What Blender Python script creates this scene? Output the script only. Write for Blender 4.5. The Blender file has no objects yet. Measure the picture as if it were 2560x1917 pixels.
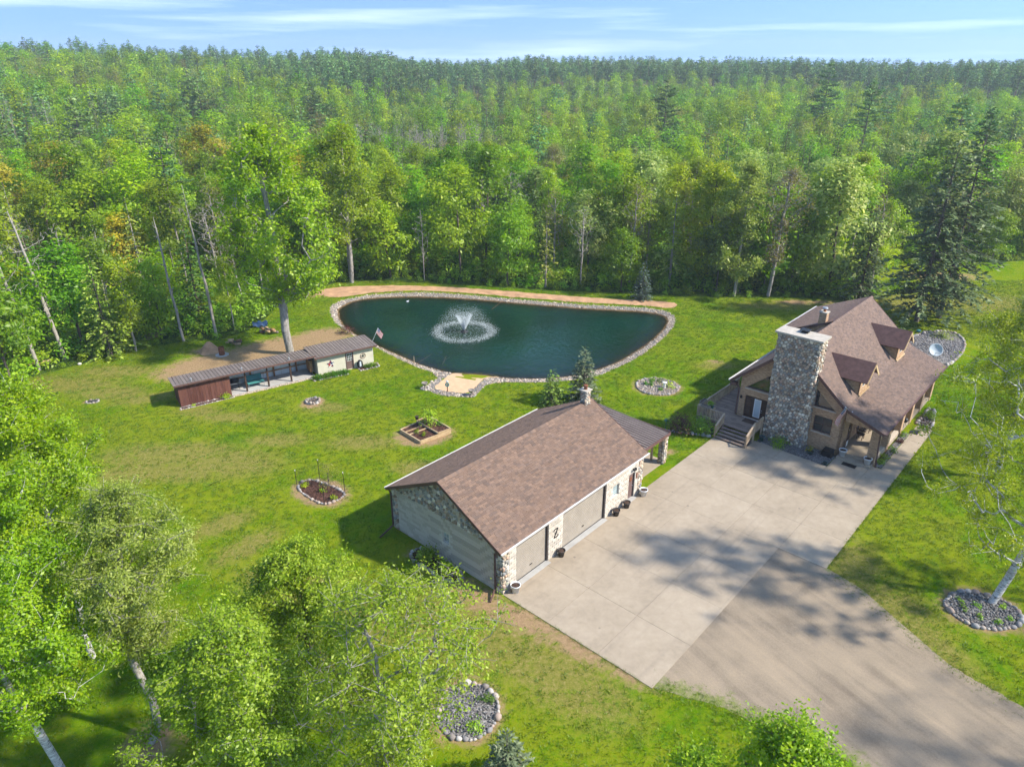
import bpy, math, random
import numpy as np
from math import radians, sin, cos, pi

rnd = random.Random(7)
R = np.random.default_rng(11)
sc = bpy.context.scene

# ------------------------------------------------------------------ camera, sky, sun, exposure
cam_d = bpy.data.cameras.new('camera')
cam_d.sensor_width = 36.0
cam_d.lens = 36.0 * 1776.0 / 2560.0
cam_d.clip_start = 0.5
cam_d.clip_end = 6000
cam = bpy.data.objects.new('camera', cam_d)
cam.location = (0, 0, 28.0)
cam.rotation_euler = (radians(90 - 24.5), 0, 0)
sc.collection.objects.link(cam)
sc.camera = cam

SUN_AZ, SUN_EL = 102.0, 41.0          # degrees clockwise from +Y, and above the horizon
world = bpy.data.worlds.new('World')
sc.world = world
world.use_nodes = True
wn = world.node_tree
wn.nodes.clear()


def wnode(t, **kw):
    n = wn.nodes.new(t)
    for k, v in kw.items():
        setattr(n, k, v)
    return n


w_out = wnode('ShaderNodeOutputWorld')
w_bg = wnode('ShaderNodeBackground')
w_bg.inputs['Strength'].default_value = 0.15
w_sky = wnode('ShaderNodeTexSky')
w_sky.sky_type = 'NISHITA'
w_sky.sun_disc = False
w_sky.sun_elevation = radians(SUN_EL)
w_sky.sun_rotation = radians(SUN_AZ)
w_sky.altitude = 300
w_sky.air_density = 1.0
w_sky.dust_density = 0.35
w_sky.ozone_density = 4.0
w_tc = wnode('ShaderNodeTexCoord')
w_add = wnode('ShaderNodeVectorMath', operation='ADD')
w_add.inputs[1].default_value = (0, 0, 0.42)
w_nrm = wnode('ShaderNodeVectorMath', operation='NORMALIZE')
wn.links.new(w_tc.outputs['Generated'], w_add.inputs[0])
wn.links.new(w_add.outputs[0], w_nrm.inputs[0])
wn.links.new(w_nrm.outputs[0], w_sky.inputs[0])
# thin cirrus: a stretched noise over the whole sky
w_map = wnode('ShaderNodeMapping')
w_map.inputs['Scale'].default_value = (1.6, 1.6, 30.0)
w_map.inputs['Rotation'].default_value = (0.0, 0.02, 0.4)
w_noi = wnode('ShaderNodeTexNoise')
w_noi.inputs['Scale'].default_value = 1.6
w_noi.inputs['Detail'].default_value = 7
w_noi.inputs['Roughness'].default_value = 0.55
w_rmp = wnode('ShaderNodeValToRGB')
w_rmp.color_ramp.elements[0].position = 0.50
w_rmp.color_ramp.elements[1].position = 0.80
w_hsv = wnode('ShaderNodeHueSaturation')
w_hsv.inputs['Saturation'].default_value = 1.02
w_hsv.inputs['Value'].default_value = 0.77
w_hsv.inputs['Hue'].default_value = 0.494
w_mix = wnode('ShaderNodeMix', data_type='RGBA')
w_mix.inputs['B'].default_value = (4.6, 5.0, 5.5, 1)
wn.links.new(w_tc.outputs['Generated'], w_map.inputs[0])
wn.links.new(w_map.outputs[0], w_noi.inputs['Vector'])
wn.links.new(w_noi.outputs['Fac'], w_rmp.inputs[0])
w_mul = wnode('ShaderNodeMath', operation='MULTIPLY')
w_mul.inputs[1].default_value = 0.34
wn.links.new(w_rmp.outputs['Color'], w_mul.inputs[0])
wn.links.new(w_mul.outputs[0], w_mix.inputs['Factor'])
wn.links.new(w_sky.outputs[0], w_hsv.inputs['Color'])
w_tint = wnode('ShaderNodeMix', data_type='RGBA')
w_tint.blend_type = 'MULTIPLY'
w_tint.inputs['Factor'].default_value = 1.0
w_tint.inputs['B'].default_value = (0.92, 0.88, 0.90, 1)
wn.links.new(w_hsv.outputs[0], w_tint.inputs['A'])
wn.links.new(w_tint.outputs['Result'], w_mix.inputs['A'])
wn.links.new(w_mix.outputs['Result'], w_bg.inputs['Color'])
wn.links.new(w_bg.outputs[0], w_out.inputs[0])

sun_d = bpy.data.lights.new('sun', 'SUN')
sun_d.energy = 2.45
sun_d.angle = radians(2.0)
sun_d.color = (1.0, 0.93, 0.81)
sun = bpy.data.objects.new('sun', sun_d)
sun.rotation_euler = (radians(90 - SUN_EL), 0, radians(180 - SUN_AZ))
sc.collection.objects.link(sun)

sc.view_settings.view_transform = 'Standard'
sc.view_settings.look = 'None'
sc.view_settings.exposure = 1.78
sc.view_settings.gamma = 1.0
sc.view_settings.use_curve_mapping = False
sc.render.engine = 'CYCLES'
sc.cycles.use_denoising = True
sc.cycles.max_bounces = 6
sc.cycles.diffuse_bounces = 4
sc.cycles.glossy_bounces = 2
sc.cycles.transmission_bounces = 3
sc.cycles.transparent_max_bounces = 6
sc.cycles.volume_bounces = 0
sc.cycles.use_adaptive_sampling = True
sc.cycles.adaptive_threshold = 0.02
sc.cycles.caustics_reflective = False
sc.cycles.caustics_refractive = False

COL = sc.collection


# ------------------------------------------------------------------ materials
class MT:
    """small node-graph helper for one material"""

    def __init__(self, name, rough=0.8, spec=0.3):
        self.m = bpy.data.materials.new(name)
        self.m.use_nodes = True
        self.t = self.m.node_tree
        self.b = self.t.nodes['Principled BSDF']
        self.b.inputs['Roughness'].default_value = rough
        self.b.inputs['Specular IOR Level'].default_value = spec
        self.o = self.t.nodes['Material Output']

    def n(self, t, **kw):
        n = self.t.nodes.new(t)
        for k, v in kw.items():
            setattr(n, k, v)
        return n

    def lk(self, a, b):
        self.t.links.new(a, b)

    def coord(self, kind='Object'):
        if kind == 'World':
            return self.n('ShaderNodeNewGeometry').outputs['Position']
        return self.n('ShaderNodeTexCoord').outputs[kind]

    def mapping(self, vec, scale=(1, 1, 1), rot=(0, 0, 0)):
        m = self.n('ShaderNodeMapping')
        m.inputs['Scale'].default_value = scale
        m.inputs['Rotation'].default_value = rot
        self.lk(vec, m.inputs[0])
        return m.outputs[0]

    def noise(self, vec, scale, detail=3, rough=0.55, dist=0.0):
        x = self.n('ShaderNodeTexNoise')
        x.inputs['Scale'].default_value = scale
        x.inputs['Detail'].default_value = detail
        x.inputs['Roughness'].default_value = rough
        x.inputs['Distortion'].default_value = dist
        self.lk(vec, x.inputs['Vector'])
        return x.outputs['Fac']

    def vor(self, vec, scale, out='Distance'):
        x = self.n('ShaderNodeTexVoronoi')
        x.inputs['Scale'].default_value = scale
        self.lk(vec, x.inputs['Vector'])
        return x.outputs[out]

    def ramp(self, fac, stops, interp='LINEAR'):
        r = self.n('ShaderNodeValToRGB')
        cr = r.color_ramp
        cr.interpolation = interp
        while len(cr.elements) < len(stops):
            cr.elements.new(0.5)
        for e, (p, c) in zip(cr.elements, stops):
            e.position = p
            e.color = (*c, 1) if len(c) == 3 else c
        self.lk(fac, r.inputs[0])
        return r.outputs[0]

    def rampf(self, fac, a, b):
        r = self.n('ShaderNodeMapRange')
        r.inputs['From Min'].default_value = a
        r.inputs['From Max'].default_value = b
        self.lk(fac, r.inputs['Value'])
        return r.outputs[0]

    def attr(self, name, out='Fac'):
        a = self.n('ShaderNodeAttribute')
        a.attribute_name = name
        return a.outputs[out]

    def rand(self):
        return self.n('ShaderNodeObjectInfo').outputs['Random']

    def math(self, op, a, b=None):
        x = self.n('ShaderNodeMath', operation=op)
        for i, v in enumerate((a, b)):
            if v is None:
                continue
            if isinstance(v, (int, float)):
                x.inputs[i].default_value = v
            else:
                self.lk(v, x.inputs[i])
        return x.outputs[0]

    def mix(self, fac, a, b, blend='MIX'):
        x = self.n('ShaderNodeMix', data_type='RGBA')
        x.blend_type = blend
        for s, v in (('Factor', fac), ('A', a), ('B', b)):
            i = x.inputs[s]
            if isinstance(v, (int, float)):
                i.default_value = v
            elif isinstance(v, tuple):
                i.default_value = (*v, 1) if len(v) == 3 else v
            else:
                self.lk(v, i)
        return x.outputs['Result']

    def hsv(self, col, h=None, s=None, v=None):
        x = self.n('ShaderNodeHueSaturation')
        for k, q in (('Hue', h), ('Saturation', s), ('Value', v)):
            if q is None:
                continue
            if isinstance(q, (int, float)):
                x.inputs[k].default_value = q
            else:
                self.lk(q, x.inputs[k])
        self.lk(col, x.inputs['Color'])
        return x.outputs[0]

    def color(self, c):
        if isinstance(c, tuple):
            self.b.inputs['Base Color'].default_value = (*c, 1)
        else:
            self.lk(c, self.b.inputs['Base Color'])

    def bump(self, h, strength=0.4, dist=0.02, bsdf=None):
        b = self.n('ShaderNodeBump')
        b.inputs['Strength'].default_value = strength
        b.inputs['Distance'].default_value = dist
        self.lk(h, b.inputs['Height'])
        self.lk(b.outputs[0], (bsdf or self.b).inputs['Normal'])
        return b.outputs[0]


def plain(name, col, rough=0.7, var=0.25, scale=3.0, spec=0.3, metal=0.0, bump=0.0):
    """one colour with worn, uneven value"""
    m = MT(name, rough, spec)
    v = m.noise(m.coord('World'), scale, 5, 0.6)
    lo = tuple(c * (1 - var) for c in col)
    hi = tuple(min(1, c * (1 + var)) for c in col)
    m.color(m.ramp(v, [(0.3, lo), (0.7, hi)]))
    m.b.inputs['Metallic'].default_value = metal
    if bump:
        m.bump(m.noise(m.coord('World'), scale * 8, 3), bump, 0.01)
    return m.m


def tinted(name, rough=0.85, spec=0.25, nscale=30.0, var=0.22, bump=0.3, bdist=0.01):
    """base colour from the per-face 'tint' attribute, with grain"""
    m = MT(name, rough, spec)
    c = m.attr('tint', 'Vector')
    v = m.noise(m.coord('World'), nscale, 4, 0.65)
    k = m.rampf(v, 0.2, 0.8)
    kk = m.math('ADD', m.math('MULTIPLY', k, 2 * var), 1 - var)
    m.color(m.mix(1.0, c, m.mix(1.0, (1, 1, 1), kk, 'MULTIPLY'), 'MULTIPLY'))
    if bump:
        m.bump(v, bump, bdist)
    return m.m


MATS = {}


def brick_mat():
    m = MT('house_brick', 0.9, 0.2)
    o = m.coord('Object')
    s = m.n('ShaderNodeSeparateXYZ')
    m.lk(o, s.inputs[0])
    c = m.n('ShaderNodeCombineXYZ')
    m.lk(m.math('ADD', s.outputs[0], s.outputs[1]), c.inputs[0])
    m.lk(s.outputs[2], c.inputs[1])
    b = m.n('ShaderNodeTexBrick')
    b.inputs['Scale'].default_value = 1.0
    b.inputs['Brick Width'].default_value = 0.30
    b.inputs['Row Height'].default_value = 0.085
    b.inputs['Mortar Size'].default_value = 0.008
    b.inputs['Bias'].default_value = -0.1
    b.inputs['Color1'].default_value = (0.46, 0.29, 0.165, 1)
    b.inputs['Color2'].default_value = (0.235, 0.135, 0.08, 1)
    b.inputs['Mortar'].default_value = (0.42, 0.35, 0.26, 1)
    m.lk(c.outputs[0], b.inputs['Vector'])
    mp = m.mapping(c.outputs[0], (3.0, 10.0, 1))
    v = m.noise(mp, 1.3, 2)
    col = m.mix(0.55, b.outputs['Color'], m.ramp(v, [(0.3, (0.19, 0.11, 0.065)), (0.5, (0.42, 0.27, 0.16)), (0.7, (0.58, 0.44, 0.28))]))
    m.color(col)
    m.bump(b.outputs['Fac'], -0.5, 0.01)
    return m.m


def concrete_mat(name, a, b_):
    m = MT(name, 0.9, 0.2)
    p = m.coord('World')
    v1 = m.noise(p, 0.35, 4, 0.6)
    v2 = m.noise(p, 2.3, 6, 0.7, 0.4)
    v3 = m.noise(p, 60, 2)
    rv = m.math('MULTIPLY', m.math('SUBTRACT', m.rand(), 0.5), 0.06)
    f = m.math('ADD', m.math('ADD', m.math('MULTIPLY', v1, 0.5), m.math('MULTIPLY', v2, 0.38)), m.math('MULTIPLY', v3, 0.12))
    f = m.math('ADD', f, rv)
    c = m.ramp(f, [(0.3, tuple(x * 0.72 for x in a)), (0.48, a), (0.68, b_)])
    stain = m.rampf(m.noise(m.mapping(p, (1, 1, 1)), 0.9, 6, 0.75, 1.2), 0.66, 0.78)
    c = m.mix(m.math('MULTIPLY', stain, 0.42), c, (0.20, 0.135, 0.085))
    tyre = m.rampf(m.noise(m.mapping(m.mapping(p, (1, 1, 1), (0, 0, -0.834)), (0.07, 2.2, 1)), 1.0, 4, 0.6), 0.56, 0.72)
    c = m.mix(m.math('MULTIPLY', tyre, 0.22), c, (0.12, 0.105, 0.095))
    spot = m.rampf(m.vor(m.mapping(p, (1, 1, 1)), 0.55), 0.055, 0.03)
    c = m.mix(m.math('MULTIPLY', spot, 0.45), c, (0.07, 0.06, 0.055))
    m.color(c)
    m.bump(v3, 0.25, 0.004)
    return m.m


def metal_roof_mat():
    m = MT('brown_metal_roofing', 0.55, 0.4)
    p = m.coord('World')
    v = m.noise(p, 1.4, 5, 0.65)
    rv = m.math('MULTIPLY', m.math('SUBTRACT', m.rand(), 0.5), 0.25)
    m.color(m.ramp(m.math('ADD', v, rv), [(0.3, (0.150, 0.118, 0.104)), (0.7, (0.215, 0.175, 0.155))]))
    return m.m


def wood_mat(name, a, b_, axis=(1, 1, 12)):
    m = MT(name, 0.8, 0.25)
    p = m.mapping(m.coord('World'), axis)
    v = m.noise(p, 2.0, 5, 0.6, 0.6)
    rv = m.math('MULTIPLY', m.math('SUBTRACT', m.rand(), 0.5), 0.35)
    m.color(m.ramp(m.math('ADD', v, rv), [(0.28, a), (0.72, b_)]))
    m.bump(v, 0.2, 0.004)
    return m.m


def glass_mat(name='window_glass', c=(0.012, 0.016, 0.018)):
    m = MT(name, 0.06, 0.8)
    v = m.noise(m.coord('World'), 1.5, 3)
    m.color(m.ramp(v, [(0.35, c), (0.7, tuple(x * 2.2 for x in c))]))
    m.b.inputs['Coat Weight'].default_value = 0.5
    return m.m


def gravel_mat(name, a, b_, scale=9.0):
    m = MT(name, 0.95, 0.15)
    p = m.coord('World')
    w = m.vor(p, scale, 'Color')
    s = m.n('ShaderNodeSeparateColor')
    m.lk(w, s.inputs[0])
    v = m.noise(p, 1.1, 4, 0.6)
    f = m.math('ADD', m.math('MULTIPLY', s.outputs[0], 0.6), m.math('MULTIPLY', v, 0.4))
    m.color(m.ramp(f, [(0.2, tuple(x * .55 for x in a)), (0.5, a), (0.85, b_)]))
    m.bump(m.vor(p, scale), 0.6, 0.03)
    return m.m


def grass_ground():
    """lawn, dry patches, soil, forest floor and pond margin, chosen by painted ground cover"""
    m = MT('ground_cover', 0.95, 0.0)
    p = m.coord('World')
    big = m.noise(p, 0.06, 3, 0.6, 0.5)
    mid = m.noise(p, 0.42, 5, 0.68, 0.6)
    fin = m.noise(p, 4.5, 4, 0.78)
    tiny = m.noise(p, 24.0, 2, 0.8)
    f = m.math('ADD', m.math('ADD', m.math('MULTIPLY', big, 0.55), m.math('MULTIPLY', mid, 0.55)),
               m.math('ADD', m.math('MULTIPLY', fin, 0.50), m.math('MULTIPLY', tiny, 0.30)))
    lawn = m.ramp(f, [(0.68, (0.034, 0.112, 0.003)), (0.82, (0.068, 0.165, 0.003)), (0.93, (0.128, 0.205, 0.004)), (1.0, (0.180, 0.220, 0.010))])
    wv = m.n('ShaderNodeTexWave')
    wv.inputs['Scale'].default_value = 0.30
    wv.inputs['Distortion'].default_value = 5.0
    wv.inputs['Detail'].default_value = 1.0
    wv.inputs['Detail Scale'].default_value = 0.12
    m.lk(m.mapping(p, (1, 1, 1), (0, 0, 0.55)), wv.inputs['Vector'])
    lawn = m.mix(m.math('MULTIPLY', wv.outputs['Fac'], 0.20), lawn, (0.150, 0.190, 0.010))
    n2 = m.math('ADD', m.math('MULTIPLY', fin, .55), m.math('MULTIPLY', tiny, .45))
    dryc = m.ramp(n2, [(0.34, (0.085, 0.135, 0.008)), (0.5, (0.185, 0.175, 0.035)), (0.66, (0.34, 0.265, 0.115))])
    soil = m.ramp(n2, [(0.3, (0.16, 0.100, 0.052)), (0.5, (0.31, 0.200, 0.115)), (0.7, (0.42, 0.295, 0.18))])
    forest = m.ramp(mid, [(0.3, (0.015, 0.024, 0.006)), (0.5, (0.028, 0.058, 0.010)), (0.72, (0.06, 0.095, 0.02))])
    gravel = m.ramp(fin, [(0.3, (0.10, 0.09, 0.08)), (0.7, (0.30, 0.28, 0.26))])
    mud = m.ramp(mid, [(0.3, (0.085, 0.056, 0.026)), (0.7, (0.19, 0.13, 0.065))])
    edge = m.noise(p, 1.6, 6, 0.78, 0.5)
    patch = m.noise(p, 0.75, 6, 0.78, 0.9)
    scatter = m.rampf(patch, 0.56, 0.70)

    def cover(base, nm, c, lo=0.38, hi=0.62, jit=0.55, top=1.0):
        q = m.math('ADD', m.attr(nm), m.math('MULTIPLY', m.math('SUBTRACT', edge, 0.5), jit))
        w = m.rampf(q, lo, hi)
        if top < 1:
            w = m.math('MULTIPLY', w, top)
        return m.mix(w, base, c)
    c = m.mix(m.math('MULTIPLY', scatter, 0.32), lawn, dryc)
    qd = m.math('MULTIPLY', m.attr('dry'), m.rampf(m.math('ADD', m.math('MULTIPLY', patch, .45), m.math('MULTIPLY', edge, .55)), 0.36, 0.54))
    c = m.mix(m.math('MINIMUM', m.math('MULTIPLY', qd, 2.0), .95), c, dryc)
    c = cover(c, 'soil', soil, 0.40, 0.85, 1.7, .92)
    c = cover(c, 'forest', forest, 0.4, 0.6, 0.9)
    c = cover(c, 'gravel', gravel, 0.45, 0.55, 0.25)
    c = cover(c, 'mud', mud, 0.4, 0.6, 0.2)
    m.color(c)
    m.bump(m.math('ADD', m.math('MULTIPLY', fin, 0.6), tiny), 0.7, 0.06)
    return m.m


def water_mat():
    m = MT('pond_water', 0.04, 0.5)
    t = m.t
    p = m.coord('World')
    dep = m.attr('depth')
    fac = m.math('SUBTRACT', 1.0, m.math('POWER', 2.718, m.math('MULTIPLY', dep, -3.0)))
    tr = m.n('ShaderNodeBsdfTransparent')
    tr.inputs[0].default_value = (0.62, 0.62, 0.45, 1)
    df = m.n('ShaderNodeBsdfDiffuse')
    v = m.noise(p, 0.11, 3, 0.5)
    c = m.ramp(v, [(0.35, (0.0018, 0.019, 0.0120)), (0.7, (0.0035, 0.034, 0.025))])
    m.lk(c, df.inputs[0])
    body = m.n('ShaderNodeMixShader')
    m.lk(fac, body.inputs[0])
    m.lk(tr.outputs[0], body.inputs[1])
    m.lk(df.outputs[0], body.inputs[2])
    gl = m.n('ShaderNodeBsdfGlossy')
    gl.inputs['Roughness'].default_value = 0.05
    fr = m.n('ShaderNodeFresnel')
    fr.inputs['IOR'].default_value = 1.33
    wv = m.mapping(p, (1.0, 0.55, 1), (0, 0, 0.5))
    h = m.math('ADD', m.noise(wv, 2.6, 3, 0.6, 0.7), m.math('MULTIPLY', m.noise(wv, 0.8, 2, 0.5, 0.4), 0.9))
    b = m.n('ShaderNodeBump')
    b.inputs['Strength'].default_value = 0.65
    b.inputs['Distance'].default_value = 0.09
    m.lk(h, b.inputs['Height'])
    m.lk(b.outputs[0], gl.inputs['Normal'])
    m.lk(b.outputs[0], fr.inputs['Normal'])
    out = m.n('ShaderNodeMixShader')
    m.lk(fr.outputs[0], out.inputs[0])
    m.lk(body.outputs[0], out.inputs[1])
    m.lk(gl.outputs[0], out.inputs[2])
    m.lk(out.outputs[0], m.o.inputs['Surface'])
    t.nodes.remove(m.b)
    return m.m


def leaf_mat(name, dark, mid, light, trans=0.56, hue=0.05, val=0.66):
    m = MT(name)
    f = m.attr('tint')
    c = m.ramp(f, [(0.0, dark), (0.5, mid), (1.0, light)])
    r = m.rand()
    c = m.hsv(c, m.math('ADD', m.math('MULTIPLY', m.math('SUBTRACT', r, 0.5), hue), 0.5),
              None, m.math('ADD', m.math('MULTIPLY', m.math('FRACT', m.math('MULTIPLY', r, 7.3)), val), 1 - val / 2))
    d = m.n('ShaderNodeBsdfDiffuse')
    tl = m.n('ShaderNodeBsdfTranslucent')
    mx = m.n('ShaderNodeMixShader')
    mx.inputs[0].default_value = trans
    m.lk(c, d.inputs[0])
    m.lk(m.mix(0.3, c, (1.0, 1.0, 0.2), 'MULTIPLY'), tl.inputs[0])
    m.lk(d.outputs[0], mx.inputs[1])
    m.lk(tl.outputs[0], mx.inputs[2])
    gl = m.n('ShaderNodeBsdfGlossy')
    gl.inputs['Roughness'].default_value = 0.45
    gl.inputs[0].default_value = (1, 1, .9, 1)
    mg = m.n('ShaderNodeMixShader')
    mg.inputs[0].default_value = 0.02
    m.lk(mx.outputs[0], mg.inputs[1])
    m.lk(gl.outputs[0], mg.inputs[2])
    m.lk(mg.outputs[0], m.o.inputs['Surface'])
    m.t.nodes.remove(m.b)
    return m.m


def bark_mat(name, a, b_, stretch=(6, 6, 1.2), scale=2.0):
    m = MT(name, 0.9, 0.15)
    v = m.noise(m.mapping(m.coord('Object'), stretch), scale, 4, 0.65)
    m.color(m.ramp(v, [(0.32, a), (0.68, b_)]))
    return m.m


def birch_bark():
    m = MT('birch_bark', 0.8, 0.2)
    p = m.coord('Object')
    v = m.noise(m.mapping(p, (2, 2, 9)), 1.6, 4, 0.7)
    w = m.noise(p, 1.3, 3)
    c = m.ramp(v, [(0.36, (0.05, 0.045, 0.04)), (0.46, (0.45, 0.43, 0.40)), (0.7, (0.74, 0.72, 0.68))])
    m.color(m.mix(m.rampf(w, 0.55, 0.75), c, (0.24, 0.22, 0.19)))
    return m.m


MATS.update(
    brick=brick_mat(),
    concrete=concrete_mat('driveway_concrete', (0.3237, 0.2659, 0.1967), (0.3999, 0.3325, 0.2502)),
    pale_concrete=concrete_mat('pale_concrete', (0.36, 0.35, 0.33), (0.46, 0.45, 0.43)),
    joint=plain('joint_filler', (0.15, 0.125, 0.10), 0.95),
    stone=tinted('fieldstone', 0.8, 0.3, 18, 0.25, 0.35, 0.02),
    block=tinted('concrete_block', 0.95, 0.15, 40, 0.14, 0.4, 0.008),
    mortar=plain('mortar', (0.22, 0.195, 0.165), 0.95, 0.2, 12),
    light_mortar=plain('light_mortar', (0.5278, 0.4934, 0.4360), 0.95, 0.15, 12),
    shingle=tinted('asphalt_shingle', 0.95, 0.12, 55, 0.22, 0.5, 0.006),
    roof_deck=plain('roof_underlay', (0.09, 0.065, 0.055), 0.95),
    brown_trim=plain('brown_trim_paint', (0.115, 0.062, 0.052), 0.6),
    white_metal=plain('white_painted_metal', (0.50, 0.49, 0.47), 0.45, 0.08),
    cap=plain('chimney_cap_concrete', (0.42, 0.38, 0.32), 0.9, 0.18, 3),
    garage_door=plain('taupe_garage_door', (0.2940, 0.2580, 0.2100), 0.5, 0.12, 1.5),
    door_track=plain('dark_jamb', (0.06, 0.05, 0.045), 0.6),
    brown_door=plain('brown_door_paint', (0.145, 0.095, 0.085), 0.5, 0.12),
    black=plain('black_metal', (0.016, 0.016, 0.017), 0.45, 0.3),
    dark_wood=wood_mat('dark_stained_wood', (0.045, 0.026, 0.018), (0.105, 0.062, 0.042)),
    deck=wood_mat('weathered_deck_board', (0.1750, 0.1232, 0.0918), (0.3150, 0.2310, 0.1755), (0.8000, 0.8000, 0.8000)),
    rail=wood_mat('weathered_rail_wood', (0.3120, 0.2275, 0.1495), (0.5200, 0.3965, 0.2665), (0.8000, 0.8000, 0.8000)),
    timber=wood_mat('new_timber', (0.33, 0.225, 0.12), (0.52, 0.39, 0.235), (2, 2, 2)),
    old_timber=wood_mat('old_stud_timber', (0.17, 0.09, 0.04), (0.36, 0.215, 0.11), (2, 2, 2)),
    siding=wood_mat('brown_board_siding', (0.085, 0.032, 0.024), (0.145, 0.060, 0.043), (3, 3, .6)),
    cream=plain('cream_wall_paint', (0.52, 0.49, 0.38), 0.8, 0.07, 1.5),
    steel=plain('pale_blue_steel_siding', (0.52, 0.57, 0.60), 0.5, 0.1, 2),
    metal_roof=metal_roof_mat(),
    glass=glass_mat(),
    blind=plain('pale_door_glass', (0.42, 0.50, 0.54), 0.15, 0.08, 1.5, 0.6),
    glassblock=glass_mat('glass_block', (0.20, 0.24, 0.24)),
    sill=plain('stone_sill', (0.48, 0.41, 0.33), 0.85, 0.15, 4),
    gravel=tinted('loose_stone', 0.85, 0.25, 22, 0.22, 0.2, 0.01),
    grey_gravel=gravel_mat('crushed_gravel', (0.16, 0.15, 0.142), (0.32, 0.30, 0.28), 11),
    drive=None,
    mulch=gravel_mat('bark_mulch', (0.055, 0.026, 0.018), (0.14, 0.07, 0.05), 12),
    soil=plain('potting_soil', (0.055, 0.032, 0.022), 0.95, 0.4, 14, bump=0.6),
    white_plastic=plain('white_plastic', (0.70, 0.71, 0.71), 0.4, 0.08),
    grey_plastic=plain('dark_plastic', (0.045, 0.04, 0.036), 0.5, 0.25),
    teal=plain('teal_glaze', (0.02, 0.085, 0.085), 0.3, 0.25),
    teal_cloth=plain('teal_canvas', (0.06, 0.24, 0.23), 0.7, 0.15),
    copper=plain('rusted_steel', (0.17, 0.065, 0.032), 0.8, 0.4, 6),
    grey_metal=plain('galvanised_metal', (0.36, 0.38, 0.40), 0.4, 0.15, 3, 0.5, 0.3),
    dish=plain('satellite_dish_grey', (0.42, 0.47, 0.50), 0.45, 0.06),
    red=plain('red_paint', (0.42, 0.035, 0.03), 0.6, 0.2),
    navy=plain('navy_paint', (0.02, 0.03, 0.11), 0.6, 0.2),
    terracotta=plain('terracotta', (0.36, 0.15, 0.07), 0.8, 0.2),
    cut_wood=plain('cut_firewood', (0.42, 0.29, 0.16), 0.85, 0.35, 9),
    ash=plain('fire_ash', (0.12, 0.11, 0.10), 0.95, 0.4, 10),
    sand=plain('beach_sand', (0.54, 0.36, 0.215), 0.95, 0.13, 2.0, bump=0.5),
    ground=grass_ground(),
    water=water_mat(),
    bark=bark_mat('grey_brown_bark', (0.055, 0.042, 0.032), (0.20, 0.165, 0.135)),
    pale_bark=bark_mat('pale_grey_bark', (0.13, 0.115, 0.10), (0.42, 0.39, 0.35)),
    dead_bark=bark_mat('silver_dead_wood', (0.17, 0.15, 0.13), (0.42, 0.385, 0.34)),
    birch=birch_bark(),
)


def drive_mat():
    m = MT('compacted_gravel', 0.95, 0.12)
    p = m.coord('World')
    streak = m.noise(m.mapping(m.mapping(p, (1, 1, 1), (0, 0, 1.02)), (0.10, 1.3, 1)), 1.0, 5, 0.65, 0.4)
    big = m.noise(p, 0.28, 4, 0.6)
    fin = m.noise(p, 9.0, 5, 0.8)
    tiny = m.noise(p, 34.0, 2, 0.8)
    f = m.math('ADD', m.math('ADD', m.math('MULTIPLY', streak, .30), m.math('MULTIPLY', big, .36)), m.math('ADD', m.math('MULTIPLY', fin, .18), m.math('MULTIPLY', tiny, .16)))
    c = m.ramp(f, [(0.36, (0.140, 0.112, 0.084)), (0.49, (0.255, 0.205, 0.148)), (0.64, (0.36, 0.282, 0.195))])
    w = m.attr('weeds')
    q = m.math('ADD', w, m.math('MULTIPLY', m.math('SUBTRACT', m.noise(p, 2.2, 6, 0.75), 0.5), 1.5))
    c = m.mix(m.math('MULTIPLY', m.rampf(q, 0.62, 0.95), .8), c, m.ramp(fin, [(0.35, (0.075, 0.14, 0.010)), (0.65, (0.19, 0.22, 0.035))]))
    m.color(c)
    m.bump(m.math('ADD', fin, tiny), 0.5, 0.02)
    return m.m


MATS['drive'] = drive_mat()


# ------------------------------------------------------------------ mesh helpers
def link(o, parent=None):
    COL.objects.link(o)
    if parent is not None:
        o.parent = parent
    return o


def tag(o, label=None, cat=None, group=None, kind=None):
    if label:
        o['label'] = label
    if cat:
        o['category'] = cat
    if group:
        o['group'] = group
    if kind:
        o['kind'] = kind
    return o


def empty(name, loc=(0, 0, 0), rz=0.0, **kw):
    o = bpy.data.objects.new(name, None)
    o.location = loc
    o.rotation_euler = (0, 0, rz)
    o.empty_display_size = 0.3
    link(o)
    return tag(o, **kw)


def quad_mesh(name, V, F, attrs=None, smooth=False):
    """numpy vertices and quads -> mesh; attrs = {name: float per face / (n,3) per face}"""
    me = bpy.data.meshes.new(name)
    V = np.ascontiguousarray(V, dtype=np.float32)
    F = np.ascontiguousarray(F, dtype=np.int32)
    me.vertices.add(len(V))
    me.vertices.foreach_set('co', V.ravel())
    k = F.shape[1]
    me.loops.add(F.size)
    me.loops.foreach_set('vertex_index', F.ravel())
    me.polygons.add(len(F))
    me.polygons.foreach_set('loop_start', np.arange(0, F.size, k, dtype=np.int32))
    if smooth:
        me.polygons.foreach_set('use_smooth', np.ones(len(F), dtype=bool))
    for nm, a in (attrs or {}).items():
        a = np.asarray(a, dtype=np.float32)
        dom = 'FACE' if len(a) == len(F) else 'POINT'
        if a.ndim == 1:
            at = me.attributes.new(nm, 'FLOAT', dom)
            at.data.foreach_set('value', a)
        else:
            at = me.attributes.new(nm, 'FLOAT_VECTOR', dom)
            at.data.foreach_set('vector', np.ascontiguousarray(a).ravel())
    me.update(calc_edges=True)
    return me


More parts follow.
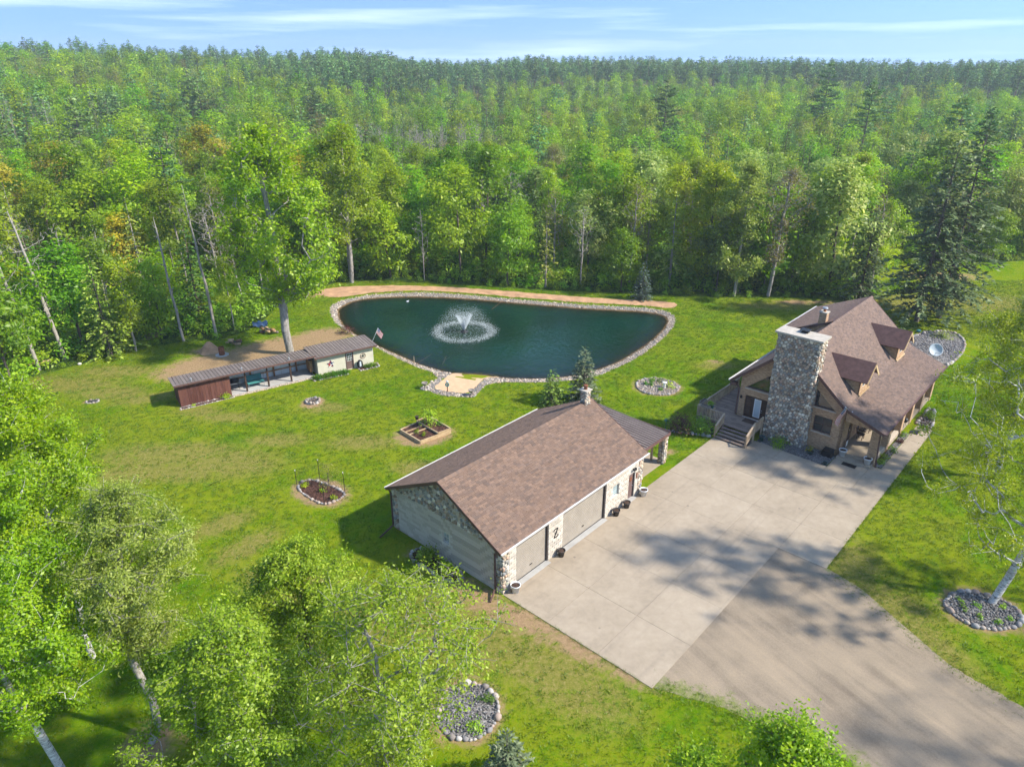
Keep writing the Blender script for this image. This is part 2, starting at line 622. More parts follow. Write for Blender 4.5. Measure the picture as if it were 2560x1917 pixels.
class MB:
    """collects shapes for ONE mesh object"""

    def __init__(self):
        self.v, self.f, self.c, self.cur = [], [], [], (0.5, 0.5, 0.5)

    def add(self, vs, fs, col=None):
        b = len(self.v)
        self.v += [tuple(p) for p in vs]
        self.f += [tuple(i + b for i in q) for q in fs]
        self.c += [col or self.cur] * len(fs)
        return self

    def box(self, x0, x1, y0, y1, z0, z1, col=None):
        vs = [(x, y, z) for z in (z0, z1) for y in (y0, y1) for x in (x0, x1)]
        return self.add(vs, [(0, 2, 3, 1), (4, 5, 7, 6), (0, 1, 5, 4), (2, 6, 7, 3), (0, 4, 6, 2), (1, 3, 7, 5)], col)

    def bar(self, a, b, w, h, col=None, up=(0, 0, 1)):
        """rectangular bar from a to b, w wide, h tall"""
        a, b, up = np.array(a, float), np.array(b, float), np.array(up, float)
        d = b - a
        d /= np.linalg.norm(d)
        s = np.cross(d, up)
        if np.linalg.norm(s) < 1e-6:
            s = np.cross(d, (1, 0, 0))
        s /= np.linalg.norm(s)
        t = np.cross(s, d)
        vs = [p + s * i * w / 2 + t * j * h / 2 for p in (a, b) for i, j in ((-1, -1), (1, -1), (1, 1), (-1, 1))]
        return self.add(vs, [(0, 1, 2, 3), (7, 6, 5, 4), (0, 4, 5, 1), (1, 5, 6, 2), (2, 6, 7, 3), (3, 7, 4, 0)], col)

    def slab(self, quad, t, col=None):
        """a plate of thickness t below the quad of 3-D points (given counter-clockwise from above)"""
        q = [np.array(p, float) for p in quad]
        n = np.cross(q[1] - q[0], q[2] - q[0])
        n /= np.linalg.norm(n)
        k = len(q)
        vs = q + [p - n * t for p in q]
        fs = [tuple(range(k)), tuple(range(2 * k - 1, k - 1, -1))]
        fs += [(i, i + k, (i + 1) % k + k, (i + 1) % k) for i in range(k)]
        return self.add(vs, fs, col)

    def prism(self, poly, ax, a0, a1, col=None):
        """extrude a 2-D polygon along axis ax ('x','y','z') from a0 to a1"""
        def P(p, a):
            return {'x': (a, p[0], p[1]), 'y': (p[0], a, p[1]), 'z': (p[0], p[1], a)}[ax]
        k = len(poly)
        vs = [P(p, a0) for p in poly] + [P(p, a1) for p in poly]
        fs = [tuple(range(k)), tuple(range(2 * k - 1, k - 1, -1))]
        fs += [(i, i + k, (i + 1) % k + k, (i + 1) % k) for i in range(k)]
        return self.add(vs, fs, col)

    def lathe(self, prof, n=14, c=(0, 0, 0), col=None, close=True):
        vs = [(c[0] + r * cos(2 * pi * i / n), c[1] + r * sin(2 * pi * i / n), c[2] + z) for r, z in prof for i in range(n)]
        fs = [(j * n + i, j * n + (i + 1) % n, (j + 1) * n + (i + 1) % n, (j + 1) * n + i) for j in range(len(prof) - 1) for i in range(n)]
        if close:
            fs += [tuple(range(n - 1, -1, -1)), tuple((len(prof) - 1) * n + i for i in range(n))]
        return self.add(vs, fs, col)

    def tube(self, pts, rad, n=6, col=None):
        pts = [np.array(p, float) for p in pts]
        rad = [rad] * len(pts) if isinstance(rad, (int, float)) else rad
        vs = []
        for i, p in enumerate(pts):
            d = pts[min(i + 1, len(pts) - 1)] - pts[max(i - 1, 0)]
            d /= np.linalg.norm(d) + 1e-9
            s = np.cross(d, (0, 0, 1) if abs(d[2]) < 0.9 else (1, 0, 0))
            s /= np.linalg.norm(s)
            t = np.cross(d, s)
            vs += [p + rad[i] * (s * cos(2 * pi * k / n) + t * sin(2 * pi * k / n)) for k in range(n)]
        fs = [(j * n + k, j * n + (k + 1) % n, (j + 1) * n + (k + 1) % n, (j + 1) * n + k) for j in range(len(pts) - 1) for k in range(n)]
        fs += [tuple(range(n - 1, -1, -1)), tuple((len(pts) - 1) * n + i for i in range(n))]
        return self.add(vs, fs, col)

    def mesh(self, name, smooth=False):
        me = bpy.data.meshes.new(name)
        me.from_pydata(self.v, [], self.f)
        at = me.attributes.new('tint', 'FLOAT_VECTOR', 'FACE')
        at.data.foreach_set('vector', np.array(self.c, dtype=np.float32).ravel())
        if smooth:
            me.polygons.foreach_set('use_smooth', np.ones(len(self.f), dtype=bool))
        me.update()
        return me

    def build(self, name, mat, parent=None, smooth=False, loc=None, rz=None, **kw):
        me = self.mesh(name, smooth)
        me.materials.append(MATS[mat] if isinstance(mat, str) else mat)
        o = bpy.data.objects.new(name, me)
        link(o, parent)
        if loc is not None:
            o.location = loc
        if rz is not None:
            o.rotation_euler = (0, 0, rz)
        return tag(o, **kw)


def share(name, src_mesh, parent, loc, rot=(0, 0, 0), scl=(1, 1, 1)):
    o = bpy.data.objects.new(name, src_mesh)
    link(o, parent)
    o.location, o.rotation_euler, o.scale = loc, rot, scl
    return o


def copy_tree(o, parent=None):
    c = o.copy()
    link(c, parent)
    if parent is not None:
        c.matrix_parent_inverse = o.matrix_parent_inverse
    for ch in list(o.children):
        copy_tree(ch, c)
    return c


# ---- masonry of separate field stones
STONE_PAL = [(0.2970, 0.2764, 0.2457), (0.4056, 0.3756, 0.3207), (0.2479, 0.2497, 0.2412), (0.4706, 0.3907, 0.2877), (0.3725, 0.2764, 0.1991), (0.5580, 0.4948, 0.3990), (0.4706, 0.3336, 0.2457), (0.2042, 0.1774, 0.1481), (0.6878, 0.6307, 0.5203), (0.3407, 0.3285, 0.2877), (0.2863, 0.2092, 0.1526), (0.4387, 0.3488, 0.2548)]
WARM_PAL = STONE_PAL + [(0.50, 0.40, 0.29), (0.46, 0.31, 0.23), (0.55, 0.47, 0.37), (0.42, 0.34, 0.24)]


def clip(poly, n, d):
    out = []
    for i in range(len(poly)):
        a, b = poly[i], poly[(i + 1) % len(poly)]
        da, db = a[0] * n[0] + a[1] * n[1] - d, b[0] * n[0] + b[1] * n[1] - d
        if da <= 0:
            out.append(a)
        if (da < 0) != (db < 0) and abs(da - db) > 1e-12:
            t = da / (da - db)
            out.append((a[0] + t * (b[0] - a[0]), a[1] + t * (b[1] - a[1])))
    return out


def stone_cells(region, sp, rg):
    """irregular packed cells of about sp across in a convex region (counter-clockwise)"""
    xs, ys = [p[0] for p in region], [p[1] for p in region]
    edges = []
    for i in range(len(region)):
        a, b = region[i], region[(i + 1) % len(region)]
        n = (b[1] - a[1], -(b[0] - a[0]))
        l = math.hypot(*n)
        n = (n[0] / l, n[1] / l)
        edges.append((n, n[0] * a[0] + n[1] * a[1]))
    pts = []
    y, row = min(ys), 0
    while y < max(ys) + sp:
        x = min(xs) + (sp / 2 if row % 2 else 0)
        while x < max(xs) + sp:
            p = (x + rg.uniform(-.36, .36) * sp, y + rg.uniform(-.34, .34) * sp)
            if all(n[0] * p[0] + n[1] * p[1] < d - 0.12 * sp for n, d in edges):
                pts.append(p)
            x += sp
        y += sp * 0.82
        row += 1
    A = np.array(pts)
    out = []
    for i, p in enumerate(pts):
        poly = [(p[0] - 1.3 * sp, p[1] - 1.3 * sp), (p[0] + 1.3 * sp, p[1] - 1.3 * sp), (p[0] + 1.3 * sp, p[1] + 1.3 * sp), (p[0] - 1.3 * sp, p[1] + 1.3 * sp)]
        dd = np.hypot(A[:, 0] - p[0], A[:, 1] - p[1])
        for j in np.argsort(dd)[1:16]:
            if dd[j] > 2.6 * sp:
                break
            q = pts[j]
            n = ((q[0] - p[0]) / dd[j], (q[1] - p[1]) / dd[j])
            poly = clip(poly, n, n[0] * (p[0] + q[0]) / 2 + n[1] * (p[1] + q[1]) / 2)
        for n, d in edges:
            poly = clip(poly, n, d)
        if len(poly) >= 3:
            out.append(poly)
    return out


def stone_shape(cell, rise, rg, shrink=0.86):
    """domed stone on a cell; local 2-D coordinates about the centroid, height along +z"""
    cx, cy = sum(p[0] for p in cell) / len(cell), sum(p[1] for p in cell) / len(cell)
    ring = [((p[0] - cx) * shrink, (p[1] - cy) * shrink) for p in cell]
    ch = []
    for i in range(len(ring)):
        a, b = ring[i], ring[(i + 1) % len(ring)]
        ch += [(a[0] * .74 + b[0] * .26, a[1] * .74 + b[1] * .26), (a[0] * .26 + b[0] * .74, a[1] * .26 + b[1] * .74)]
    k = len(ch)
    ox, oy = rg.uniform(-.02, .02), rg.uniform(-.02, .02)
    vs = [(x, y, 0) for x, y in ch] + [(x * .97, y * .97, rise * .5) for x, y in ch] + [(x * .66 + ox, y * .66 + oy, rise * rg.uniform(.85, 1.1)) for x, y in ch] + [(ox, oy, rise * 1.08)]
    fs = []
    for r in (0, 1):
        fs += [(r * k + i, r * k + (i + 1) % k, (r + 1) * k + (i + 1) % k, (r + 1) * k + i) for i in range(k)]
    fs += [(2 * k + i, 2 * k + (i + 1) % k, 3 * k) for i in range(k)]
    return (cx, cy), vs, fs


def stone_face(parent, region, frame, sp, rg, pal, budget, rest, name='stone', rise=0.05):
    """stones over a convex region of the plane frame=(origin, ex, ey, en); the first `budget[0]` become parts, the others go to `rest`"""
    O, ex, ey, en = [np.array(a, float) for a in frame]
    for cell in stone_cells(region, sp, rg):
        (cx, cy), vs, fs = stone_shape(cell, rise * rg.uniform(.55, 1.7), rg)
        c = np.array(rg.choice(pal)) * rg.uniform(.8, 1.2)
        c = tuple(np.clip(c, 0, 0.8))
        P = O + ex * cx + ey * cy
        w = [ex * a + ey * b + en * h for a, b, h in vs]
        if budget[0] > 0:
            budget[0] -= 1
            m = MB().add(w, fs, c)
            m.build(name, 'stone', parent, True, loc=P)
        else:
            rest.add([P + q for q in w], fs, c)


# ---- shingles
SH_PAL = [(0.1683, 0.1125, 0.0837), (0.1840, 0.1235, 0.0919), (0.1548, 0.1061, 0.0819), (0.2020, 0.1343, 0.0980), (0.1369, 0.0974, 0.0778), (0.1750, 0.1214, 0.0940)]
SH_DARK = [(0.1605, 0.1149, 0.0940), (0.1729, 0.1221, 0.0986), (0.1459, 0.1065, 0.0894), (0.1876, 0.1317, 0.1054), (0.1361, 0.1006, 0.0860), (0.1654, 0.1197, 0.0996)]


def shingle_slope(corner, ex, up, width, length, rest, rg, tab=0.30, expo=0.155, pal=SH_PAL, part=None, th=0.020, narrow=0.0):
    """shingle courses on a slope that starts at `corner`, runs `width` along ex and `length` along up; narrow = how much each end draws in per metre up"""
    O, ex, up = [np.array(a, float) for a in (corner, ex, up)]
    ex /= np.linalg.norm(ex)
    up /= np.linalg.norm(up)
    en = np.cross(ex, up)
    if en[2] < 0:
        en = -en
    n = int(math.ceil(length / expo))
    for r in range(n):
        y0 = r * expo
        y1 = min(length, y0 + expo * 1.04)
        lo, hi = narrow * y0, width - narrow * y0
        x = lo - (0.5 * tab if r % 2 else 0) - rg.uniform(0, .35) * tab
        while x < hi:
            w = tab * rg.choice((0.85, 1.0, 1.0, 1.25))
            a, b = max(lo, x + .004), min(hi, x + w - .004)
            x += w
            if b - a < 0.03:
                continue
            t0 = th * rg.uniform(.8, 1.5)
            P = [O + ex * a + up * y0, O + ex * b + up * y0, O + ex * b + up * y1, O + ex * a + up * y1]
            vs = [P[0], P[1], P[0] + en * t0, P[1] + en * t0, P[2] + en * .004, P[3] + en * .004]
            fs = [(0, 1, 3, 2), (2, 3, 4, 5), (0, 2, 5), (1, 4, 3)]
            c = np.array(rg.choice(pal)) * rg.uniform(.92, 1.08)
            if part is not None and part[0] > 0 and part[2](a, y0):
                part[0] -= 1
                c0 = P[0]
                MB().add([q - c0 for q in vs], fs, tuple(c)).build('shingle', 'shingle', part[1], loc=c0)
            else:
                rest.add(vs, fs, tuple(c))


# ---- loose round stones shared by beds, borders and pond rim
def pebble(rg, n=8):
    vs, fs = [], []
    rings = [(0.0, 0.78, .0), (0.38, 1.0, .0), (0.8, 0.62, .0)]
    wob = [rg.uniform(.8, 1.15) for _ in range(n)]
    for z, r, _ in rings:
        for i in range(n):
            a = 2 * pi * i / n
            q = r * wob[i] * rg.uniform(.93, 1.07)
            vs.append((q * cos(a), q * sin(a), z + rg.uniform(-.05, .05)))
    vs.append((rg.uniform(-.1, .1), rg.uniform(-.1, .1), 1.0))
    for j in range(2):
        fs += [(j * n + i, j * n + (i + 1) % n, (j + 1) * n + (i + 1) % n, (j + 1) * n + i) for i in range(n)]
    fs += [(2 * n + i, 2 * n + (i + 1) % n, 3 * n) for i in range(n)]
    return vs, fs


PEB = []
for _i in range(10):
    vs, fs = pebble(rnd, 8)
    _c = [(0.310, 0.282, 0.255), (0.384, 0.354, 0.325), (0.273, 0.216, 0.186), (0.223, 0.210, 0.209), (0.341, 0.276, 0.238), (0.422, 0.396, 0.365), (0.205, 0.180, 0.162), (0.322, 0.252, 0.209), (0.260, 0.252, 0.249), (0.372, 0.318, 0.273)][_i]
    m = MB().add(vs, fs, _c).mesh('border_stone', True)
    m.materials.append(MATS['gravel'])
    PEB.append(m)


def border_stones(parent, path, size, rg, name='border_stone', closed=True, gap=0.92, z=0.0):
    """a row of separate stones along a path, in the parent's coordinates"""
    pts = list(path) + ([path[0]] if closed else [])
    d, out = 0.0, 0
    seg = [(a, b, math.dist(a, b)) for a, b in zip(pts[:-1], pts[1:])]
    tot = sum(s[2] for s in seg)
    while d < tot:
        s = size * rg.uniform(.55, 1.45)
        q = d + s / 2
        for a, b, l in seg:
            if q <= l:
                x, y = a[0] + (b[0] - a[0]) * q / l, a[1] + (b[1] - a[1]) * q / l
                an = math.atan2(b[1] - a[1], b[0] - a[0])
                share(name, rg.choice(PEB), parent, (x, y, z - 0.03 * s), (0, 0, an + rg.uniform(-.3, .3)), (s * .52, s * rg.uniform(.36, .5), s * rg.uniform(.42, .62)))
                break
            q -= l
        d += s * gap
        out += 1
    return out


PEB_SMALL = None


def stone_scatter(pts, sizes, rg, pal):
    """numpy mesh of many small angular stones (20 triangles each)"""
    ph = (1 + 5 ** .5) / 2
    ico = np.array([(-1, ph, 0), (1, ph, 0), (-1, -ph, 0), (1, -ph, 0), (0, -1, ph), (0, 1, ph), (0, -1, -ph), (0, 1, -ph), (ph, 0, -1), (ph, 0, 1), (-ph, 0, -1), (-ph, 0, 1)]) / 1.9
    tri = np.array([(0, 11, 5), (0, 5, 1), (0, 1, 7), (0, 7, 10), (0, 10, 11), (1, 5, 9), (5, 11, 4), (11, 10, 2), (10, 7, 6), (7, 1, 8), (3, 9, 4), (3, 4, 2), (3, 2, 6), (3, 6, 8), (3, 8, 9), (4, 9, 5), (2, 4, 11), (6, 2, 10), (8, 6, 7), (9, 8, 1)])
    n = len(pts)
    pts, sizes = np.asarray(pts, float), np.asarray(sizes, float)
    a = R.uniform(0, 2 * pi, n)
    V = np.repeat(ico[None], n, 0) * R.uniform(.72, 1.28, (n, 12, 1))
    V = V * np.stack([R.uniform(.75, 1.3, n), R.uniform(.7, 1.1, n), R.uniform(.45, .75, n)], 1)[:, None, :]
    ca, sa = np.cos(a)[:, None], np.sin(a)[:, None]
    X, Y = V[..., 0] * ca - V[..., 1] * sa, V[..., 0] * sa + V[..., 1] * ca
    V = np.stack([X, Y, V[..., 2]], -1) * (sizes[:, None, None] / 2) + pts[:, None, :]
    F = (tri[None] + (np.arange(n) * 12)[:, None, None]).reshape(-1, 3)
    c = np.array(pal)[R.integers(0, len(pal), n)] * R.uniform(.75, 1.25, (n, 1))
    return V.reshape(-1, 3), F, np.repeat(np.clip(c, 0, .85), 20, 0)


def scatter_obj(name, pts, sizes, pal, parent=None, mat='gravel', **kw):
    V, F, c = stone_scatter(pts, sizes, rnd, pal)
    me = quad_mesh(name, V, F, {'tint': c})
    me.materials.append(MATS[mat])
    o = bpy.data.objects.new(name, me)
    link(o, parent)
    return tag(o, **kw)


GREY_PAL = [(0.4309, 0.3618, 0.2898), (0.5267, 0.4486, 0.3591), (0.3192, 0.2750, 0.2268), (0.4948, 0.3763, 0.2772), (0.6384, 0.5427, 0.4347), (0.2394, 0.2098, 0.1764), (0.4469, 0.3329, 0.2394)]
DARK_PAL = [(0.14, 0.135, 0.135), (0.19, 0.185, 0.18), (0.10, 0.098, 0.10), (0.25, 0.24, 0.23), (0.17, 0.148, 0.135)]


def in_poly(px, py, poly):
    px, py = np.asarray(px), np.asarray(py)
    ins = np.zeros(px.shape, bool)
    n = len(poly)
    for i in range(n):
        x0, y0 = poly[i]
        x1, y1 = poly[(i + 1) % n]
        c = ((y0 > py) != (y1 > py)) & (px < (x1 - x0) * (py - y0) / ((y1 - y0) if y1 != y0 else 1e-9) + x0)
        ins ^= c
    return ins


def poly_dist(px, py, poly, closed=True):
    d = np.full(np.shape(px), 1e9)
    n = len(poly)
    for i in range(n if closed else n - 1):
        a, b = np.array(poly[i], float), np.array(poly[(i + 1) % n], float)
        e = b - a
        t = np.clip(((px - a[0]) * e[0] + (py - a[1]) * e[1]) / (e @ e + 1e-12), 0, 1)
        d = np.minimum(d, np.hypot(px - a[0] - t * e[0], py - a[1] - t * e[1]))
    return d


def smooth_poly(poly, it=2, closed=True):
    for _ in range(it):
        out = []
        n = len(poly)
        for i in range(n if closed else n - 1):
            a, b = poly[i], poly[(i + 1) % n]
            out += [(a[0] * .75 + b[0] * .25, a[1] * .75 + b[1] * .25), (a[0] * .25 + b[0] * .75, a[1] * .25 + b[1] * .75)]
        poly = out
    return poly


def sheet(name, poly, z, mat, wob=0.0, parent=None, **kw):
    """flat polygon sheet with a slightly uneven edge"""
    pts = []
    n = len(poly)
    for i in range(n):
        a, b = poly[i], poly[(i + 1) % n]
        l = math.dist(a, b)
        k = max(1, int(l / 0.5)) if wob else 1
        for j in range(k):
            t = j / k
            x, y = a[0] + (b[0] - a[0]) * t, a[1] + (b[1] - a[1]) * t
            if wob:
                nx, ny = (b[1] - a[1]) / l, -(b[0] - a[0]) / l
                q = rnd.gauss(0, wob)
                x, y = x + nx * q, y + ny * q
            pts.append((x, y, z))
    me = bpy.data.meshes.new(name)
    import bmesh
    bm = bmesh.new()
    f = bm.faces.new([bm.verts.new(p) for p in pts])
    if f.normal.z < 0 or f.calc_area() == 0:
        f.normal_update()
        if f.normal.z < 0:
            f.normal_flip()
    bmesh.ops.triangulate(bm, faces=[f])
    bm.to_mesh(me)
    bm.free()
    me.materials.append(MATS[mat])
    o = bpy.data.objects.new(name, me)
    link(o, parent)
    return tag(o, **kw)

# ------------------------------------------------------------------ the setting: ground, pond, drive
YARD = (-0.552, 32.162)               # near corner of the garage; yard frame is turned with the buildings
YA = radians(47.812)


def yw(u, v):
    return (YARD[0] + u * cos(YA) - v * sin(YA), YARD[1] + u * sin(YA) + v * cos(YA))


WATER = [(-21.4, 84.0), (-21.2, 85.1), (-20.4, 87.0), (-19.0, 88.1), (-17.1, 88.7), (-14.8, 89.0), (-11.9, 89.0), (-8.7, 88.7), (-5.1, 88.0), (-1.5, 87.0), (2.0, 86.0), (5.5, 85.1), (8.8, 84.2), (12.2, 83.7), (15.5, 83.1), (17.5, 82.4), (18.4, 81.2), (18.3, 79.6), (17.3, 77.0), (15.7, 74.1), (14.1, 71.6), (12.3, 69.2), (10.7, 67.2), (9.0, 65.8), (7.0, 64.4), (5.2, 63.6), (3.3, 63.2), (0.6, 63.2), (-1.2, 63.5), (-2.5, 64.1), (-3.9, 64.4), (-5.2, 64.4), (-5.9, 64.5), (-7.3, 65.3), (-9.3, 66.7), (-11.0, 68.4), (-12.8, 70.2), (-14.7, 72.1), (-16.3, 73.8), (-17.9, 75.8), (-19.5, 78.3), (-20.6, 80.9)]
RIM = [(-22.9, 83.3), (-23.1, 85.1), (-22.5, 86.9), (-21.1, 88.5), (-18.9, 89.9), (-15.0, 90.9), (-12.1, 91.0), (-8.9, 90.6), (-5.2, 89.8), (-1.5, 88.7), (2.0, 87.7), (5.5, 86.8), (8.9, 85.9), (13.5, 85.2), (16.9, 84.6), (19.0, 83.5), (20.0, 81.5), (19.7, 79.5), (18.9, 77.0), (17.4, 74.0), (15.6, 71.0), (14.0, 68.6), (12.6, 66.9), (10.8, 65.0), (8.8, 63.5), (6.9, 62.5), (5.1, 62.0), (3.3, 61.7), (1.5, 61.6), (-0.8, 61.7), (-2.3, 61.2), (-3.2, 58.9), (-3.6, 58.3), (-5.5, 58.5), (-6.8, 58.9), (-7.8, 59.7), (-8.5, 60.0), (-8.4, 60.6), (-7.2, 62.7), (-8.0, 64.2), (-9.9, 65.4), (-11.6, 67.1), (-13.4, 69.1), (-15.4, 71.5), (-17.3, 74.0), (-18.9, 75.8), (-21.1, 78.9), (-22.2, 81.2)]
RIM = [(x, y) if y < 64.5 else (float(x + .22 * (wx_ - x)), float(y + .22 * (wy_ - y))) for (x, y), (wx_, wy_) in ((p, min(WATER, key=lambda q: (q[0] - p[0]) ** 2 + (q[1] - p[1]) ** 2)) for p in RIM)]
SAND = [(-5.6, 64.9), (-6.6, 62.4), (-7.5, 60.3), (-6.0, 59.65), (-4.0, 59.1), (-3.4, 60.8), (-2.5, 62.9), (-1.2, 63.3), (-1.6, 64.4), (-3.5, 65.0)]
DIRT = [(-26.7, 90.1), (-24.5, 92.6), (-20.4, 93.4), (-15.0, 93.7), (-8.9, 93.0), (-5.3, 92.2), (-0.4, 91.0), (4.5, 89.7), (9.2, 88.4), (13.8, 87.5), (18.4, 86.8), (21.2, 85.8), (19.6, 83.6), (16.9, 84.9), (13.5, 85.4), (8.9, 86.1), (5.5, 87.0), (2.0, 87.9), (-1.5, 88.9), (-5.2, 90.0), (-8.9, 90.8), (-12.1, 91.2), (-15.0, 91.1), (-18.9, 90.1), (-21.1, 88.8), (-23, 88.2)]
EDGE = [(-400, 20), (-130, 40), (-75, 47), (-56, 54), (-47.2, 60.2), (-46.3, 63.4), (-43.4, 66.3), (-40.0, 70), (-36, 72.4), (-32.0, 73.0), (-29.7, 76.5), (-28.6, 90.5), (-24, 95.0), (-19.7, 96.2), (-12, 95.0), (-6.5, 93.8), (3, 91.8), (16.5, 89.6), (27.4, 88.2), (37.0, 88.2), (43, 86.5), (47, 88.0), (52, 97.3), (62, 103), (79, 107), (110, 108), (400, 120)]
PATH = [(-39.4, 66.5), (-40.5, 72), (-40.4, 77), (-39.0, 84), (-40, 95)]
EX, EY = [p[0] for p in EDGE], [p[1] for p in EDGE]


def sstep(a, b, x):
    t = np.clip((x - a) / (b - a), 0, 1)
    return t * t * (3 - 2 * t)


HILL_A = [-3, -1.2, -.72, -.5, -.3, -.17, -.12, -.06, 0.02, .3, .5, .75, 1.2, 3]
HILL_Z = [22, 22, 22, 20, 16.5, 13.0, 8.0, 7.0, 9.5, 8.5, 7.0, 6.5, 6, 6]


def ground_z(x, y):
    """height of the land"""
    x, y = np.asarray(x, float), np.asarray(y, float)
    r = np.hypot(x, y)
    a = x / np.maximum(y, 20)
    h = np.interp(a, HILL_A, HILL_Z)
    z = h * sstep(170, 520, r) * (y > 60)
    dw = poly_dist(x, y, WATER)
    ins = in_poly(x, y, WATER)
    bank = np.minimum(0, -0.25 + 0.16 * dw)
    bed = np.maximum(-2.4, -0.25 - 0.30 * dw)
    return np.where(ins, bed, np.where(dw < 1.7, bank, z))


def axis_steps(lo, f0, f1, hi, fine, grow=1.16):
    a = list(np.arange(f0, f1 + 1e-6, fine))
    s, x = fine, f1
    while x < hi:
        s = min(s * grow, 60)
        x += s
        a.append(min(x, hi))
    s, x, b = fine, f0, []
    while x > lo:
        s = min(s * grow, 60)
        x -= s
        b.append(max(x, lo))
    return np.array(b[::-1] + a)


gx = axis_steps(-1450, -50, 60, 1450, 0.5)
gy = axis_steps(-50, 14, 108, 1550, 0.5)
GX, GY = np.meshgrid(gx, gy)
px, py = GX.ravel(), GY.ravel()
pz = ground_z(px, py)


def blob(cx, cy, rx, ry, rot=0.0, soft=0.8):
    c, s = cos(rot), sin(rot)
    X, Y = (px - cx) * c + (py - cy) * s, -(px - cx) * s + (py - cy) * c
    d = np.sqrt((X / rx) ** 2 + (Y / ry) ** 2)
    return np.clip(1 - (d - (1 - soft)) / (2 * soft), 0, 1)


def many(bl):
    w = np.zeros(len(px))
    for b in bl:
        w = np.maximum(w, blob(*b[:5], *(b[5:] or ())))
    return w


soil = many([(-30, 66.6, 6.5, 3.2, 0.62, .4), (-25.2, 70.4, 7.0, 3.4, 0.55, .4), (-21, 74, 4.0, 3.0, 0.5, .5), (-27, 68.5, 6.5, 3.2, .6, .4), (-32.6, 63.2, 2.0, 1.3, .5), (-31.8, 69.5, 2.6, 1.3),
             (-2.0, 32.0, 3.2, 1.1, -0.75), (0.7, 30.2, 2.4, 1.1, -.7), (3.2, 28.5, 3.2, 0.9, -.72), (5.9, 26.4, 1.6, .7, -.7),
             (-16.3, 22.3, 1.4, 1.3), (-4.6, 34.6, 2.6, .8, -.75), (-25.4, 89.7, 2.8, 1.5), (-17.9, 57.4, 1.2, 1.25, 0, .45), (-7.2, 51.4, 2.6, 2.2, .3, .3), (-13.6, 42.8, 2.5, 1.7, -.5, .3),
             (13.7, 60.7, 2.4, 2.2, 0, .3), (26.3, 30.9, 2.35, 2.0, 0, .3), (-2.2, 24.2, 1.95, 2.1, 0, .3), (-40.2, 76, 1.1, 3.4, .1), (12.3, 40.1 + 8.2, 1.0, .4, .8), (17.6, 49.6, 2.2, .5, .83, .5), (-37.8, 57.5, .8, .5),
             (36, 86.3, 2.6, 1.2), (61, 98, 6, 2.5), (20.6, 66.8, 1.0, .5), (39.2, 86.4, 2, .8)])
dry = many([(-27.9, 47.8, 3.0, 1.6), (-24.9, 48.5, 2.4, 1.2), (-21.5, 46.8, 3, 1.6), (-28, 45.4, 2.2, 1.2), (-42.8, 61.2, 4.5, 1.6), (-45.5, 59.9, 3, 1.4), (-37, 59.4, 2.6, 1.2), (-39.2, 64.3, 3, 1.2),
            (-16.6, 56.3, 1.6, .8), (-24.2, 54.5, 2.2, .7), (-27.3, 55.6, 1.6, .7), (-18.9, 50.4, 2, .8), (-19.2, 39, 1.6, .8, .8), (-16.8, 36.6, 1.8, .8, .9), (-7.2, 46.1, 1.5, .8), (-24.2, 45.8, 3, 1.3),
            (20.9, 31.5, 1.7, 2.8, .5), (21.4, 27.4, 1.5, 2.8, .3), (20.6, 34.5, 1.3, 2.2, -.5), (15.5, 79, 1, .8), (20.7, 65.7, 1.6, .7), (60.5, 85.5, 7, 3), (34.4, 84.9, 5, 1.3), (50, 86, 6, 3),
            (-2.7, 29.8, 3.4, 2.2, -.7), (2.1, 26.6, 3.4, 1.6, -.7), (-9, 31, 3, 1.4, -.6), (-13, 33, 2.5, 1.2, -.3), (-10, 26, 2, 1.4), (18.8, 57, 1.8, .9), (22.9, 60.5, 1.6, .8), (-12, 50, 2.2, .9), (-33, 58.2, 2.5, .8, .4)])
fore = np.clip(0.5 + (py - np.interp(px, EX, EY)) / 2.0, 0, 1)
pathw = np.clip(1.3 - poly_dist(px, py, PATH, False) / 1.8, 0, 1)
fore = np.where(pathw > 0.3, np.minimum(fore, 0.15), fore)
clear_r = blob(63, 96, 13, 13, 0, .3)
fore = np.where((clear_r > .5) & (py < 112), np.minimum(fore, 0.2), fore)
dwat = poly_dist(px, py, WATER)
inw = in_poly(px, py, WATER)
inr = in_poly(px, py, RIM)
ins_ = in_poly(px, py, SAND)
drim = poly_dist(px, py, RIM)
gravel = np.where(inr & ~inw & ~ins_, np.clip(.3 + drim / .5, 0, 1), 0)
mud = np.where(inw, np.clip(1.0 - 0 * dwat, 0, 1), np.clip(1 - dwat / 0.7, 0, 1) * (inr | (dwat < .7)))
nX, nY = len(gx), len(gy)
ii = (np.arange(nY - 1)[:, None] * nX + np.arange(nX - 1)[None]).ravel()
F = np.stack([ii, ii + 1, ii + nX + 1, ii + nX], 1)
me = quad_mesh('ground', np.stack([px, py, pz], 1), F, {'soil': soil, 'dry': dry, 'forest': fore, 'gravel': gravel, 'mud': mud}, True)
me.materials.append(MATS['ground'])
tag(link(bpy.data.objects.new('ground', me)), 'mown green lawn running out to the forest floor', kind='structure')

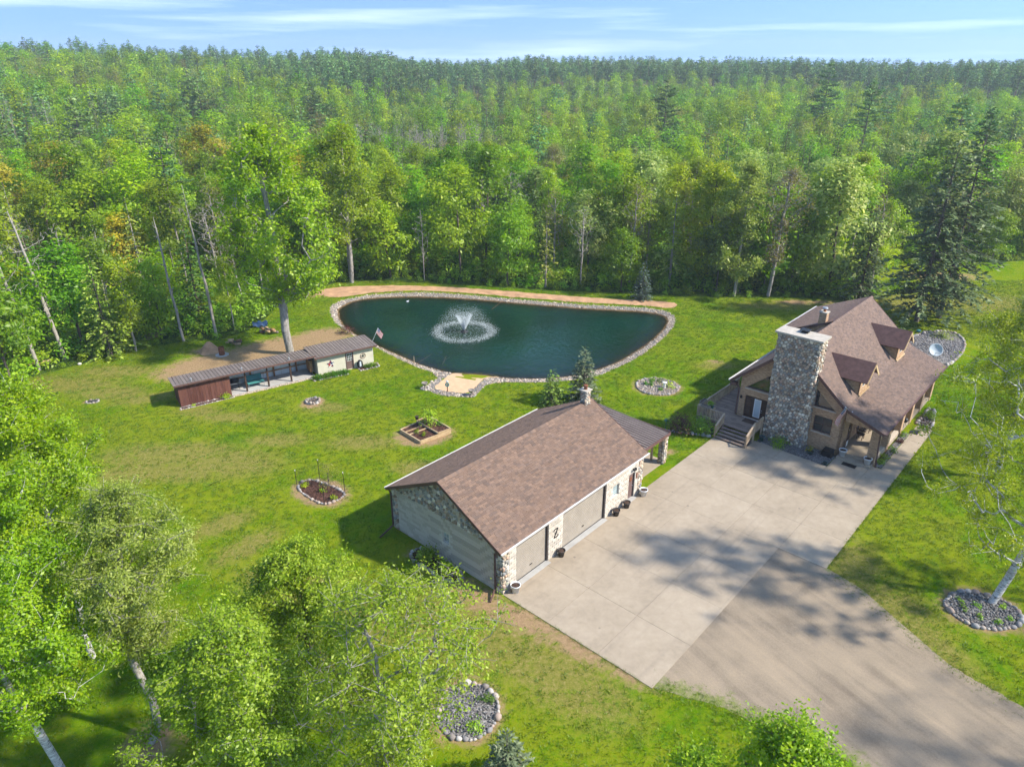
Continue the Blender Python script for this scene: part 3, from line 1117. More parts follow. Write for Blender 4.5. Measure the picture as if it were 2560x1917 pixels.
# pond water
wx, wy = np.arange(-23.5, 20.6, 0.35), np.arange(61.5, 91, 0.35)
WX, WY = np.meshgrid(wx, wy)
qx, qy = WX.ravel(), WY.ravel()
qd = poly_dist(qx, qy, WATER)
qin = in_poly(qx, qy, WATER)
keep = qin | (qd < 1.0)
sdep = np.where(qin, 0.30 * qd, 0.0)
nX = len(wx)
ii = (np.arange(len(wy) - 1)[:, None] * nX + np.arange(nX - 1)[None]).ravel()
F = np.stack([ii, ii + 1, ii + nX + 1, ii + nX], 1)
F = F[keep[F].all(1)]
used = np.unique(F)
remap = -np.ones(len(qx), int)
remap[used] = np.arange(len(used))
me = quad_mesh('pond_water', np.stack([qx, qy, np.full(len(qx), -0.25)], 1)[used], remap[F], {'depth': sdep[used]}, True)
me.materials.append(MATS['water'])
tag(link(bpy.data.objects.new('pond_water', me)), 'dark teal rippled water of the garden pond', kind='structure')

sheet('sand_beach', smooth_poly(SAND, 1), 0.02, 'sand', 0.05, kind='structure', label='small tan sand beach beside the pond').location.z = 0
sb = bpy.data.objects['sand_beach']
# let the beach follow the bank down to the water
for v in sb.data.vertices:
    v.co.z = float(ground_z(v.co.x, v.co.y)) + 0.02
MATS['dirt'] = plain('tan_bare_soil', (0.42, 0.25, 0.14), 0.95, 0.30, .9, bump=0.5)
sheet('dirt_path', smooth_poly(DIRT, 1), 0.008, 'dirt', 0.09, kind='structure', label='strip of bare tan dirt behind the pond')

# rim of loose stones round the pond and the beach
N = 60000
rx, ry = R.uniform(-23.5, 20.5, N), R.uniform(58, 91.3, N)
ok = in_poly(rx, ry, RIM) & ~in_poly(rx, ry, SAND)
rx, ry = rx[ok], ry[ok]
dw = poly_dist(rx, ry, WATER)
iw = in_poly(rx, ry, WATER)
dr = poly_dist(rx, ry, RIM)
ok = ~iw & (dw > 0.25)
rx, ry = rx[ok][:9500], ry[ok][:9500]
rz = ground_z(rx, ry)
big = R.uniform(0, 1, len(rx)) < 0.02
sz = np.where(big, R.uniform(.2, .32, len(rx)), R.uniform(.08, .17, len(rx)))
scatter_obj('pond_rim_gravel', np.stack([rx, ry, rz + sz * .15], 1), sz, GREY_PAL, kind='stuff', label='band of loose grey stones round the pond edge', cat='gravel')

# concrete drive: separate slabs with open joints
drive = empty('driveway', (*yw(14, -6), 0), YA, kind='structure', label='pale concrete driveway slabs between garage and house')
base = MB()
base.add([(a - 14, b + 6, 0.006) for a, b in [(.02, -.02), (.02, -9.98), (14.8, -9.98), (14.8, -12.93), (38.6, -12.93), (38.6, -11.72), (28.9, -11.72), (28.9, -8.6), (26.9, -8.6), (26.9, -.32), (20, -.02)]], [tuple(range(11))])
base.build('joint_bed', 'joint', drive)
us = [0.0, 3.75, 7.4, 11.1, 14.8, 18.3, 21.8, 25.2]
vs_ = [-0.02, -3.35, -6.7, -10.0]
g_ = 0.006


def slab_piece(poly):
    MB().prism([(a - 14, b + 6) for a, b in poly], 'z', 0.002, 0.030 + rnd.uniform(-.002, .002)).build('concrete_slab', 'concrete', drive)


for i in range(7):
    for j in range(3):
        u0, u1, v0, v1 = us[i] + g_, us[i + 1] - g_, vs_[j + 1] + g_, vs_[j] - g_
        slab_piece([(u0, v0), (u1, v0), (u1, v1), (u0, v1)])
for i in range(4, 7):
    u0, u1 = us[i] + g_, us[i + 1] - g_
    slab_piece([(u0, -12.95), (u1, -12.95), (u1, -10 - g_), (u0, -10 - g_)])
slab_piece([(25.2 + g_, -2.75), (26.95, -2.75), (26.95, -5.0), (25.2 + g_, -5.0)])
slab_piece([(25.2 + g_, -5.02), (26.85, -5.02), (26.8, -8.55), (25.2 + g_, -8.55)])
slab_piece([(25.2 + g_, -8.57), (28.5, -8.57), (28.5, -11.0), (25.2 + g_, -11.0)])
slab_piece([(25.2 + g_, -11.02), (29.15, -11.02), (29.15, -12.95), (25.2 + g_, -12.95)])
for a, b in ((29.17, 32.3), (32.32, 35.4), (35.42, 38.6)):
    slab_piece([(a, -12.95), (b, -12.95), (b, -11.73), (a, -11.73)])

# gravel drive
GD = [(7.0, 25.5), yw(.5, -9.9), yw(14.9, -9.9), yw(14.9, -12.9), (20.3, 32.7), (21.3, 29.7), (22.3, 26.8), (24.6, 24.0), (29, 20.0), (36, 14.5), (36, 2), (20, 5), (17.5, 14), (14.8, 21.4), (13.0, 22.6), (11.4, 23.4), (10.0, 24.3), (8.2, 25.0)]
gxx, gyy = np.arange(6, 37, .4), np.arange(2, 45, .4)
A_, B_ = np.meshgrid(gxx, gyy)
ax, ay = A_.ravel() + R.normal(0, .05, A_.size), B_.ravel() + R.normal(0, .05, A_.size)
inside = in_poly(ax, ay, GD)
ed = poly_dist(ax, ay, [GD[0]] + GD[-1:10:-1], False)
ed2 = poly_dist(ax, ay, GD[3:9], False)
weeds = np.maximum(np.clip(1.0 - ed / 2.6, 0, 1), np.clip(.85 - ed2 / .9, 0, 1))
nX = len(gxx)
ii = (np.arange(len(gyy) - 1)[:, None] * nX + np.arange(nX - 1)[None]).ravel()
F = np.stack([ii, ii + 1, ii + nX + 1, ii + nX], 1)
F = F[inside[F].any(1)]
out_v = np.unique(F[~inside[F]])
for k_ in out_v:                      # draw the loose edge in to the outline
    best = None
    for i_ in range(len(GD)):
        a_, b_ = np.array(GD[i_]), np.array(GD[(i_ + 1) % len(GD)])
        e_ = b_ - a_
        t_ = min(1, max(0, float((np.array([ax[k_], ay[k_]]) - a_) @ e_ / (e_ @ e_))))
        q_ = a_ + e_ * t_
        d_ = math.hypot(q_[0] - ax[k_], q_[1] - ay[k_])
        if best is None or d_ < best[0]:
            best = (d_, q_)
    ax[k_], ay[k_] = best[1] + (R.normal(0, .04, 2) if not (yw(0, 0)[1] < 0) and best[1][1] < 27 else 0)
me = quad_mesh('gravel_road', np.stack([ax, ay, np.full(len(ax), 0.012)], 1), F, {'weeds': weeds}, True)
me.materials.append(MATS['drive'])
tag(link(bpy.data.objects.new('gravel_road', me)), 'rutted tan gravel drive leading off the concrete', kind='structure')


# ------------------------------------------------------------------ wall with real openings
from mathutils.geometry import tessellate_polygon
from mathutils import Vector


def wall_with_holes(mb, outer, holes, to3, depth):
    """front face with openings and their reveals; to3(a, b, d) maps plane coordinates and inward depth to 3-D"""
    loops = [[Vector((a, b, 0)) for a, b in outer]] + [[Vector((a, b, 0)) for a, b in h] for h in holes]
    flat = [p for l in loops for p in l]
    tris = tessellate_polygon(loops)
    mb.add([to3(p.x, p.y, 0) for p in flat], [tuple(t) for t in tris])
    for l in loops:
        k = len(l)
        mb.add([to3(p.x, p.y, 0) for p in l] + [to3(p.x, p.y, depth) for p in l], [(i, (i + 1) % k, (i + 1) % k + k, i + k) for i in range(k)])


def pane_set(parent, quad, to3, name='window', frame_mat='brown_trim', glass='glass', depth=.12, bars=(1, 0), fw=.05, sill=None, label=None):
    """window part: glass pane set back in its opening, frame round it, glazing bars, sill; quad = convex polygon"""
    w = MB()
    k = len(quad)
    cx, cy = sum(p[0] for p in quad) / k, sum(p[1] for p in quad) / k
    def rail(a, b, wd=fw):
        pa, pb = np.array(to3(*a, depth - .03)), np.array(to3(*b, depth - .03))
        w.bar(pa, pb, wd, .05, up=np.array(to3(0, 0, 1)) - np.array(to3(0, 0, 0)))
    inn = [(a + (cx - a) * .03, b + (cy - b) * .03) for a, b in quad]
    for i in range(k):
        rail(inn[i], inn[(i + 1) % k])
    if k == 4 and bars:
        xs, ys = sorted(p[0] for p in quad), sorted(p[1] for p in quad)
        for i in range(1, bars[0] + 1):
            x = xs[0] + (xs[-1] - xs[0]) * i / (bars[0] + 1)
            rail((x, ys[0] + .03), (x, ys[-1] - .03), .035)
        for i in range(1, bars[1] + 1):
            y = ys[0] + (ys[-1] - ys[0]) * i / (bars[1] + 1)
            rail((xs[0] + .03, y), (xs[-1] - .03, y), .035)
    o = w.build(name, frame_mat, parent)
    if label:
        o['label'] = label
    g = MB()
    g.add([to3(a, b, depth) for a, b in quad], [tuple(range(k))])
    g.build('pane', glass, o)
    if sill:
        (a0, b0), (a1, b1) = sill
        s = MB()
        pa, pb = np.array(to3(a0, b0 - .05, -.03)), np.array(to3(a1, b1 - .05, -.03))
        s.bar(pa, pb, .16, .08)
        s.build('sill', 'sill', o)
    return o


def rebase(root, off):
    """put the root Empty at the thing's own base without moving its parts"""
    a = root.rotation_euler.z
    root.location.x += off[0] * cos(a) - off[1] * sin(a)
    root.location.y += off[0] * sin(a) + off[1] * cos(a)
    for c in root.children:
        c.location.x -= off[0]
        c.location.y -= off[1]


# ------------------------------------------------------------------ garage
rg = random.Random(5)
gar = empty('garage', (*YARD, 0), YA, label='long garage of concrete block and fieldstone under a brown shingle roof', cat='garage')
GL, GD_, WH = 14.45, 9.7, 3.0
w = MB()
front_holes = [[(1.2, .0), (4.1, .0), (4.1, 2.72), (1.2, 2.72)], [(5.5, 0), (10.05, 0), (10.05, 2.72), (5.5, 2.72)], [(10.85, 1.2), (11.6, 1.2), (11.6, 2.1), (10.85, 2.1)], [(12.75, .05), (13.5, .05), (13.5, 2.12), (12.75, 2.12)]]
wall_with_holes(w, [(0, 0), (GL, 0), (GL, WH), (0, WH)], [[(a, max(b, .001)) for a, b in h] for h in front_holes], lambda a, b, d: (a, d, b), .2)
gable = [(0, 0), (9.7, 0), (9.7, 3.05), (4.85, 5.52), (0, 3.05)]
gw_hole = [(4.40, 1.25), (4.95, 1.25), (4.95, 2.0), (4.40, 2.0)]
wall_with_holes(w, gable, [gw_hole], lambda a, b, d: (d, a, b), .2)
w.add([(GL, y, z) for y, z in gable], [(0, 1, 2, 3, 4)])
w.add([(0, 9.7, 0), (GL, 9.7, 0), (GL, 9.7, WH), (0, 9.7, WH)], [(3, 2, 1, 0)])
w.box(.25, GL - .25, .25, 9.45, .0, 2.9)
w.build('wall', 'light_mortar', gar)
# concrete blocks, each a piece
blk = MB()
blk.add([(0.010, 0, .010), (.380, 0, .010), (.380, 0, .180), (.010, 0, .180), (.018, -.022, .018), (.372, -.022, .018), (.372, -.022, .172), (.018, -.022, .172)],
        [(4, 5, 6, 7), (0, 1, 5, 4), (1, 2, 6, 5), (2, 3, 7, 6), (3, 0, 4, 7)], (0.46, 0.43, 0.38))
blk_m = []
for c in ((0.4858, 0.4352, 0.3645), (0.4250, 0.3808, 0.3162), (0.5189, 0.4678, 0.4020), (0.3864, 0.3482, 0.2948)):
    blk.c = [c] * 5
    q = blk.mesh('concrete_block')
    q.materials.append(MATS['block'])
    blk_m.append(q)
pos = []
for r in range(16):
    z = r * .19
    if z < 2.95:
        for s0, s1 in ((.58, 1.2), (4.1, 5.5), (10.05, 12.75), (13.5, 13.88)):
            x = s0 - (.195 if r % 2 else 0)
            while x < s1 - .05:
                a, b = max(s0, x), min(s1, x + .39)
                if b - a > .06 and not (b > 10.85 and a < 11.6 and z + .19 > 1.22 and z < 2.08):
                    pos.append(('f', a, z, (b - a) / .39, math.hypot(a + .3, z * .2)))
                x += .39
    y = .56 - (.195 if r % 2 else 0)
    while y < 9.14:
        a, b = max(.56, y), min(9.14, y + .39)
        if b - a > .06 and not (b > 4.40 and a < 4.95 and z + .19 > 1.27 and z < 1.98):
            pos.append(('g', a, z, (b - a) / .39, a * .9))
        y += .39
pos.sort(key=lambda p: p[4])
restb = MB()
for k, (f, a, z, s, _) in enumerate(pos):
    if k < 300:
        m = blk_m[k * 7 % 4]
        if f == 'f':
            share('concrete_block', m, gar, (a, 0, z), (0, 0, 0), (s, 1, 1))
        else:
            share('concrete_block', m, gar, (0, a + .39 * s, z), (0, 0, -pi / 2), (s, 1, 1))
    else:
        c = tuple(np.array(rg.choice(((0.4858, 0.4352, 0.3645), (0.4250, 0.3808, 0.3162), (0.5189, 0.4678, 0.4020)))))
        P = [(x * s, y, zz) for x, y, zz in blk.v]
        if f == 'f':
            restb.add([(a + x, y, z + zz) for x, y, zz in P], blk.f, c)
        else:
            restb.add([(y, a + .39 * s - x, z + zz) for x, y, zz in P], blk.f, c)
restb.build('block_courses', 'block', gar, kind='stuff')
# field stone facing: gable, corners
rests, bud = MB(), [300]
tri = [(.35, 3.06), (9.35, 3.06), (9.35, 3.17), (4.85, 5.42), (.35, 3.17)]
colf = [(0, 0), (.56, 0), (.56, 3.0), (0, 3.0)]
stone_face(gar, [(-.02, 0), (.56, 0), (.56, 3.0), (-.02, 3.0)], ((0, 0, 0), (1, 0, 0), (0, 0, 1), (0, -1, 0)), .24, rg, WARM_PAL, bud, rests, rise=.07)
stone_face(gar, [(-.56, 0), (.0, 0), (.0, 3.0), (-.56, 3.0)], ((0, 0, 0), (0, -1, 0), (0, 0, 1), (-1, 0, 0)), .24, rg, STONE_PAL, bud, rests, rise=.07)
stone_face(gar, [(-a, b) for a, b in tri][::-1], ((0, 0, 0), (0, -1, 0), (0, 0, 1), (-1, 0, 0)), .25, rg, STONE_PAL, bud, rests, rise=.06)
stone_face(gar, [(-9.7, 0), (-9.14, 0), (-9.14, 3.0), (-9.7, 3.0)], ((0, 0, 0), (0, -1, 0), (0, 0, 1), (-1, 0, 0)), .24, rg, STONE_PAL, bud, rests, rise=.07)
stone_face(gar, [(13.88, 0), (14.47, 0), (14.47, 3.0), (13.88, 3.0)], ((0, 0, 0), (1, 0, 0), (0, 0, 1), (0, -1, 0)), .24, rg, WARM_PAL, bud, rests, rise=.07)
# roof
E0, RZ, RY = 3.10, 5.68, 4.85
mb = MB()
mb.prism([(-.2, E0), (RY, RZ), (9.9, E0), (9.9, E0 - .12), (RY, RZ - .14), (-.2, E0 - .12)], 'x', -.3, 14.75)
roof = mb.build('roof', 'roof_deck', gar)
sh = MB()
shp = [300, roof, lambda a, y: a < 6.2 and y < 2.3]
upf, upb = (0, RY + .2, RZ - E0), (0, -(RY + .2), RZ - E0)
SL = math.hypot(RY + .2, RZ - E0)
shingle_slope((-.3, -.2, E0 + .003), (1, 0, 0), upf, 15.05, SL, sh, rg, part=shp)
shingle_slope((-.3, 9.9, E0 + .003), (1, 0, 0), upb, 15.05, SL, sh, rg)
x = -.3
while x < 14.7:
    for s in (1, -1):
        c = np.array(rg.choice(SH_PAL)) * rg.uniform(.85, 1.1)
        sh.slab([(x, RY, RZ + .035), (x + .30, RY, RZ + .05), (x + .30, RY - s * .2, RZ - .06), (x, RY - s * .2, RZ - .075)][::1 if s < 0 else -1], .012, tuple(c))
    x += .19
sh.build('shingles', 'shingle', roof, kind='stuff')
for s, y0 in ((1, -.2), (-1, 9.9)):
    for x0 in (-.315, 14.765):
        MB().bar((x0, y0, E0 - .07), (x0, RY, RZ - .07), .04, .20).build('fascia', 'brown_trim', gar)
for y0, sgn in ((-.2, -1), (9.9, 1)):
    gm = MB()
    gm.prism([(y0, E0 + .03), (y0 + sgn * .03, E0 + .03), (y0 + sgn * .08, E0 - .0), (y0 + sgn * .085, E0 + .035), (y0 + sgn * .10, E0 + .035), (y0 + sgn * .10, E0 - .03), (y0 + sgn * .07, E0 - .08), (y0, E0 - .08)], 'x', -.34, 14.79)
    gm.build('gutter', 'white_metal', gar)
MB().box(-.2, 14.65, -.19, .0, E0 - .15, E0 - .125).build('soffit', 'brown_trim', gar)
# doors
for nm, a0, a1 in (('single', 1.2, 4.1), ('double', 5.5, 10.05)):
    fr = MB()
    fr.box(a0, a0 + .05, .02, .2, 0, 2.72).box(a1 - .09, a1, .02, .2, 0, 2.72).box(a0 + .05, a1 - .09, .02, .2, 2.64, 2.72).box(a0 + .05, a1 - .09, .165, .2, 0, 2.64)
    d = fr.build('garage_door', 'door_track', gar)
    d['label'] = {'single': 'narrow taupe slatted garage door near the corner', 'double': 'wide taupe slatted garage door in the middle'}[nm]
    n = 21
    sl_ = MB().add([(0, .16, 0), (1, .16, 0), (1, .16, .118), (0, .16, .118), (0, .142, .012), (1, .142, .012), (1, .138, .107), (0, .138, .107)], [(4, 5, 6, 7), (0, 1, 5, 4), (2, 3, 7, 6), (1, 2, 6, 5), (3, 0, 4, 7)]).mesh('slat')
    sl_.materials.append(MATS['garage_door'])
    for k in range(n):
        share('slat', sl_, d, (a0 + .05, 0, .03 + k * .1243), (0, 0, 0), (a1 - a0 - .14, 1, .93))
    MB().box(a0 + .02, a1 - .02, -.28, .19, .001, .045).build('threshold', 'pale_concrete', d)
    MB().box((a0 + a1) / 2 - .1, (a0 + a1) / 2 + .1, .10, .135, .55, .59).build('handle', 'black', d)
    MB().box(a0 + .05, a1 - .09, .10, .16, .02, .06).build('bottom_seal', 'black', d)
pd = MB().box(12.80, 13.44, .10, .15, .08, 2.07)
pd = pd.build('door', 'brown_door', gar)
pd['label'] = 'brown side door of the garage'
MB().box(12.75, 12.80, .03, .2, .05, 2.12).box(13.44, 13.5, .03, .2, .05, 2.12).box(12.8, 13.44, .03, .2, 2.07, 2.12).build('frame', 'door_track', pd)
MB().lathe([(.0, 0), (.03, .0), (.03, .05), (.0, .06)], 8, (13.36, .07, 1.0)).build('handle', 'grey_metal', pd)
MB().lathe([(.02, 0), (.17, .0), (.19, .03), (.17, .05), (.02, .05)], 12).build('wreath', 'copper', pd, loc=(13.1, .10, 1.62)).rotation_euler = (pi / 2, 0, 0)
MB().box(12.7, 13.55, -.25, .12, .03, .08).build('door_step', 'pale_concrete', gar)
# glass block window: each block a pane
gwn = MB().box(10.85, 11.6, .16, .2, 1.2, 2.1).build('window', 'light_mortar', gar)
for i in range(4):
    for j in range(5):
        x0, z0 = 10.86 + i * .184, 1.21 + j * .178
        MB().add([(x0, .16, z0), (x0 + .175, .16, z0), (x0 + .175, .16, z0 + .168), (x0, .16, z0 + .168), (x0 + .02, .13, z0 + .02), (x0 + .155, .13, z0 + .02), (x0 + .155, .13, z0 + .148), (x0 + .02, .13, z0 + .148)], [(4, 5, 6, 7), (0, 1, 5, 4), (1, 2, 6, 5), (2, 3, 7, 6), (3, 0, 4, 7)]).build('pane', 'glassblock', gwn)
MB().box(10.82, 11.63, -.04, .12, 1.12, 1.19).build('sill', 'sill', gwn)
pane_set(gar, gw_hole, lambda a, b, d: (d, a, b), 'window', 'white_metal', 'glassblock', .13, (1, 1))
# letter Z
zl_ = MB()
def zl(p, q, w_):
    zl_.bar((p[0], -.045, p[1]), (q[0], -.045, q[1]), .025, w_, up=(-(q[1] - p[1]), 0, q[0] - p[0]))
zl((-.17, .30), (-.02, .33), .06); zl((-.02, .33), (.20, .30), .07); zl((.19, .31), (-.14, -.27), .075); zl((-.16, -.28), (.02, -.31), .06); zl((.02, -.31), (.20, -.26), .07)
zl((-.08, .02), (.13, .04), .05); zl((-.17, .30), (-.20, .20), .04); zl((.20, -.26), (.22, -.16), .04)
zl_.build('letter_sign', 'black', gar, loc=(4.76, 0, 1.72))['label'] = 'black ornate letter Z on the block pier between the garage doors'
# lamps, plate, downspouts
for x0 in (13.12, 13.30):
    l = MB().lathe([(.05, .0), (.09, -.06), (.08, -.16), (.03, -.2)], 10, (x0, -.16, 2.56)).bar((x0, 0, 2.5), (x0, -.16, 2.56), .03, .03)
    l.build('flood_lamp', 'black', gar)
MB().box(13.62, 13.78, -.05, -.02, 1.5, 1.95).build('wall_plaque', 'copper', gar)
ds = MB()
ds.bar((-.13, .12, E0 - .1), (-.16, .42, 2.75), .07, .09).bar((-.16, .42, 2.8), (-.16, .42, .28), .07, .09).bar((-.16, .42, .3), (-.95, .05, .06), .07, .09)
ds.build('downspout', 'brown_trim', gar)
ds = MB()
ds.bar((-.13, 9.85, E0 - .1), (-.16, 9.6, 2.75), .07, .09).bar((-.16, 9.6, 2.8), (-.16, 9.6, .25), .07, .09).bar((-.16, 9.6, .28), (-1.4, 9.45, .06), .07, .09)
ds.build('downspout', 'brown_trim', gar)
# chimney
ch = MB().box(13.72, 14.22, 4.6, 5.1, 4.6, 6.62).build('chimney', 'mortar', gar)
crs = MB()
for O_, ex_, en_ in (((13.72, 4.6, 0), (1, 0, 0), (0, -1, 0)), ((13.72, 5.1, 0), (0, -1, 0), (-1, 0, 0)), ((14.22, 4.6, 0), (0, 1, 0), (1, 0, 0))):
    stone_face(ch, [(0, 5.3), (.5, 5.3), (.5, 6.6), (0, 6.6)], (O_, ex_, (0, 0, 1), en_), .2, rg, WARM_PAL, [99], crs, rise=.05)
MB().box(13.62, 14.32, 4.5, 5.2, 6.62, 6.70).build('cap', 'cap', ch)
MB().lathe([(.13, 6.7), (.13, 6.95), (.17, 6.97), (.17, 7.02), (.05, 7.05)], 12, (13.97, 4.85, 0)).build('flue', 'copper', ch)
# carport
cp = MB().slab([(14.5, .75, 2.62), (19.25, .75, 2.55), (19.25, 7.2, 2.85), (14.5, 7.2, 2.92)], .05).build('carport_roof', 'metal_roof', gar)
for i in range(16):
    x0 = 14.62 + i * .30
    MB().bar((x0, .74, 2.655 - .07 * (x0 - 14.5) / 4.75), (x0, 7.21, 2.955 - .07 * (x0 - 14.5) / 4.75), .05, .035).build('roof_rib', 'metal_roof', cp)
MB().box(14.5, 19.3, .68, .74, 2.36, 2.60).box(19.26, 19.32, .74, 7.2, 2.40, 2.66).build('fascia', 'brown_trim', cp)
pst = MB().box(18.72, 19.18, .8, 1.26, 0, 2.36).build('stone_post', 'mortar', gar)
for O_, ex_, en_ in (((18.72, .8, 0), (1, 0, 0), (0, -1, 0)), ((18.72, 1.26, 0), (0, -1, 0), (-1, 0, 0)), ((19.18, .8, 0), (0, 1, 0), (1, 0, 0))):
    stone_face(pst, [(0, 0), (.46, 0), (.46, 2.3), (0, 2.3)], (O_, ex_, (0, 0, 1), en_), .19, rg, WARM_PAL, [99], crs, rise=.05)
MB().box(18.6, 18.74, 1.7, 1.84, 0, 2.5).build('post', 'timber', gar)
MB().box(18.9, 19.04, 6.9, 7.04, 0, 2.7).build('post', 'timber', gar)
MB().box(14.5, 19.3, .9, 7.1, .001, .04).build('carport_floor', 'concrete', gar)
rests.build('stone_facing', 'stone', gar, True, kind='stuff')
if crs.v:
    crs.build('small_stones', 'stone', gar, True, kind='stuff')

# ------------------------------------------------------------------ house
rh = random.Random(9)
hou = empty('house', (*YARD, 0), YA, label='brick chalet house with brown shingle roof, two dormers and a tall stone chimney', cat='house')
UF, VL, VR, U2 = 29.0, -0.1, -8.55, 45.4
RIDGE, KINK, EAVR, EAVL = (-4.2, 8.0), (-8.5, 4.25), (-11.55, 3.10), (0.7, 3.85)
w = MB()
fo = [(VR, .0), (VL, 0), (VL, 4.35), (RIDGE[0], 7.80), (VR, 4.05)]
door_q = [(-2.72, .78), (-.62, .78), (-.62, 2.74), (-2.72, 2.74)]
tri_l = [(-2.72, 3.42), (-.55, 3.42), (-2.72, 5.2)]
tri_r = [(-7.78, 3.55), (-6.12, 3.55), (-6.12, 5.0)]
win_r = [(-7.72, 1.5), (-6.32, 1.5), (-6.32, 2.84), (-7.72, 2.84)]
wall_with_holes(w, fo, [door_q, tri_l, tri_r, win_r], lambda a, b, d: (UF + d, a, b), .22)
# porch side wall, rear and far walls
side_win = [[(33.6, 1.2), (35.2, 1.2), (35.2, 2.5), (33.6, 2.5)], [(38.4, 1.2), (40.2, 1.2), (40.2, 2.5), (38.4, 2.5)]]
side_door = [(30.6, .37), (31.55, .37), (31.55, 2.45), (30.6, 2.45)]
wall_with_holes(w, [(UF, 0), (U2, 0), (U2, 4.0), (UF, 4.0)], side_win + [side_door], lambda a, b, d: (a, VR + d, b), .2)
w.add([(UF, VL, 0), (U2, VL, 0), (U2, VL, 4.3), (UF, VL, 4.3)], [(3, 2, 1, 0)])
w.add([(U2, a, b) for a, b in fo], [(4, 3, 2, 1, 0)])
w.build('wall', 'brick', hou)
MB().box(UF + .5, U2 - .4, VR + .4, VL - .4, .1, 3.9).build('interior', 'door_track', hou)
T = lambda a, b, d: (UF + d, a, b)
pane_set(hou, tri_l, T, 'window', 'brown_trim', 'glass', .14, None, .06, ((-2.75, 3.42), (-.5, 3.42)))
pane_set(hou, tri_r, T, 'window', 'brown_trim', 'glass', .14, None, .06, ((-7.85, 3.55), (-6.08, 3.55)))
pane_set(hou, win_r, T, 'window', 'brown_trim', 'glass', .14, (1, 1), .06, ((-7.8, 1.5), (-6.25, 1.5)))
for q in side_win:
    pane_set(hou, q, lambda a, b, d: (a, VR + d, b), 'window', 'brown_trim', 'glass', .1, (1, 0), .06)
dd = MB().box(30.62, 31.53, VR + .08, VR + .13, .38, 2.43).build('door', 'dark_wood', hou)
MB().lathe([(.0, 0), (.16, 0), (.16, .02), (0, .02)], 18).build('oval_pane', 'glass', dd, loc=(31.08, VR + .075, 1.6)).rotation_euler = (pi / 2, 0, 0)
dd.children[0].scale = (1, 2.6, 1)
# deck door: dark panel beside a glazed door
dd = MB().box(UF + .1, UF + .16, -2.70, -.64, .78, 2.72).build('door', 'dark_wood', hou)
dd['label'] = 'dark double entry door with pale glazed leaf on the deck'
MB().box(UF + .06, UF + .1, -2.0, -1.42, .95, 2.58).build('frame', 'white_plastic', dd)
MB().box(UF + .045, UF + .06, -1.93, -1.49, 1.03, 2.5).build('pane', 'blind', dd)
MB().box(UF + .05, UF + .1, -1.16, -.74, 1.0, 2.55).build('side_panel', 'dark_wood', dd)
for z0 in (1.55, 1.72):
    MB().lathe([(.0, 0), (.035, 0), (.035, .06), (0, .07)], 8).build('handle', 'grey_metal', dd, loc=(UF + .04, -2.12, z0)).rotation_euler = (0, -pi / 2, 0)
MB().box(UF - .1, UF + .1, -2.72, -.62, .72, .775).build('threshold', 'white_metal', dd)
# roof planes
def plate(pts, t=.14):
    return MB().slab(pts, t)
H0, H1 = 28.6, 45.8
mb = MB()
mb.prism([RIDGE, KINK, EAVR, (EAVR[0], EAVR[1] - .12), (KINK[0] + .03, KINK[1] - .16), (RIDGE[0], RIDGE[1] - .2)], 'x', H0, H1)
mb.prism([RIDGE, (RIDGE[0], RIDGE[1] - .2), (EAVL[0], EAVL[1] - .14), EAVL], 'x', H0, H1)
hroof = mb.build('roof', 'roof_deck', hou)
hs = MB()
def slope(p0, p1, x0, x1, pal=SH_DARK):
    L_ = math.dist(p0, p1)
    shingle_slope((x0, p0[0], p0[1] + .003), (1, 0, 0), (0, p1[0] - p0[0], p1[1] - p0[1]), x1 - x0, L_, hs, rh, .30, .15, pal)
slope(EAVR, KINK, H0, H1); slope(KINK, RIDGE, H0, H1); slope(EAVL, RIDGE, H0, H1)
SHE = (.45, 6.02)
x = H0
while x < H1 - .1:
    for s in (1, -1):
        c = np.array(rh.choice(SH_DARK)) * rh.uniform(.9, 1.2)
        hs.slab([(x, RIDGE[0], RIDGE[1] + .04), (x + .30, RIDGE[0], RIDGE[1] + .055), (x + .30, RIDGE[0] - s * .17, RIDGE[1] - .09), (x, RIDGE[0] - s * .17, RIDGE[1] - .105)][::1 if s < 0 else -1], .012, tuple(c))
    x += .19
hs.build('shingles', 'shingle', hroof, kind='stuff')
# shed dormer on the far slope
sd = MB()
sd.prism([(RIDGE[0] + .05, RIDGE[1] + .03), (SHE[0], SHE[1]), (SHE[0], SHE[1] - .16), (RIDGE[0] + .05, RIDGE[1] - .14)], 'x', 36.5, 45.7)
sd = sd.build('shed_dormer', 'brown_trim', hou)
s2 = MB()
shingle_slope((36.5, SHE[0], SHE[1] + .004), (1, 0, 0), (0, RIDGE[0] - SHE[0], RIDGE[1] + .03 - SHE[1]), 9.2, math.dist(SHE, (RIDGE[0], RIDGE[1] + .03)), s2, rh, .3, .15, SH_DARK)
s2.build('shingles', 'shingle', sd, kind='stuff')
MB().prism([(-3.9, 7.6), (.1, 4.2), (.1, 5.95)], 'x', 36.75, 45.4).build('cheek_wall', 'brick', sd)
MB().prism([(SHE[0], SHE[1] + .03), (SHE[0] + .12, SHE[1] + .03), (SHE[0] + .12, SHE[1] - .1), (SHE[0], SHE[1] - .1)], 'x', 36.45, 45.75).build('gutter', 'white_metal', sd)
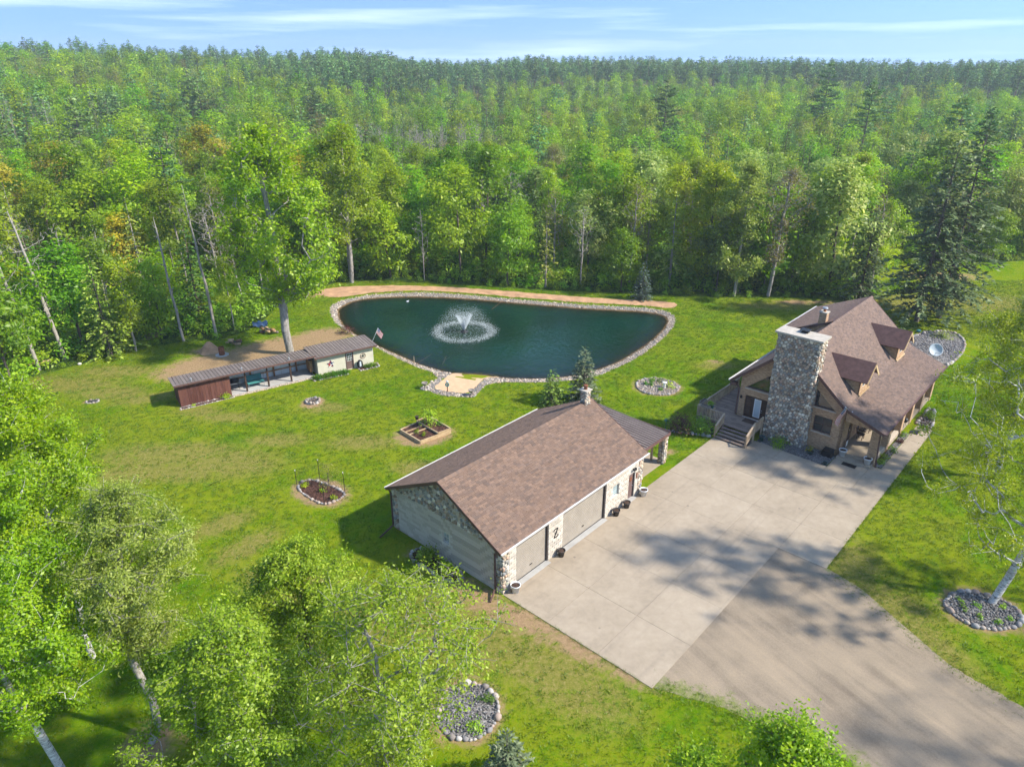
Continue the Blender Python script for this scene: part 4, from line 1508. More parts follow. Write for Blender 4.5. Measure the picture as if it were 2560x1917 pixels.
# rake boards and gutters
for x0 in (H0 - .02, H1 + .02):
    for a, b in ((RIDGE, KINK), (KINK, EAVR), (RIDGE, EAVL)):
        MB().bar((x0, a[0], a[1] - .10), (x0, b[0], b[1] - .10), .04, .22).build('fascia', 'brown_trim', hou)
MB().box(H0 - .02, UF, EAVL[0] - .55, EAVL[0] - .02, EAVL[1] - .42, EAVL[1] - .16).build('eave_return', 'brown_trim', hou)
for (y0, z0), sg in ((EAVR, -1), (EAVL, 1)):
    MB().prism([(y0, z0 + .03), (y0 + sg * .03, z0 + .03), (y0 + sg * .11, z0), (y0 + sg * .12, z0 + .045), (y0 + sg * .14, z0 + .045), (y0 + sg * .14, z0 - .04), (y0 + sg * .10, z0 - .1), (y0, z0 - .1)], 'x', H0 - .04, H1 + .04).build('gutter', 'white_metal' if sg > 0 else 'brown_trim', hou)
dsp = MB().bar((28.75, EAVL[0] - .05, EAVL[1] - .1), (28.9, .0, 3.3), .08, .1).bar((28.92, .0, 3.34), (28.92, .0, .8), .08, .1)
dsp.build('downspout', 'brown_trim', hou)
MB().bar((28.85, -11.2, 3.0), (28.95, -11.35, .1), .08, .1).build('downspout', 'brown_trim', hou)
# gabled dormers
def dormer(u0, lab):
    zr, ze, hw = 6.72, 5.48, 1.38
    d = MB()
    for s in (-1, 1):
        q = [(u0, -5.4, zr), (u0, -9.0, zr), (u0 + s * hw, -9.0, ze), (u0 + s * hw, -6.9, ze)]
        d.slab(q if s < 0 else q[::-1], .1)
    d = d.build('dormer', 'brown_trim', hou)
    d['label'] = lab
    q = MB()
    for s in (-1, 1):
        shingle_slope((u0 + s * hw, -9.0, ze + .004), (0, 1, 0), (-s * hw, 0, zr - ze), 2.6, math.hypot(hw, zr - ze), q, rh, .3, .15, SH_DARK)
    q.box(u0 - .1, u0 + .1, -9.0, -5.5, zr - .02, zr + .02, SH_DARK[2])
    q.build('shingles', 'shingle', d, kind='stuff')
    b = MB()
    hole = [(u0 - .55, 4.75), (u0 + .55, 4.75), (u0 + .55, 5.5), (u0 - .55, 5.5)]
    wall_with_holes(b, [(u0 - 1.1, 4.2), (u0 + 1.1, 4.2), (u0 + 1.1, 5.68), (u0, 6.62), (u0 - 1.1, 5.68)], [hole], lambda a, z, e: (a, -8.5 + e, z), .15)
    b.add([(u0 - 1.1, -8.5, 4.0), (u0 - 1.1, -6.5, 4.0), (u0 - 1.1, -6.5, 5.7), (u0 - 1.1, -8.5, 5.7)], [(0, 1, 2, 3)])
    b.add([(u0 + 1.1, -8.5, 4.0), (u0 + 1.1, -6.5, 4.0), (u0 + 1.1, -6.5, 5.7), (u0 + 1.1, -8.5, 5.7)], [(3, 2, 1, 0)])
    b.build('cheek_wall', 'brick', d)
    pane_set(d, hole, lambda a, z, e: (a, -8.5 + e, z), 'window', 'white_metal', 'glass', .1, (1, 0))
    for s in (-1, 1):
        MB().bar((u0, -9.02, zr - .08), (u0 + s * hw, -9.02, ze - .08), .04, .18).build('rake_trim', 'timber', d)
    MB().box(u0 - 1.16, u0 + 1.16, -8.62, -8.52, 4.24, 4.36).build('window_sill', 'timber', d)
dormer(32.55, 'shingled gable dormer nearer the stone chimney')
dormer(42.0, 'shingled gable dormer at the far end of the roof')
# stone chimney, every stone its own piece up to the limit
chm = MB().box(28.2, 29.5, -6.04, -2.8, 0, 9.0).build('chimney', 'mortar', hou)
chm['label'] = 'tall tapering fieldstone chimney with concrete cap'
cr, bud = MB(), [300]
stone_face(chm, [(0, 3.0), (3.24, 3.0), (3.24, 9.0), (0, 9.0)], ((28.2, -2.8, 0), (0, -1, 0), (0, 0, 1), (-1, 0, 0)), .235, rh, STONE_PAL, bud, cr, rise=.075)
stone_face(chm, [(0, 0), (1.3, 0), (1.3, 9.0), (0, 9.0)], ((28.2, -6.04, 0), (1, 0, 0), (0, 0, 1), (0, -1, 0)), .235, rh, WARM_PAL, bud, cr, rise=.075)
stone_face(chm, [(0, 0), (3.24, 0), (3.24, 3.0), (0, 3.0)], ((28.2, -2.8, 0), (0, -1, 0), (0, 0, 1), (-1, 0, 0)), .235, rh, STONE_PAL, bud, cr, rise=.075)
stone_face(chm, [(0, 4.5), (1.3, 4.5), (1.3, 9.0), (0, 9.0)], ((29.5, -2.8, 0), (-1, 0, 0), (0, 0, 1), (0, 1, 0)), .3, rh, STONE_PAL, bud, cr, rise=.075)
cr.build('stones', 'stone', chm, True, kind='stuff')
MB().box(27.98, 29.62, -6.26, -2.58, 9.0, 9.14).build('cap', 'cap', chm)
MB().box(28.9, 29.35, -4.7, -4.2, 9.14, 9.2).box(28.8, 29.45, -4.8, -4.1, 9.32, 9.36).box(28.95, 29.0, -4.65, -4.25, 9.2, 9.32).box(29.25, 29.3, -4.65, -4.25, 9.2, 9.32).build('flue_cover', 'black', chm)
sc_ = MB().box(36.55, 37.15, -3.45, -2.85, 6.8, 8.5).build('small_chimney', 'brick', hou)
MB().box(36.5, 37.2, -3.5, -2.8, 8.5, 8.57).build('cap', 'cap', sc_)
MB().lathe([(.12, 8.57), (.12, 8.8), (.14, 8.82)], 12, (36.85, -3.15, 0)).build('flue', 'terracotta', sc_)
MB().lathe([(.05, 8.82), (.24, 8.86), (.2, 8.94), (.03, 8.98)], 14, (36.85, -3.15, 0)).build('hood', 'grey_metal', sc_)
# porch
MB().box(29.15, 45.2, -11.1, VR, .05, .36).build('porch_floor', 'concrete', hou)
MB().box(28.5, 29.15, -11.1, -8.62, .0, .19).build('porch_step', 'concrete', hou)
for u0 in (29.45, 32.35, 35.9, 38.6, 41.6, 44.7):
    c = MB().box(u0 - .3, u0 + .3, -11.15, -10.55, .02, 2.86)
    c = c.build('porch_column', 'brick', hou)
    MB().box(u0 - .34, u0 + .34, -11.19, -10.51, 2.86, 2.93).build('cap', 'sill', c)
for a, b in ((29.8, 31.95), (32.75, 35.5)):
    MB().box(a, b, -11.05, -10.75, .36, .5).build('kerb', 'sill', hou)
MB().box(29.0, 45.2, -11.0, -10.7, 2.93, 3.14).build('porch_beam', 'brown_trim', hou)
pg = MB()
pg.prism([(-8.6, 3.05), (-10.6, 2.93), (-10.6, 3.15), (-8.6, 3.95)], 'x', 29.02, 29.2)
pg.build('porch_gable', 'brick', hou)
MB().lathe([(.02, 0), (.09, -.04), (.1, -.18), (.05, -.26)], 8, (UF - .14, -.32, 2.62)).bar((UF, -.32, 2.6), (UF - .14, -.32, 2.62), .03, .03).build('wall_lamp', 'black', hou)
MB().box(28.7, 28.74, -9.05, -8.97, 4.0, 4.1).build('flood_lamp', 'white_plastic', hou)
rebase(hou, (29, -4.2))

# ------------------------------------------------------------------ vegetation
MATS.update(
    leaf_green=leaf_mat('leaf_mid_green', (0.1054, 0.2236, 0.0040), (0.2174, 0.4048, 0.0072), (0.3953, 0.5679, 0.0224)),
    leaf_bright=leaf_mat('leaf_bright_green', (0.1331, 0.2449, 0.0032), (0.2843, 0.4547, 0.0048), (0.4838, 0.6063, 0.0144)),
    leaf_yellow=leaf_mat('leaf_yellow_green', (0.1683, 0.2352, 0.0040), (0.3432, 0.4301, 0.0060), (0.5357, 0.5600, 0.0140)),
    leaf_gold=leaf_mat('leaf_golden', (0.2415, 0.2240, 0.0120), (0.4600, 0.4032, 0.0200), (0.5980, 0.5152, 0.0450), .45, .03),
    leaf_pale=leaf_mat('leaf_pale_green', (0.1309, 0.2079, 0.0370), (0.2871, 0.3905, 0.0800), (0.5401, 0.5500, 0.1810)),
    leaf_olive=leaf_mat('leaf_olive_buds', (0.133, 0.143, 0.033), (0.258, 0.247, 0.058), (0.390, 0.351, 0.111)),
    leaf_aspen=leaf_mat('leaf_aspen_green', (0.1361, 0.2434, 0.0064), (0.2592, 0.3977, 0.0128), (0.4406, 0.5580, 0.0360)),
    leaf_shrub=leaf_mat('leaf_shrub_green', (0.0897, 0.1984, 0.0080), (0.1943, 0.3571, 0.0144), (0.3737, 0.5290, 0.0360), .25),
    leaf_hosta=leaf_mat('leaf_lush_green', (0.035, 0.115, 0.008), (0.08, 0.20, 0.012), (0.15, 0.29, 0.03), .3),
    leaf_red=leaf_mat('leaf_purple_red', (0.055, 0.020, 0.016), (0.115, 0.042, 0.030), (0.17, 0.085, 0.05), .2),
    needle=leaf_mat('needle_dark_green', (0.0497, 0.0995, 0.0180), (0.1062, 0.1922, 0.0306), (0.2166, 0.3226, 0.0486), .12),
    needle_blue=leaf_mat('needle_blue_green', (0.0510, 0.0870, 0.0725), (0.1125, 0.1680, 0.1377), (0.2325, 0.3000, 0.2392), .12),
    needle_pine=leaf_mat('needle_pine_green', (0.0555, 0.1254, 0.0379), (0.1270, 0.2508, 0.0698), (0.2578, 0.3920, 0.1057), .15),
    needle_olive=leaf_mat('needle_olive_green', (0.1123, 0.1519, 0.0216), (0.2318, 0.2916, 0.0396), (0.4378, 0.4637, 0.0675), .15),
    leaf_yard=leaf_mat('leaf_yard_birch', (0.1210, 0.2430, 0.0032), (0.2640, 0.4428, 0.0064), (0.4400, 0.5724, 0.0200), .5, .01, .1),
    leaf_cherry=leaf_mat('leaf_yard_cherry', (0.1365, 0.2279, 0.0080), (0.2783, 0.4028, 0.0176), (0.4515, 0.5406, 0.0560), .5, .01, .1),
    leaf_lime=leaf_mat('leaf_yard_lime', (0.150, 0.235, 0.004), (0.310, 0.410, 0.008), (0.450, 0.500, 0.022), .5, .01, .1),
    leaf_willow=leaf_mat('leaf_yard_willow', (0.160, 0.230, 0.025), (0.300, 0.385, 0.050), (0.460, 0.520, 0.130), .5, .01, .1),
    needle_grey=leaf_mat('needle_grey_green', (0.060, 0.085, 0.045), (0.125, 0.165, 0.085), (0.240, 0.280, 0.150), .15, .01, .1),
    needle_tall=leaf_mat('needle_tall_spruce', (0.0600, 0.0937, 0.0390), (0.1200, 0.1732, 0.0690), (0.2250, 0.2840, 0.1200), .15, .01, .1),
    leaf_lawn=leaf_mat('lawn_blades', (0.060, 0.145, 0.004), (0.110, 0.205, 0.005), (0.200, 0.260, 0.014), .35, .05, .5),
)


def unit(a):
    return a / (np.linalg.norm(a, axis=-1, keepdims=True) + 1e-9)


def leaf_quads(P, T, N, L, W):
    """folded diamond leaves"""
    B = unit(np.cross(N, T))
    T = unit(np.cross(B, N))
    L, W = L[:, None], W[:, None]
    mid = P + T * L * .45
    V = np.stack([P, mid + B * W + N * W * .25, P + T * L, mid - B * W + N * W * .25], 1)
    return V.reshape(-1, 3), np.arange(len(P) * 4).reshape(-1, 4)


def tube_quads(P0, P1, r0, r1, n=5):
    d = unit(P1 - P0)
    ref = np.where(np.abs(d[:, 2:3]) < .9, np.array([[0, 0, 1.]]), np.array([[1., 0, 0]]))
    s = unit(np.cross(d, ref))
    t = np.cross(d, s)
    a = np.arange(n) * 2 * pi / n
    ring = s[:, None] * np.cos(a)[None, :, None] + t[:, None] * np.sin(a)[None, :, None]
    V = np.concatenate([P0[:, None] + ring * r0[:, None, None], P1[:, None] + ring * r1[:, None, None]], 1)
    k = np.arange(n)
    f = np.stack([k, (k + 1) % n, (k + 1) % n + n, k + n], 1)
    F = f[None] + (np.arange(len(P0)) * 2 * n)[:, None, None]
    return V.reshape(-1, 3), F.reshape(-1, 4)


def grow(trunk, clusters, rgn, r_base, r_tip=0.02, steps=3, wig=.08):
    """limbs from a trunk polyline to every cluster centre; returns segments and radii"""
    nodes = [np.array(p, float) for p in trunk]
    par = [-1] + list(range(len(trunk) - 1))
    nT = len(trunk)
    ax = np.array(trunk)
    d0 = [np.min(np.linalg.norm(ax - c, axis=1)) for c in clusters]
    for ci in np.argsort(d0):
        c = clusters[ci]
        A = np.array(nodes)
        d = np.linalg.norm(A - c, axis=1)
        cost = d + 1.4 * np.maximum(0, A[:, 2] - (c[2] - .45 * d)) + np.where(np.arange(len(A)) < nT // 4, .5 * d, 0)
        j = int(np.argmin(cost))
        p0, L = nodes[j], d[j]
        prev = j
        for s in range(1, steps + 1):
            t = s / steps
            q = p0 + (c - p0) * t
            q[2] -= L * .10 * sin(pi * t)
            q = q + rgn.normal(0, wig, 3) * L * (s < steps)
            nodes.append(q)
            par.append(prev)
            prev = len(nodes) - 1
    n = len(nodes)
    w = np.zeros(n)
    kids = np.zeros(n, int)
    for i in range(1, n):
        kids[par[i]] += 1
    w[kids == 0] = 1
    for i in range(n - 1, 0, -1):
        w[par[i]] += w[i]
    r = r_tip * np.power(np.maximum(w, 1), .5)
    sc_ = (r_base / r[0])
    r = r_tip + (r - r_tip) * (r_base - r_tip) / max(1e-6, r[0] - r_tip)
    nodes = np.array(nodes)
    i = np.arange(1, n)
    p = np.array(par[1:])
    return nodes[p], nodes[i], r[p], r[i], nodes


def crown_points(rgn, n, z0, z1, rad, shape='ovoid', shell=.55, lobes=3):
    """cluster centres in an uneven crown"""
    out = []
    ph = rgn.uniform(0, 2 * pi, lobes)
    am = rgn.uniform(.1, .28, lobes)
    while len(out) < n:
        t = rgn.uniform(0, 1)
        if shape == 'ovoid':
            pr = (sin(pi * min(1, t * .86 + .14)) ** .7)
        elif shape == 'vase':
            pr = .35 + .75 * t if t < .75 else .9 * (1 - (t - .75) / .3)
        elif shape == 'column':
            pr = min(1, t * 4 + .3) * (1 - t ** 3 * .7)
        else:
            pr = sin(pi * t) ** .6
        a = rgn.uniform(0, 2 * pi)
        lob = 1 + sum(am[i] * sin((i + 1) * a + ph[i] + 3 * t) for i in range(lobes))
        rr = rad * pr * lob * (shell + (1 - shell) * rgn.uniform(0, 1)) if rgn.uniform() < .72 else rad * pr * lob * rgn.uniform(0, .7)
        out.append((rr * cos(a), rr * sin(a), z0 + (z1 - z0) * t))
    return np.array(out)


def crown_leaves(rgn, C, per, rc, size, centre, up=.55, flat=.65, taper=.5):
    k = len(C)
    P = np.repeat(C, per, 0) + rgn.normal(0, 1, (k * per, 3)) * rc * np.array([1, 1, flat])
    ct = np.repeat(rgn.uniform(-.22, .22, k), per)
    out = unit(P - centre)
    N = unit(np.array([0, 0, up]) + out * .5 + rgn.normal(0, .36, P.shape))
    T = unit(rgn.normal(0, 1, P.shape) + np.array([0, 0, -.2]))
    L = size * np.clip(rgn.normal(1, .32, len(P)), .4, 1.9)
    V, F = leaf_quads(P, T, N, L, L * taper * .5)
    return V, F, np.clip(rgn.normal(.5, .2, len(P)) + ct, 0, 1)


def spruce_geo(rgn, H, Rm, step=.42, nb=7, z0=.08, q=.42, pw=.85, droop=.25, ragged=.15, inner=.12, up=0.0):
    P, T, L, tint, segs = [], [], [], [], []
    z = H * z0
    while z < H * .985:
        f = (z / H - z0) / (1 - z0)
        l0 = Rm * (1 - f) ** pw + .08
        m = max(3, int(nb * (1 - .45 * f)))
        a0 = rgn.uniform(0, 2 * pi)
        for b in range(m):
            a = a0 + 2 * pi * b / m + rgn.normal(0, .22)
            l = l0 * (1 + rgn.normal(0, ragged))
            d = np.array([cos(a), sin(a), up - droop * rgn.uniform(.5, 1.4) * (1 - .8 * f)])
            o = np.array([0, 0, z + rgn.normal(0, step * .3)])
            if l > .8:
                segs.append((o, o + d * l * .8, .012 + .012 * l, .008))
            k = max(1, int(l / (q * .62)))
            for s in range(k):
                t = inner + (1 - inner) * (s + rgn.uniform(.2, .8)) / k
                p = o + d * l * t
                p[2] -= .10 * l * t * t
                for side in ((0, 1, -1) if l * t > .25 else (0,)):
                    aa = a + side * rgn.uniform(.6, 1.1)
                    P.append(p)
                    T.append((cos(aa), sin(aa), d[2] * .7 + rgn.normal(0, .15)))
                    L.append(q * rgn.uniform(.8, 1.3) * (1.0 if side == 0 else .85))
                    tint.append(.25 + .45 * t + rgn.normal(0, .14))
        z += step * (1 - .35 * f)
    P, T, L = np.array(P), unit(np.array(T)), np.array(L)
    N = unit(np.array([0, 0, 1.]) + rgn.normal(0, .38, P.shape))
    V, F = leaf_quads(P, T, N, L, L * .24)
    segs.append((np.array([0, 0, 0]), np.array([0, 0, H * .5]), .012 * H + .03, .007 * H + .02))
    segs.append((np.array([0, 0, H * .5]), np.array([0, 0, H * .98]), .007 * H + .02, .01))
    S = [np.array([s[i] for s in segs]) for i in range(4)]
    return V, F, np.clip(np.array(tint), 0, 1), S


def pine_geo(rgn, H, Rm, z0=.35, size=.5, tufts=9):
    C, segs = [], []
    z = H * z0
    while z < H * .97:
        f = (z / H - z0) / (1 - z0)
        l0 = Rm * (sin(pi * min(1, .25 + .72 * f)) ** .8) * (1.0 if f < .85 else .6)
        for b in range(rgn.integers(3, 6)):
            a = rgn.uniform(0, 2 * pi)
            l = l0 * rgn.uniform(.55, 1.2)
            d = np.array([cos(a), sin(a), rgn.uniform(-.05, .28)])
            o = np.array([0, 0, z])
            segs.append((o, o + d * l, .05 + .012 * l, .012))
            for s in range(max(1, int(l / .55))):
                t = .35 + .65 * (s + rgn.uniform(0, 1)) / max(1, int(l / .55))
                C.append(o + d * l * t + np.array([rgn.normal(0, .15), rgn.normal(0, .15), .08]))
        z += H * rgn.uniform(.035, .06)
    C.append(np.array([0, 0, H]))
    C = np.array(C)
    P = np.repeat(C, tufts, 0) + rgn.normal(0, size * .32, (len(C) * tufts, 3)) * np.array([1, 1, .5])
    T = unit(rgn.normal(0, 1, P.shape) * np.array([1, 1, .45]) + np.array([0, 0, .3]))
    N = unit(np.array([0, 0, 1.]) + rgn.normal(0, .5, P.shape))
    L = size * rgn.uniform(.6, 1.3, len(P))
    V, F = leaf_quads(P, T, N, L, L * .2)
    segs.append((np.array([0, 0, 0]), np.array([0, 0, H * .55]), .011 * H + .05, .007 * H))
    segs.append((np.array([0, 0, H * .55]), np.array([0, 0, H]), .007 * H, .012))
    S = [np.array([s[i] for s in segs]) for i in range(4)]
    return V, F, np.clip(rgn.normal(.5, .22, len(P)), 0, 1), S


def wood_mesh(name, segs, n=5):
    V, F = tube_quads(*segs, n)
    return quad_mesh(name, V, F, None, True)


def two_part(name, wood, crown, bark, leaf):
    """one mesh for a distant tree: wood + foliage"""
    (V0, F0), (V1, F1, t) = wood, crown
    me = quad_mesh(name, np.concatenate([V0, V1]), np.concatenate([F0, F1 + len(V0)]), {'tint': np.concatenate([np.zeros(len(F0)), t])})
    me.materials.append(MATS[bark])
    me.materials.append(MATS[leaf])
    me.polygons.foreach_set('material_index', np.concatenate([np.zeros(len(F0), np.int32), np.ones(len(F1), np.int32)]))
    return me


# ---- prototypes (metres; scaled a little when placed)
PROTO = {}


def proto(kind, wood_segs, crown, bark, leaf, n=4):
    w = wood_mesh('trunk', wood_segs, n)
    w.materials.append(MATS[bark])
    V, F, t = crown
    c = quad_mesh('crown', V, F, {'tint': t})
    c.materials.append(MATS[leaf])
    joined = two_part('tree', tube_quads(*wood_segs, 3), crown, bark, leaf)
    PROTO.setdefault(kind, []).append((w, c, joined))


def broad(rgn, H, z0, rad, shape, ncl, per, rc, size, r_base, lean=.03, tipr=.02):
    k = 7
    lean_v = rgn.normal(0, lean, 2) * H
    tr = [np.array([lean_v[0] * (i / k) ** 1.5 + rgn.normal(0, .05), lean_v[1] * (i / k) ** 1.5 + rgn.normal(0, .05), H * .88 * i / k]) for i in range(k + 1)]
    C = crown_points(rgn, ncl, z0, H - rc * .5, rad, shape)
    C[:, :2] += lean_v * np.clip(C[:, 2:] / H, 0, 1)
    segs = grow(tr, C, rgn, r_base, tipr)
    cen = np.array([lean_v[0], lean_v[1], z0 + (H - z0) * .4])
    return segs[:4], crown_leaves(rgn, C, per, rc, size, cen)


rgt = np.random.default_rng(21)
for i in range(8):      # full rounded crowns
    s, c = broad(rgt, rgt.uniform(13, 15.5), rgt.uniform(2.6, 4.6), rgt.uniform(3.5, 4.5), 'ovoid', 52, 105, .70, .44, .17)
    proto('broad', s, c, 'bark', 'leaf_green')
for i in range(3):      # tall slim crowns on long trunks
    s, c = broad(rgt, rgt.uniform(14, 16), rgt.uniform(5.0, 7.0), rgt.uniform(1.9, 2.4), 'column', 38, 78, .52, .38, .12)
    proto('slim', s, c, 'pale_bark', 'leaf_aspen')
for i in range(2):      # thin spring crowns, branches showing
    s, c = broad(rgt, rgt.uniform(13, 15), rgt.uniform(3.5, 5), rgt.uniform(2.5, 3.0), 'vase', 85, 14, .5, .24, .14, tipr=.022)
    proto('sparse', s, c, 'pale_bark', 'leaf_olive')
for i in range(2):      # leafless
    s, c = broad(rgt, rgt.uniform(11, 13), rgt.uniform(3.5, 4.5), rgt.uniform(1.9, 2.4), 'vase', 120, 1, .4, .12, .12, tipr=.02)
    proto('bare', s, c, 'dead_bark', 'leaf_olive')
for i in range(3):
    V, F, t, S = spruce_geo(rgt, rgt.uniform(11, 13), rgt.uniform(1.9, 2.4), .46, 7, .10, .50, ragged=.2)
    proto('spruce', S, (V, F, t), 'bark', 'needle')
for i in range(2):      # thin swamp spruce
    V, F, t, S = spruce_geo(rgt, rgt.uniform(13, 15), rgt.uniform(1.5, 1.8), .62, 6, .22, .52, .7, .35, .35, .25)
    proto('thin', S, (V, F, t), 'dead_bark', 'needle_olive')
for i in range(3):
    V, F, t, S = pine_geo(rgt, rgt.uniform(17, 20), rgt.uniform(2.7, 3.4), .38, .55, 9)
    proto('pine', S, (V, F, t), 'bark', 'needle_pine')

# coarser prototypes for the far wood
FAR = {'far_broad': [], 'far_slim': [], 'far_conifer': [], 'far_pine': []}
for i in range(3):
    s, c = broad(rgt, 12.5, 2.5, rgt.uniform(2.7, 3.3), 'ovoid', 26, 34, .9, .62, .15)
    FAR['far_broad'].append((tube_quads(*s, 3), c))
for i in range(2):
    s, c = broad(rgt, 11, 3.0, rgt.uniform(1.5, 1.9), 'column', 20, 30, .62, .48, .10)
    FAR['far_slim'].append((tube_quads(*s, 3), c))
for i in range(2):
    V, F, t, S = spruce_geo(rgt, 12, 2.0, .85, 6, .1, .85, ragged=.2)
    FAR['far_conifer'].append((tube_quads(*S, 3), (V, F, t)))
for i in range(3):
    V, F, t, S = pine_geo(rgt, 18.5, 3.0, .42, .9, 4)
    FAR['far_pine'].append((tube_quads(*S, 3), (V, F, t)))


def far_collection(name, spec):
    col = bpy.data.collections.new(name)
    for k, bark, leaf in spec:
        for w, c in FAR[k]:
            o = bpy.data.objects.new(name + '_tree', two_part('far_tree', w, c, bark, leaf))
            col.objects.link(o)
    return col


def instance_stuff(name, pts, scale, rot, col, **kw):
    me = bpy.data.meshes.new(name)
    n = len(pts)
    me.vertices.add(n)
    me.vertices.foreach_set('co', np.asarray(pts, np.float32).ravel())
    a = me.attributes.new('size', 'FLOAT_VECTOR', 'POINT')
    a.data.foreach_set('vector', np.asarray(scale, np.float32).ravel())
    a = me.attributes.new('turn', 'FLOAT_VECTOR', 'POINT')
    a.data.foreach_set('vector', np.asarray(rot, np.float32).ravel())
    a = me.attributes.new('pick', 'INT', 'POINT')
    a.data.foreach_set('value', R.integers(0, 1000, n).astype(np.int32))
    o = bpy.data.objects.new(name, me)
    link(o)
    ng = bpy.data.node_groups.new(name, 'GeometryNodeTree')
    ng.interface.new_socket('Geometry', in_out='INPUT', socket_type='NodeSocketGeometry')
    ng.interface.new_socket('Geometry', in_out='OUTPUT', socket_type='NodeSocketGeometry')
    gi, go = ng.nodes.new('NodeGroupInput'), ng.nodes.new('NodeGroupOutput')
    iop = ng.nodes.new('GeometryNodeInstanceOnPoints')
    ci = ng.nodes.new('GeometryNodeCollectionInfo')
    ci.inputs['Collection'].default_value = col
    ci.inputs['Separate Children'].default_value = True
    ci.inputs['Reset Children'].default_value = True

    def na(nm, ty):
        x = ng.nodes.new('GeometryNodeInputNamedAttribute')
        x.data_type = ty
        x.inputs['Name'].default_value = nm
        return x.outputs['Attribute']
    e2r = ng.nodes.new('FunctionNodeEulerToRotation')
    L = ng.links.new
    L(gi.outputs[0], iop.inputs['Points'])
    L(ci.outputs[0], iop.inputs['Instance'])
    iop.inputs['Pick Instance'].default_value = True
    L(na('pick', 'INT'), iop.inputs['Instance Index'])
    L(na('turn', 'FLOAT_VECTOR'), e2r.inputs[0])
    L(e2r.outputs[0], iop.inputs['Rotation'])
    L(na('size', 'FLOAT_VECTOR'), iop.inputs['Scale'])
    L(iop.outputs[0], go.inputs[0])
    md = o.modifiers.new('instances', 'NODES')
    md.node_group = ng
    return tag(o, kind='stuff', **kw)


# ---- hero trees, each one its own mesh
def hero(name, label, cat, loc, segs, crown, bark, leaf, n=6, group=None):
    t = empty(name, (loc[0], loc[1], float(ground_z(loc[0], loc[1]))), 0, label=label, cat=cat, group=group)
    w = wood_mesh('trunk', segs, n)
    w.materials.append(MATS[bark])
    link(bpy.data.objects.new('trunk', w), t)
    if crown is not None:
        V, F, ti = crown
        c = quad_mesh('crown', V, F, {'tint': ti})
        c.materials.append(MATS[leaf])
        link(bpy.data.objects.new('crown', c), t)
    return t


def hero_broad(seed, H, z0, rad, shape, ncl, per, rc, size, r_base, trunk=None, off=(0, 0), tipr=.012, taper=.55, squash=None, up=.55, steps=3):
    rgn = np.random.default_rng(seed)
    if trunk is None:
        trunk = [(off[0] * (i / 8) ** 1.4 + rgn.normal(0, .06), off[1] * (i / 8) ** 1.4 + rgn.normal(0, .06), H * .9 * i / 8) for i in range(9)]
    tr = []
    for a, b in zip(trunk[:-1], trunk[1:]):
        a, b = np.array(a, float), np.array(b, float)
        tr += [a, (a + b) / 2]
    tr.append(np.array(trunk[-1], float))
    C = crown_points(rgn, ncl, z0, H - rc * .4, rad, shape)
    C[:, 0] += off[0] * np.clip(C[:, 2] / H, 0, 1) ** .8
    C[:, 1] += off[1] * np.clip(C[:, 2] / H, 0, 1) ** .8
    s = grow(tr, C, rgn, r_base, tipr, steps)
    # twigs inside every cluster
    k = 5
    tip = np.repeat(C, k, 0) + rgn.normal(0, rc * .9, (len(C) * k, 3)) * np.array([1, 1, .7])
    segs = [np.concatenate([s[0], np.repeat(C, k, 0)]), np.concatenate([s[1], tip]), np.concatenate([s[2], np.full(len(tip), tipr * .8)]), np.concatenate([s[3], np.full(len(tip), tipr * .35)])]
    cen = np.array([off[0] * .7, off[1] * .7, z0 + (H - z0) * .4])
    # leaves gather along the twigs
    q = np.repeat(np.arange(len(tip)), max(1, per // k))
    f = rgn.uniform(.1, 1.15, len(q))[:, None]
    P = np.repeat(C, k, 0)[q] * (1 - f) + tip[q] * f + rgn.normal(0, rc * .16 + size * .6, (len(q), 3))
    N = unit(np.array([0, 0, up]) + unit(P - cen) * .45 + rgn.normal(0, .55, P.shape))
    T = unit(rgn.normal(0, 1, P.shape) + np.array([0, 0, -.25]))
    L = size * np.clip(rgn.normal(1, .32, len(P)), .4, 1.9)
    V, F = leaf_quads(P, T, N, L, L * taper * .5)
    ct = np.repeat(np.repeat(rgn.uniform(-.2, .2, len(C)), k), max(1, per // k))
    return segs, (V, F, np.clip(rgn.normal(.5, .22, len(P)) + ct, 0, 1))


HERO_XY = []
LEAFVAR = .45


def put(*a, **k):
    HERO_XY.append(a[3][:2])
    return hero(*a, **k)


# in the near yard, bottom of the view
s, c = hero_broad(1, 16.0, 4.0, 4.1, 'ovoid', 170, 560, .58, .12, .17, [(0, 0, 0), (-.5, .1, 2.5), (-1.1, .2, 5), (-1.5, .3, 8), (-1.6, .4, 11), (-1.5, .4, 14)], (-1.5, .5))
put('birch_tree', 'white-trunked birch with dense bright leaves filling the lower left corner', 'tree', (-19.3, 20.9), s, c, 'birch', 'leaf_yard')
s, c = hero_broad(2, 15.2, 4.5, 3.7, 'ovoid', 150, 560, .58, .12, .16, None, (-.5, .5))
put('birch_tree', 'bright green birch behind the lower left birch, reaching toward the lawn', 'tree', (-21.6, 27.5), s, c, 'birch', 'leaf_yard')
s, c = hero_broad(12, 14.0, 4.0, 3.2, 'ovoid', 110, 540, .58, .12, .18, None, (-.3, -.3))
put('birch_tree', 'bright green birch at the left picture edge beside the mown lawn', 'tree', (-26.6, 31.5), s, c, 'birch', 'leaf_yard')
s, c = hero_broad(3, 13.2, 5.0, 2.7, 'vase', 140, 340, .48, .12, .16, [(0, 0, 0), (.45, .15, .9), (.35, .4, 2.2), (-.25, .7, 4.2), (-.2, .9, 6.5), (.1, 1.1, 9), (.6, 1.2, 11.5)], (.6, 1.2), .014, .4)
put('willow_tree', 'crooked grey-trunked tree with thin pale leaves in a bare soil patch', 'tree', (-16.25, 22.4), s, c, 'pale_bark', 'leaf_willow')
